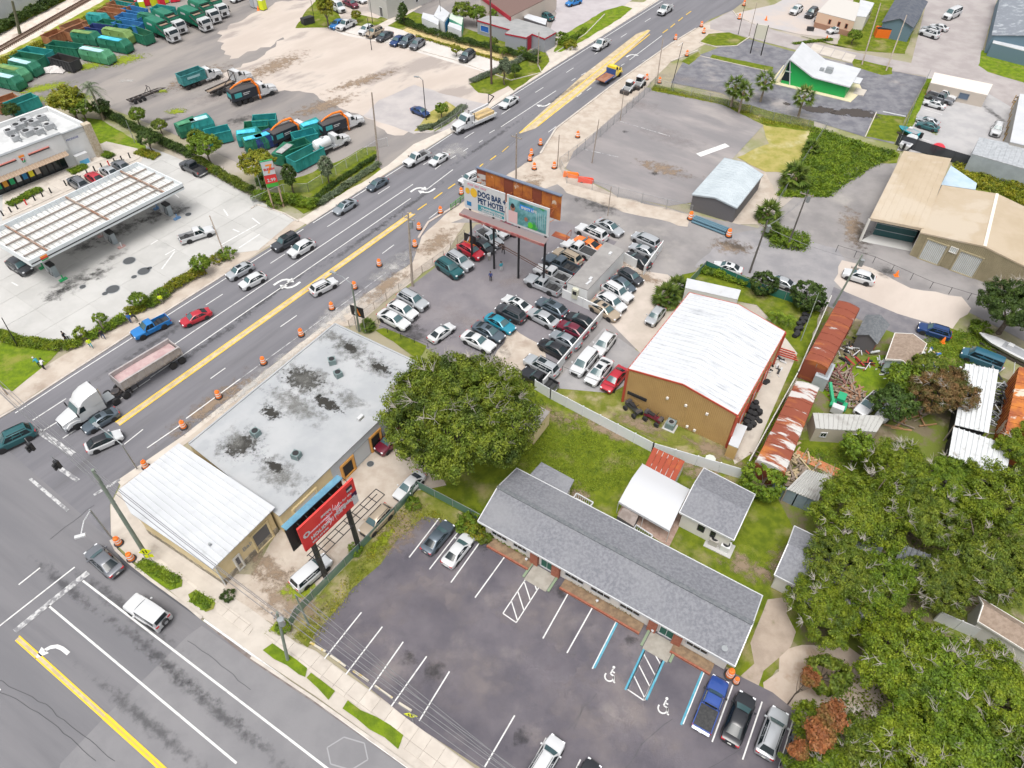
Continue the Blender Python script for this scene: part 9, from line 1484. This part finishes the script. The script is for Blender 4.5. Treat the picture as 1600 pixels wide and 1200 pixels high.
for px,py,r_,lab,k in((1142,127,2.5,'cabbage palm left of a close pair by the empty lot','palm'),(1155,136,2.2,'cabbage palm right of the close pair by the empty lot','palm'),(1189,118,2.4,'tall cabbage palm between the pair and the green building','palm'),(1250,142,2.5,'cabbage palm in front of the green building','palm'),(1238,268,3.0,'bushy palm at the dry grass corner','lowpalm'),(1262,222,1.8,'small palm clump in the overgrown grass','lowpalm'),(1197,325,2.4,'leafy palm beside the dark utility pole','lowpalm'),(1203,352,1.7,'lower palm clump by the dark utility pole','lowpalm'),(132,148,3.2,'tall queen palm behind the store','queen'),(697,516-8,1.0,'x','palm')):
 if lab!='x':plant(k,px,py,r_,lab,'palm',sz=1.0 if k=='palm' else None)
plant('lowpalm',573,512,1.2,'small palm at the black lot sign','palm')
for px,py,r_,lab,k,lf in((98,168,3.6,'yellow green leafy tree behind the store','mid',L_yel),(118,180,2.6,'green tree beside the yellow green one behind the store','mid2',L_brt),(150,178,2.0,'dark tree under the queen palm','mid',L_dark),(206,190,1.9,'small leafy tree left of two at the yard fence','mid2',L_brt),(242,205,1.6,'small pointed tree right of two at the yard fence','mid',L_oak),(224,226,2.2,'dark round tree on the planted island','mid',L_dark),(314,236,3.0,'leafy tree at the hedge in front of three bins','mid',L_brt),(298,225,2.0,'smaller tree in the hedge beside it','mid2',L_oak),(396,262,3.2,'yellow green tree by the bins and station sign','mid',L_yel),(408,290,2.0,'dark leafy tree behind the station sign','mid2',L_dark),(312,420,1.8,'round bush tree at the forecourt edge','mid2',L_brt),(213,478,1.4,'small clipped tree in the roadside hedge','mid',L_brt),(153,508,1.1,'small round tree by the leaning grey post','small',L_brt),(123,531,1.1,'round topped small tree near the sign frame','small',L_oak2),(351,404,1.5,'clipped bush in the small bed at the road','bush',L_brt),(335,412,1.2,'second clipped bush in the small bed','bush',L_yel),(498,16,2.0,'young yellow green tree at the far lot corner','conifer',L_yel),(546,28,1.5,'young tree beside the curb row','mid2',L_yel),(620,22,1.2,'dark slim tree near the storage containers','conifer',L_dark),(703,78,1.3,'young tree on the small grass island','small',L_yel),(712,18,2.8,'large drooping green tree behind the containers','mid',L_oak),(735,22,2.6,'large tree left of the tall dark mast','mid2',L_brt),(766,22,1.9,'leafy tree before the red banded restaurant','mid',L_brt),(777,80,1.2,'young tree in the hedge by the driveway','small',L_brt),(806,78,1.2,'second young tree in the hedge by the driveway','small',L_brt),(762,64,1.2,'small tree in the hedge below the grey roofed shop','small',L_oak),(796,108,1.5,'dark bush tree at the far planting','mid',L_dark),(780,108,1.4,'grey green small tree at the far planting','conifer',L_grey),(867,58,2.2,'bush by the grey roofed shop corner','bush',L_brt),(882,68,1.8,'bush at the sidewalk by the shop corner','bush',L_yel),(682,172,1.6,'small tree on the planted driveway island','mid2',L_brt),(504,268,1.3,'slim grey green tree in the fenced verge','conifer',L_grey),(447,282,1.3,'dark slim tree in the fenced verge','conifer',L_dark),(424,322,1.5,'bush at the foot of the station sign','bush',L_brt),(405,312,1.3,'bush beside the station sign posts','bush',L_yel),(1326,46,1.8,'leafy shrub on the verge above the side street','mid',L_brt),(1340,12,1.5,'dark tree beside the blue house','mid',L_dark),(746,828,1.4,'yellow green plants at the left motel corner','bush',L_yel),(738,818,1.6,'broad leaved plant at the end of the chain link fence','bush',L_brt),(762,838,1.0,'small shrub under the motel eave','bush',L_oak),(10,185,1.8,'dark tree at the left store corner','mid',L_dark),(1530,500,1.6,'low bush on the lawn behind the teal van','bush',L_brt),(1235,372,1.5,'weedy bush right of the dark utility pole','bush',L_brt),(1215,365,1.4,'weedy bush left of the dark utility pole','bush',L_brt),(648,790,1.0,'weed clump at the fence corner by the white sedan','bush',L_brt),(560,862,.9,'weed clump at the red billboard post','bush',L_brt),(600,868,.6,'x','bush',L_brt),(448,985,.9,'weed clump by the sidewalk utility pole','bush',L_brt),(362,938,.8,'dark weeds at the cream wall corner','bush',L_dark),(1252,530,1.2,'x','bush',L_brt),(1232,665,1.0,'green weeds beside the second boxcar','bush',L_brt)):
 if lab!='x':plant(k,px,py,r_,lab,'bush' if k=='bush' else 'tree',leaf=lf)
def hedge(pts,w,h,m,lab,dens=26,leaf=.11,cat='hedge',kind=None,z0=0.0,name='hedge'):
 P=[G(*p)for p in pts];g=np.random.default_rng(abs(len(pts)*7+int(P[0].x*3)));out=[]
 for a,b in zip(P[:-1],P[1:]):
  L=(b-a).length;n=int(L*dens*w*2.2+4);u=g.random(n)*L;s=(g.random(n)-.5)*w;d=np.array((b-a).normalized());nn=np.array([-d[1],d[0],0]);top=g.random(n)
  z=z0+h*(1-.35*np.abs(s/w*2)**2)*(.25+.75*np.sqrt(top))*(1+.18*np.sin(u*1.3+P[0].x));c=np.array(a)+u[:,None]*d+s[:,None]*nn;c[:,2]=z;out.append(c)
 c=np.concatenate(out);c=np.repeat(c,7,0)+g.normal(size=(len(c)*7,3))*np.array([.12,.12,.08]);nn=g.normal(size=c.shape)*.7+np.array([0,0,.9]);nn/=np.linalg.norm(nn,axis=1)[:,None];t=np.cross(nn,g.normal(size=c.shape));t/=np.linalg.norm(t,axis=1)[:,None];b_=np.cross(nn,t);s=leaf*g.uniform(.6,1.4,len(c))[:,None]
 v=np.stack([c-t*s,c-b_*s*.6,c+t*s,c+b_*s*.6],1).reshape(-1,3);v[:,2]=np.maximum(v[:,2],.01);o=link(name,quads_mesh(name,v,m));tag(o,lab,cat,None,kind);return o
hedge([(150,186),(205,214),(262,240),(300,258)],1.6,1.5,L_dark,'clipped hedge along the yard fence behind the store lawn');hedge([(300,262),(350,290),(392,312)],1.6,1.6,L_oak,'hedge between the forecourt and the truck yard');hedge([(392,318),(440,322),(492,330)],2.0,1.6,L_brt,'ivy green hedge wall behind the station sign');hedge([(492,328),(520,308),(586,262)],1.2,.8,L_grey,'row of grey green ornamental grass along the sidewalk')
hedge([(488,318),(515,296),(582,250)],.8,.8,L_dark,'dark low hedge inside the white topped fence')
hedge([(258,468),(290,446),(318,434)],1.8,1.1,L_yel,'yellow green clipped hedge at the forecourt edge, right part');hedge([(226,492),(258,470)],2.0,1.2,L_brt,'rounded hedge behind the person in hi-vis');hedge([(196,502),(226,492)],1.4,.9,L_yel,'low hedge between two clipped trees');hedge([(135,543),(165,526),(196,510)],1.6,1.0,L_brt,'clipped hedge behind the group of roadside workers');hedge([(-10,535),(25,548),(60,552),(100,556),(128,548)],1.6,1.0,L_oak2,'long curved hedge at the lower left of the forecourt')
hedge([(10,336),(60,310)],1.6,.7,L_brt,'low planting under the shop windows');hedge([(105,284),(130,272)],1.8,.7,L_brt,'low planting beside the ice chest');hedge([(155,252),(170,258)],1.6,.6,L_brt,'small planting at the stone pier');hedge([(210,248),(240,256)],2.0,.6,L_yel,'ground plants on the planted island by the dark pickup')
hedge([(612,36),(650,52),(700,66),(760,80),(835,98)],1.8,1.5,L_dark,'dark hedge between the far lot and the grey roofed shop',dens=20);hedge([(640,60),(700,76),(790,100)],1.0,.35,L_yel,'row of small mulch bed plants in front of the dark hedge',dens=12)
hedge([(648,206),(680,198),(704,180),(718,168)],1.6,.6,L_grey,'grey green grasses on the planted driveway island');hedge([(728,130),(770,112),(830,82)],1.6,.7,L_grey,'grey green grasses of the far roadside planting');hedge([(880,62),(905,44),(880,70)],1.0,.5,L_brt,'low plants at the shop sidewalk')
hedge([(-20,70),(0,58),(60,26),(105,0),(160,-32)],3.6,1.8,L_dark,'wild shrubs growing along the white warehouse wall',dens=9,leaf=.2);hedge([(-20,120),(100,62),(190,5),(250,-30)],3.0,.8,L_yel,'tall weeds between the railway and the containers',dens=8,leaf=.16)
hedge([(1090,418),(1130,428),(1165,440)],1.6,1.0,L_brt,'low green hedge inside the dark screened garden fence');hedge([(1230,62),(1290,54)],.8,.4,L_brt,'weedy fringe of the upper parking lot');hedge([(222,890),(250,900),(284,920)],1.1,.15,L_brt,'bushy ground cover plot at the junction corner',dens=40,leaf=.09);hedge([(308,940),(336,955)],1.1,.15,L_brt,'second bushy ground cover plot on the sidewalk',dens=40,leaf=.09)
hedge([(775,838),(840,872)],.5,.4,L_oak,'thin planting in the brick bed at the left motel front');hedge([(900,905),(1000,960)],.5,.35,mat('dry_planting',(0.20,0.16,0.06),.9),'dry planting in the long brick bed of the motel')
def field(pts,n,h,m,lab,leaf=.16,name='tall_grass'):
 P=[G(*p)for p in pts];poly=[(p.x,p.y)for p in P];x0,x1=min(p[0]for p in poly),max(p[0]for p in poly);y0,y1=min(p[1]for p in poly),max(p[1]for p in poly);c=[]
 g=np.random.default_rng(n);tries=0
 while len(c)<n and tries<n*12:
  tries+=1;x,y=g.uniform(x0,x1),g.uniform(y0,y1)
  if inside(x,y,poly):c.append((x,y,h*(.25+.75*g.random())*(.6+.4*math.sin(x*.9)*math.cos(y*.7))))
 c=np.array(c);c=np.repeat(c,6,0)+g.normal(size=(len(c)*6,3))*np.array([.25,.25,.1]);nn=g.normal(size=c.shape);nn[:,2]=np.abs(nn[:,2])+.3;nn/=np.linalg.norm(nn,axis=1)[:,None];t=np.cross(nn,g.normal(size=c.shape));t/=np.linalg.norm(t,axis=1)[:,None];b_=np.cross(nn,t);s=leaf*g.uniform(.5,1.4,len(c))[:,None]
 v=np.stack([c-t*s,c-b_*s*.4,c+t*s,c+b_*s*.4],1).reshape(-1,3);v[:,2]=np.maximum(v[:,2],.01);tag(link(name,quads_mesh(name,v,m)),lab,'grass',None,'stuff')
field([(1262,192),(1400,232),(1360,250),(1300,290),(1290,300),(1205,300),(1240,265)],5200,.7,L_brt,'tall overgrown grass behind the beige carport',.2);field([(1485,245),(1640,290),(1640,335),(1560,292),(1490,275)],1800,1.0,L_yel,'wild weeds between the black fence and the beige workshop',.22);field([(1015,130),(1130,152),(1262,184),(1262,196),(1190,188),(1120,158),(1008,138)],900,.35,L_yel,'rough grass along the far side of the empty lot',.14)
field([(1195,345),(1262,360),(1255,385),(1200,380)],700,.5,L_brt,'rough weeds round the dark utility pole',.16);field([(1250,700),(1330,690),(1360,720),(1320,770)],600,.3,L_brt,'rough grass around the orange brick path',.12);field([(1440,520),(1500,505),(1560,530),(1500,580),(1440,570)],1100,.35,L_brt,'rough lawn beside the dark teal van',.13)
field([(1300,1040),(1600,960),(1640,1300),(1260,1250)],1500,.3,L_oak,'undergrowth beneath the oaks',.18);field([(1290,800),(1600,700),(1600,950),(1260,900)],1300,.3,L_oak,'undergrowth between the upper oaks',.18);field([(640,785),(690,805),(700,818),(668,812),(630,842),(555,930),(498,1010),(470,1000),(570,880)],900,.18,L_yel,'rough grass bank beside the parking lot',.10);field([(850,640),(1010,705),(970,760),(900,770),(830,735),(790,720)],2200,.14,L_oak2,'uneven grass of the back lawn',.09)
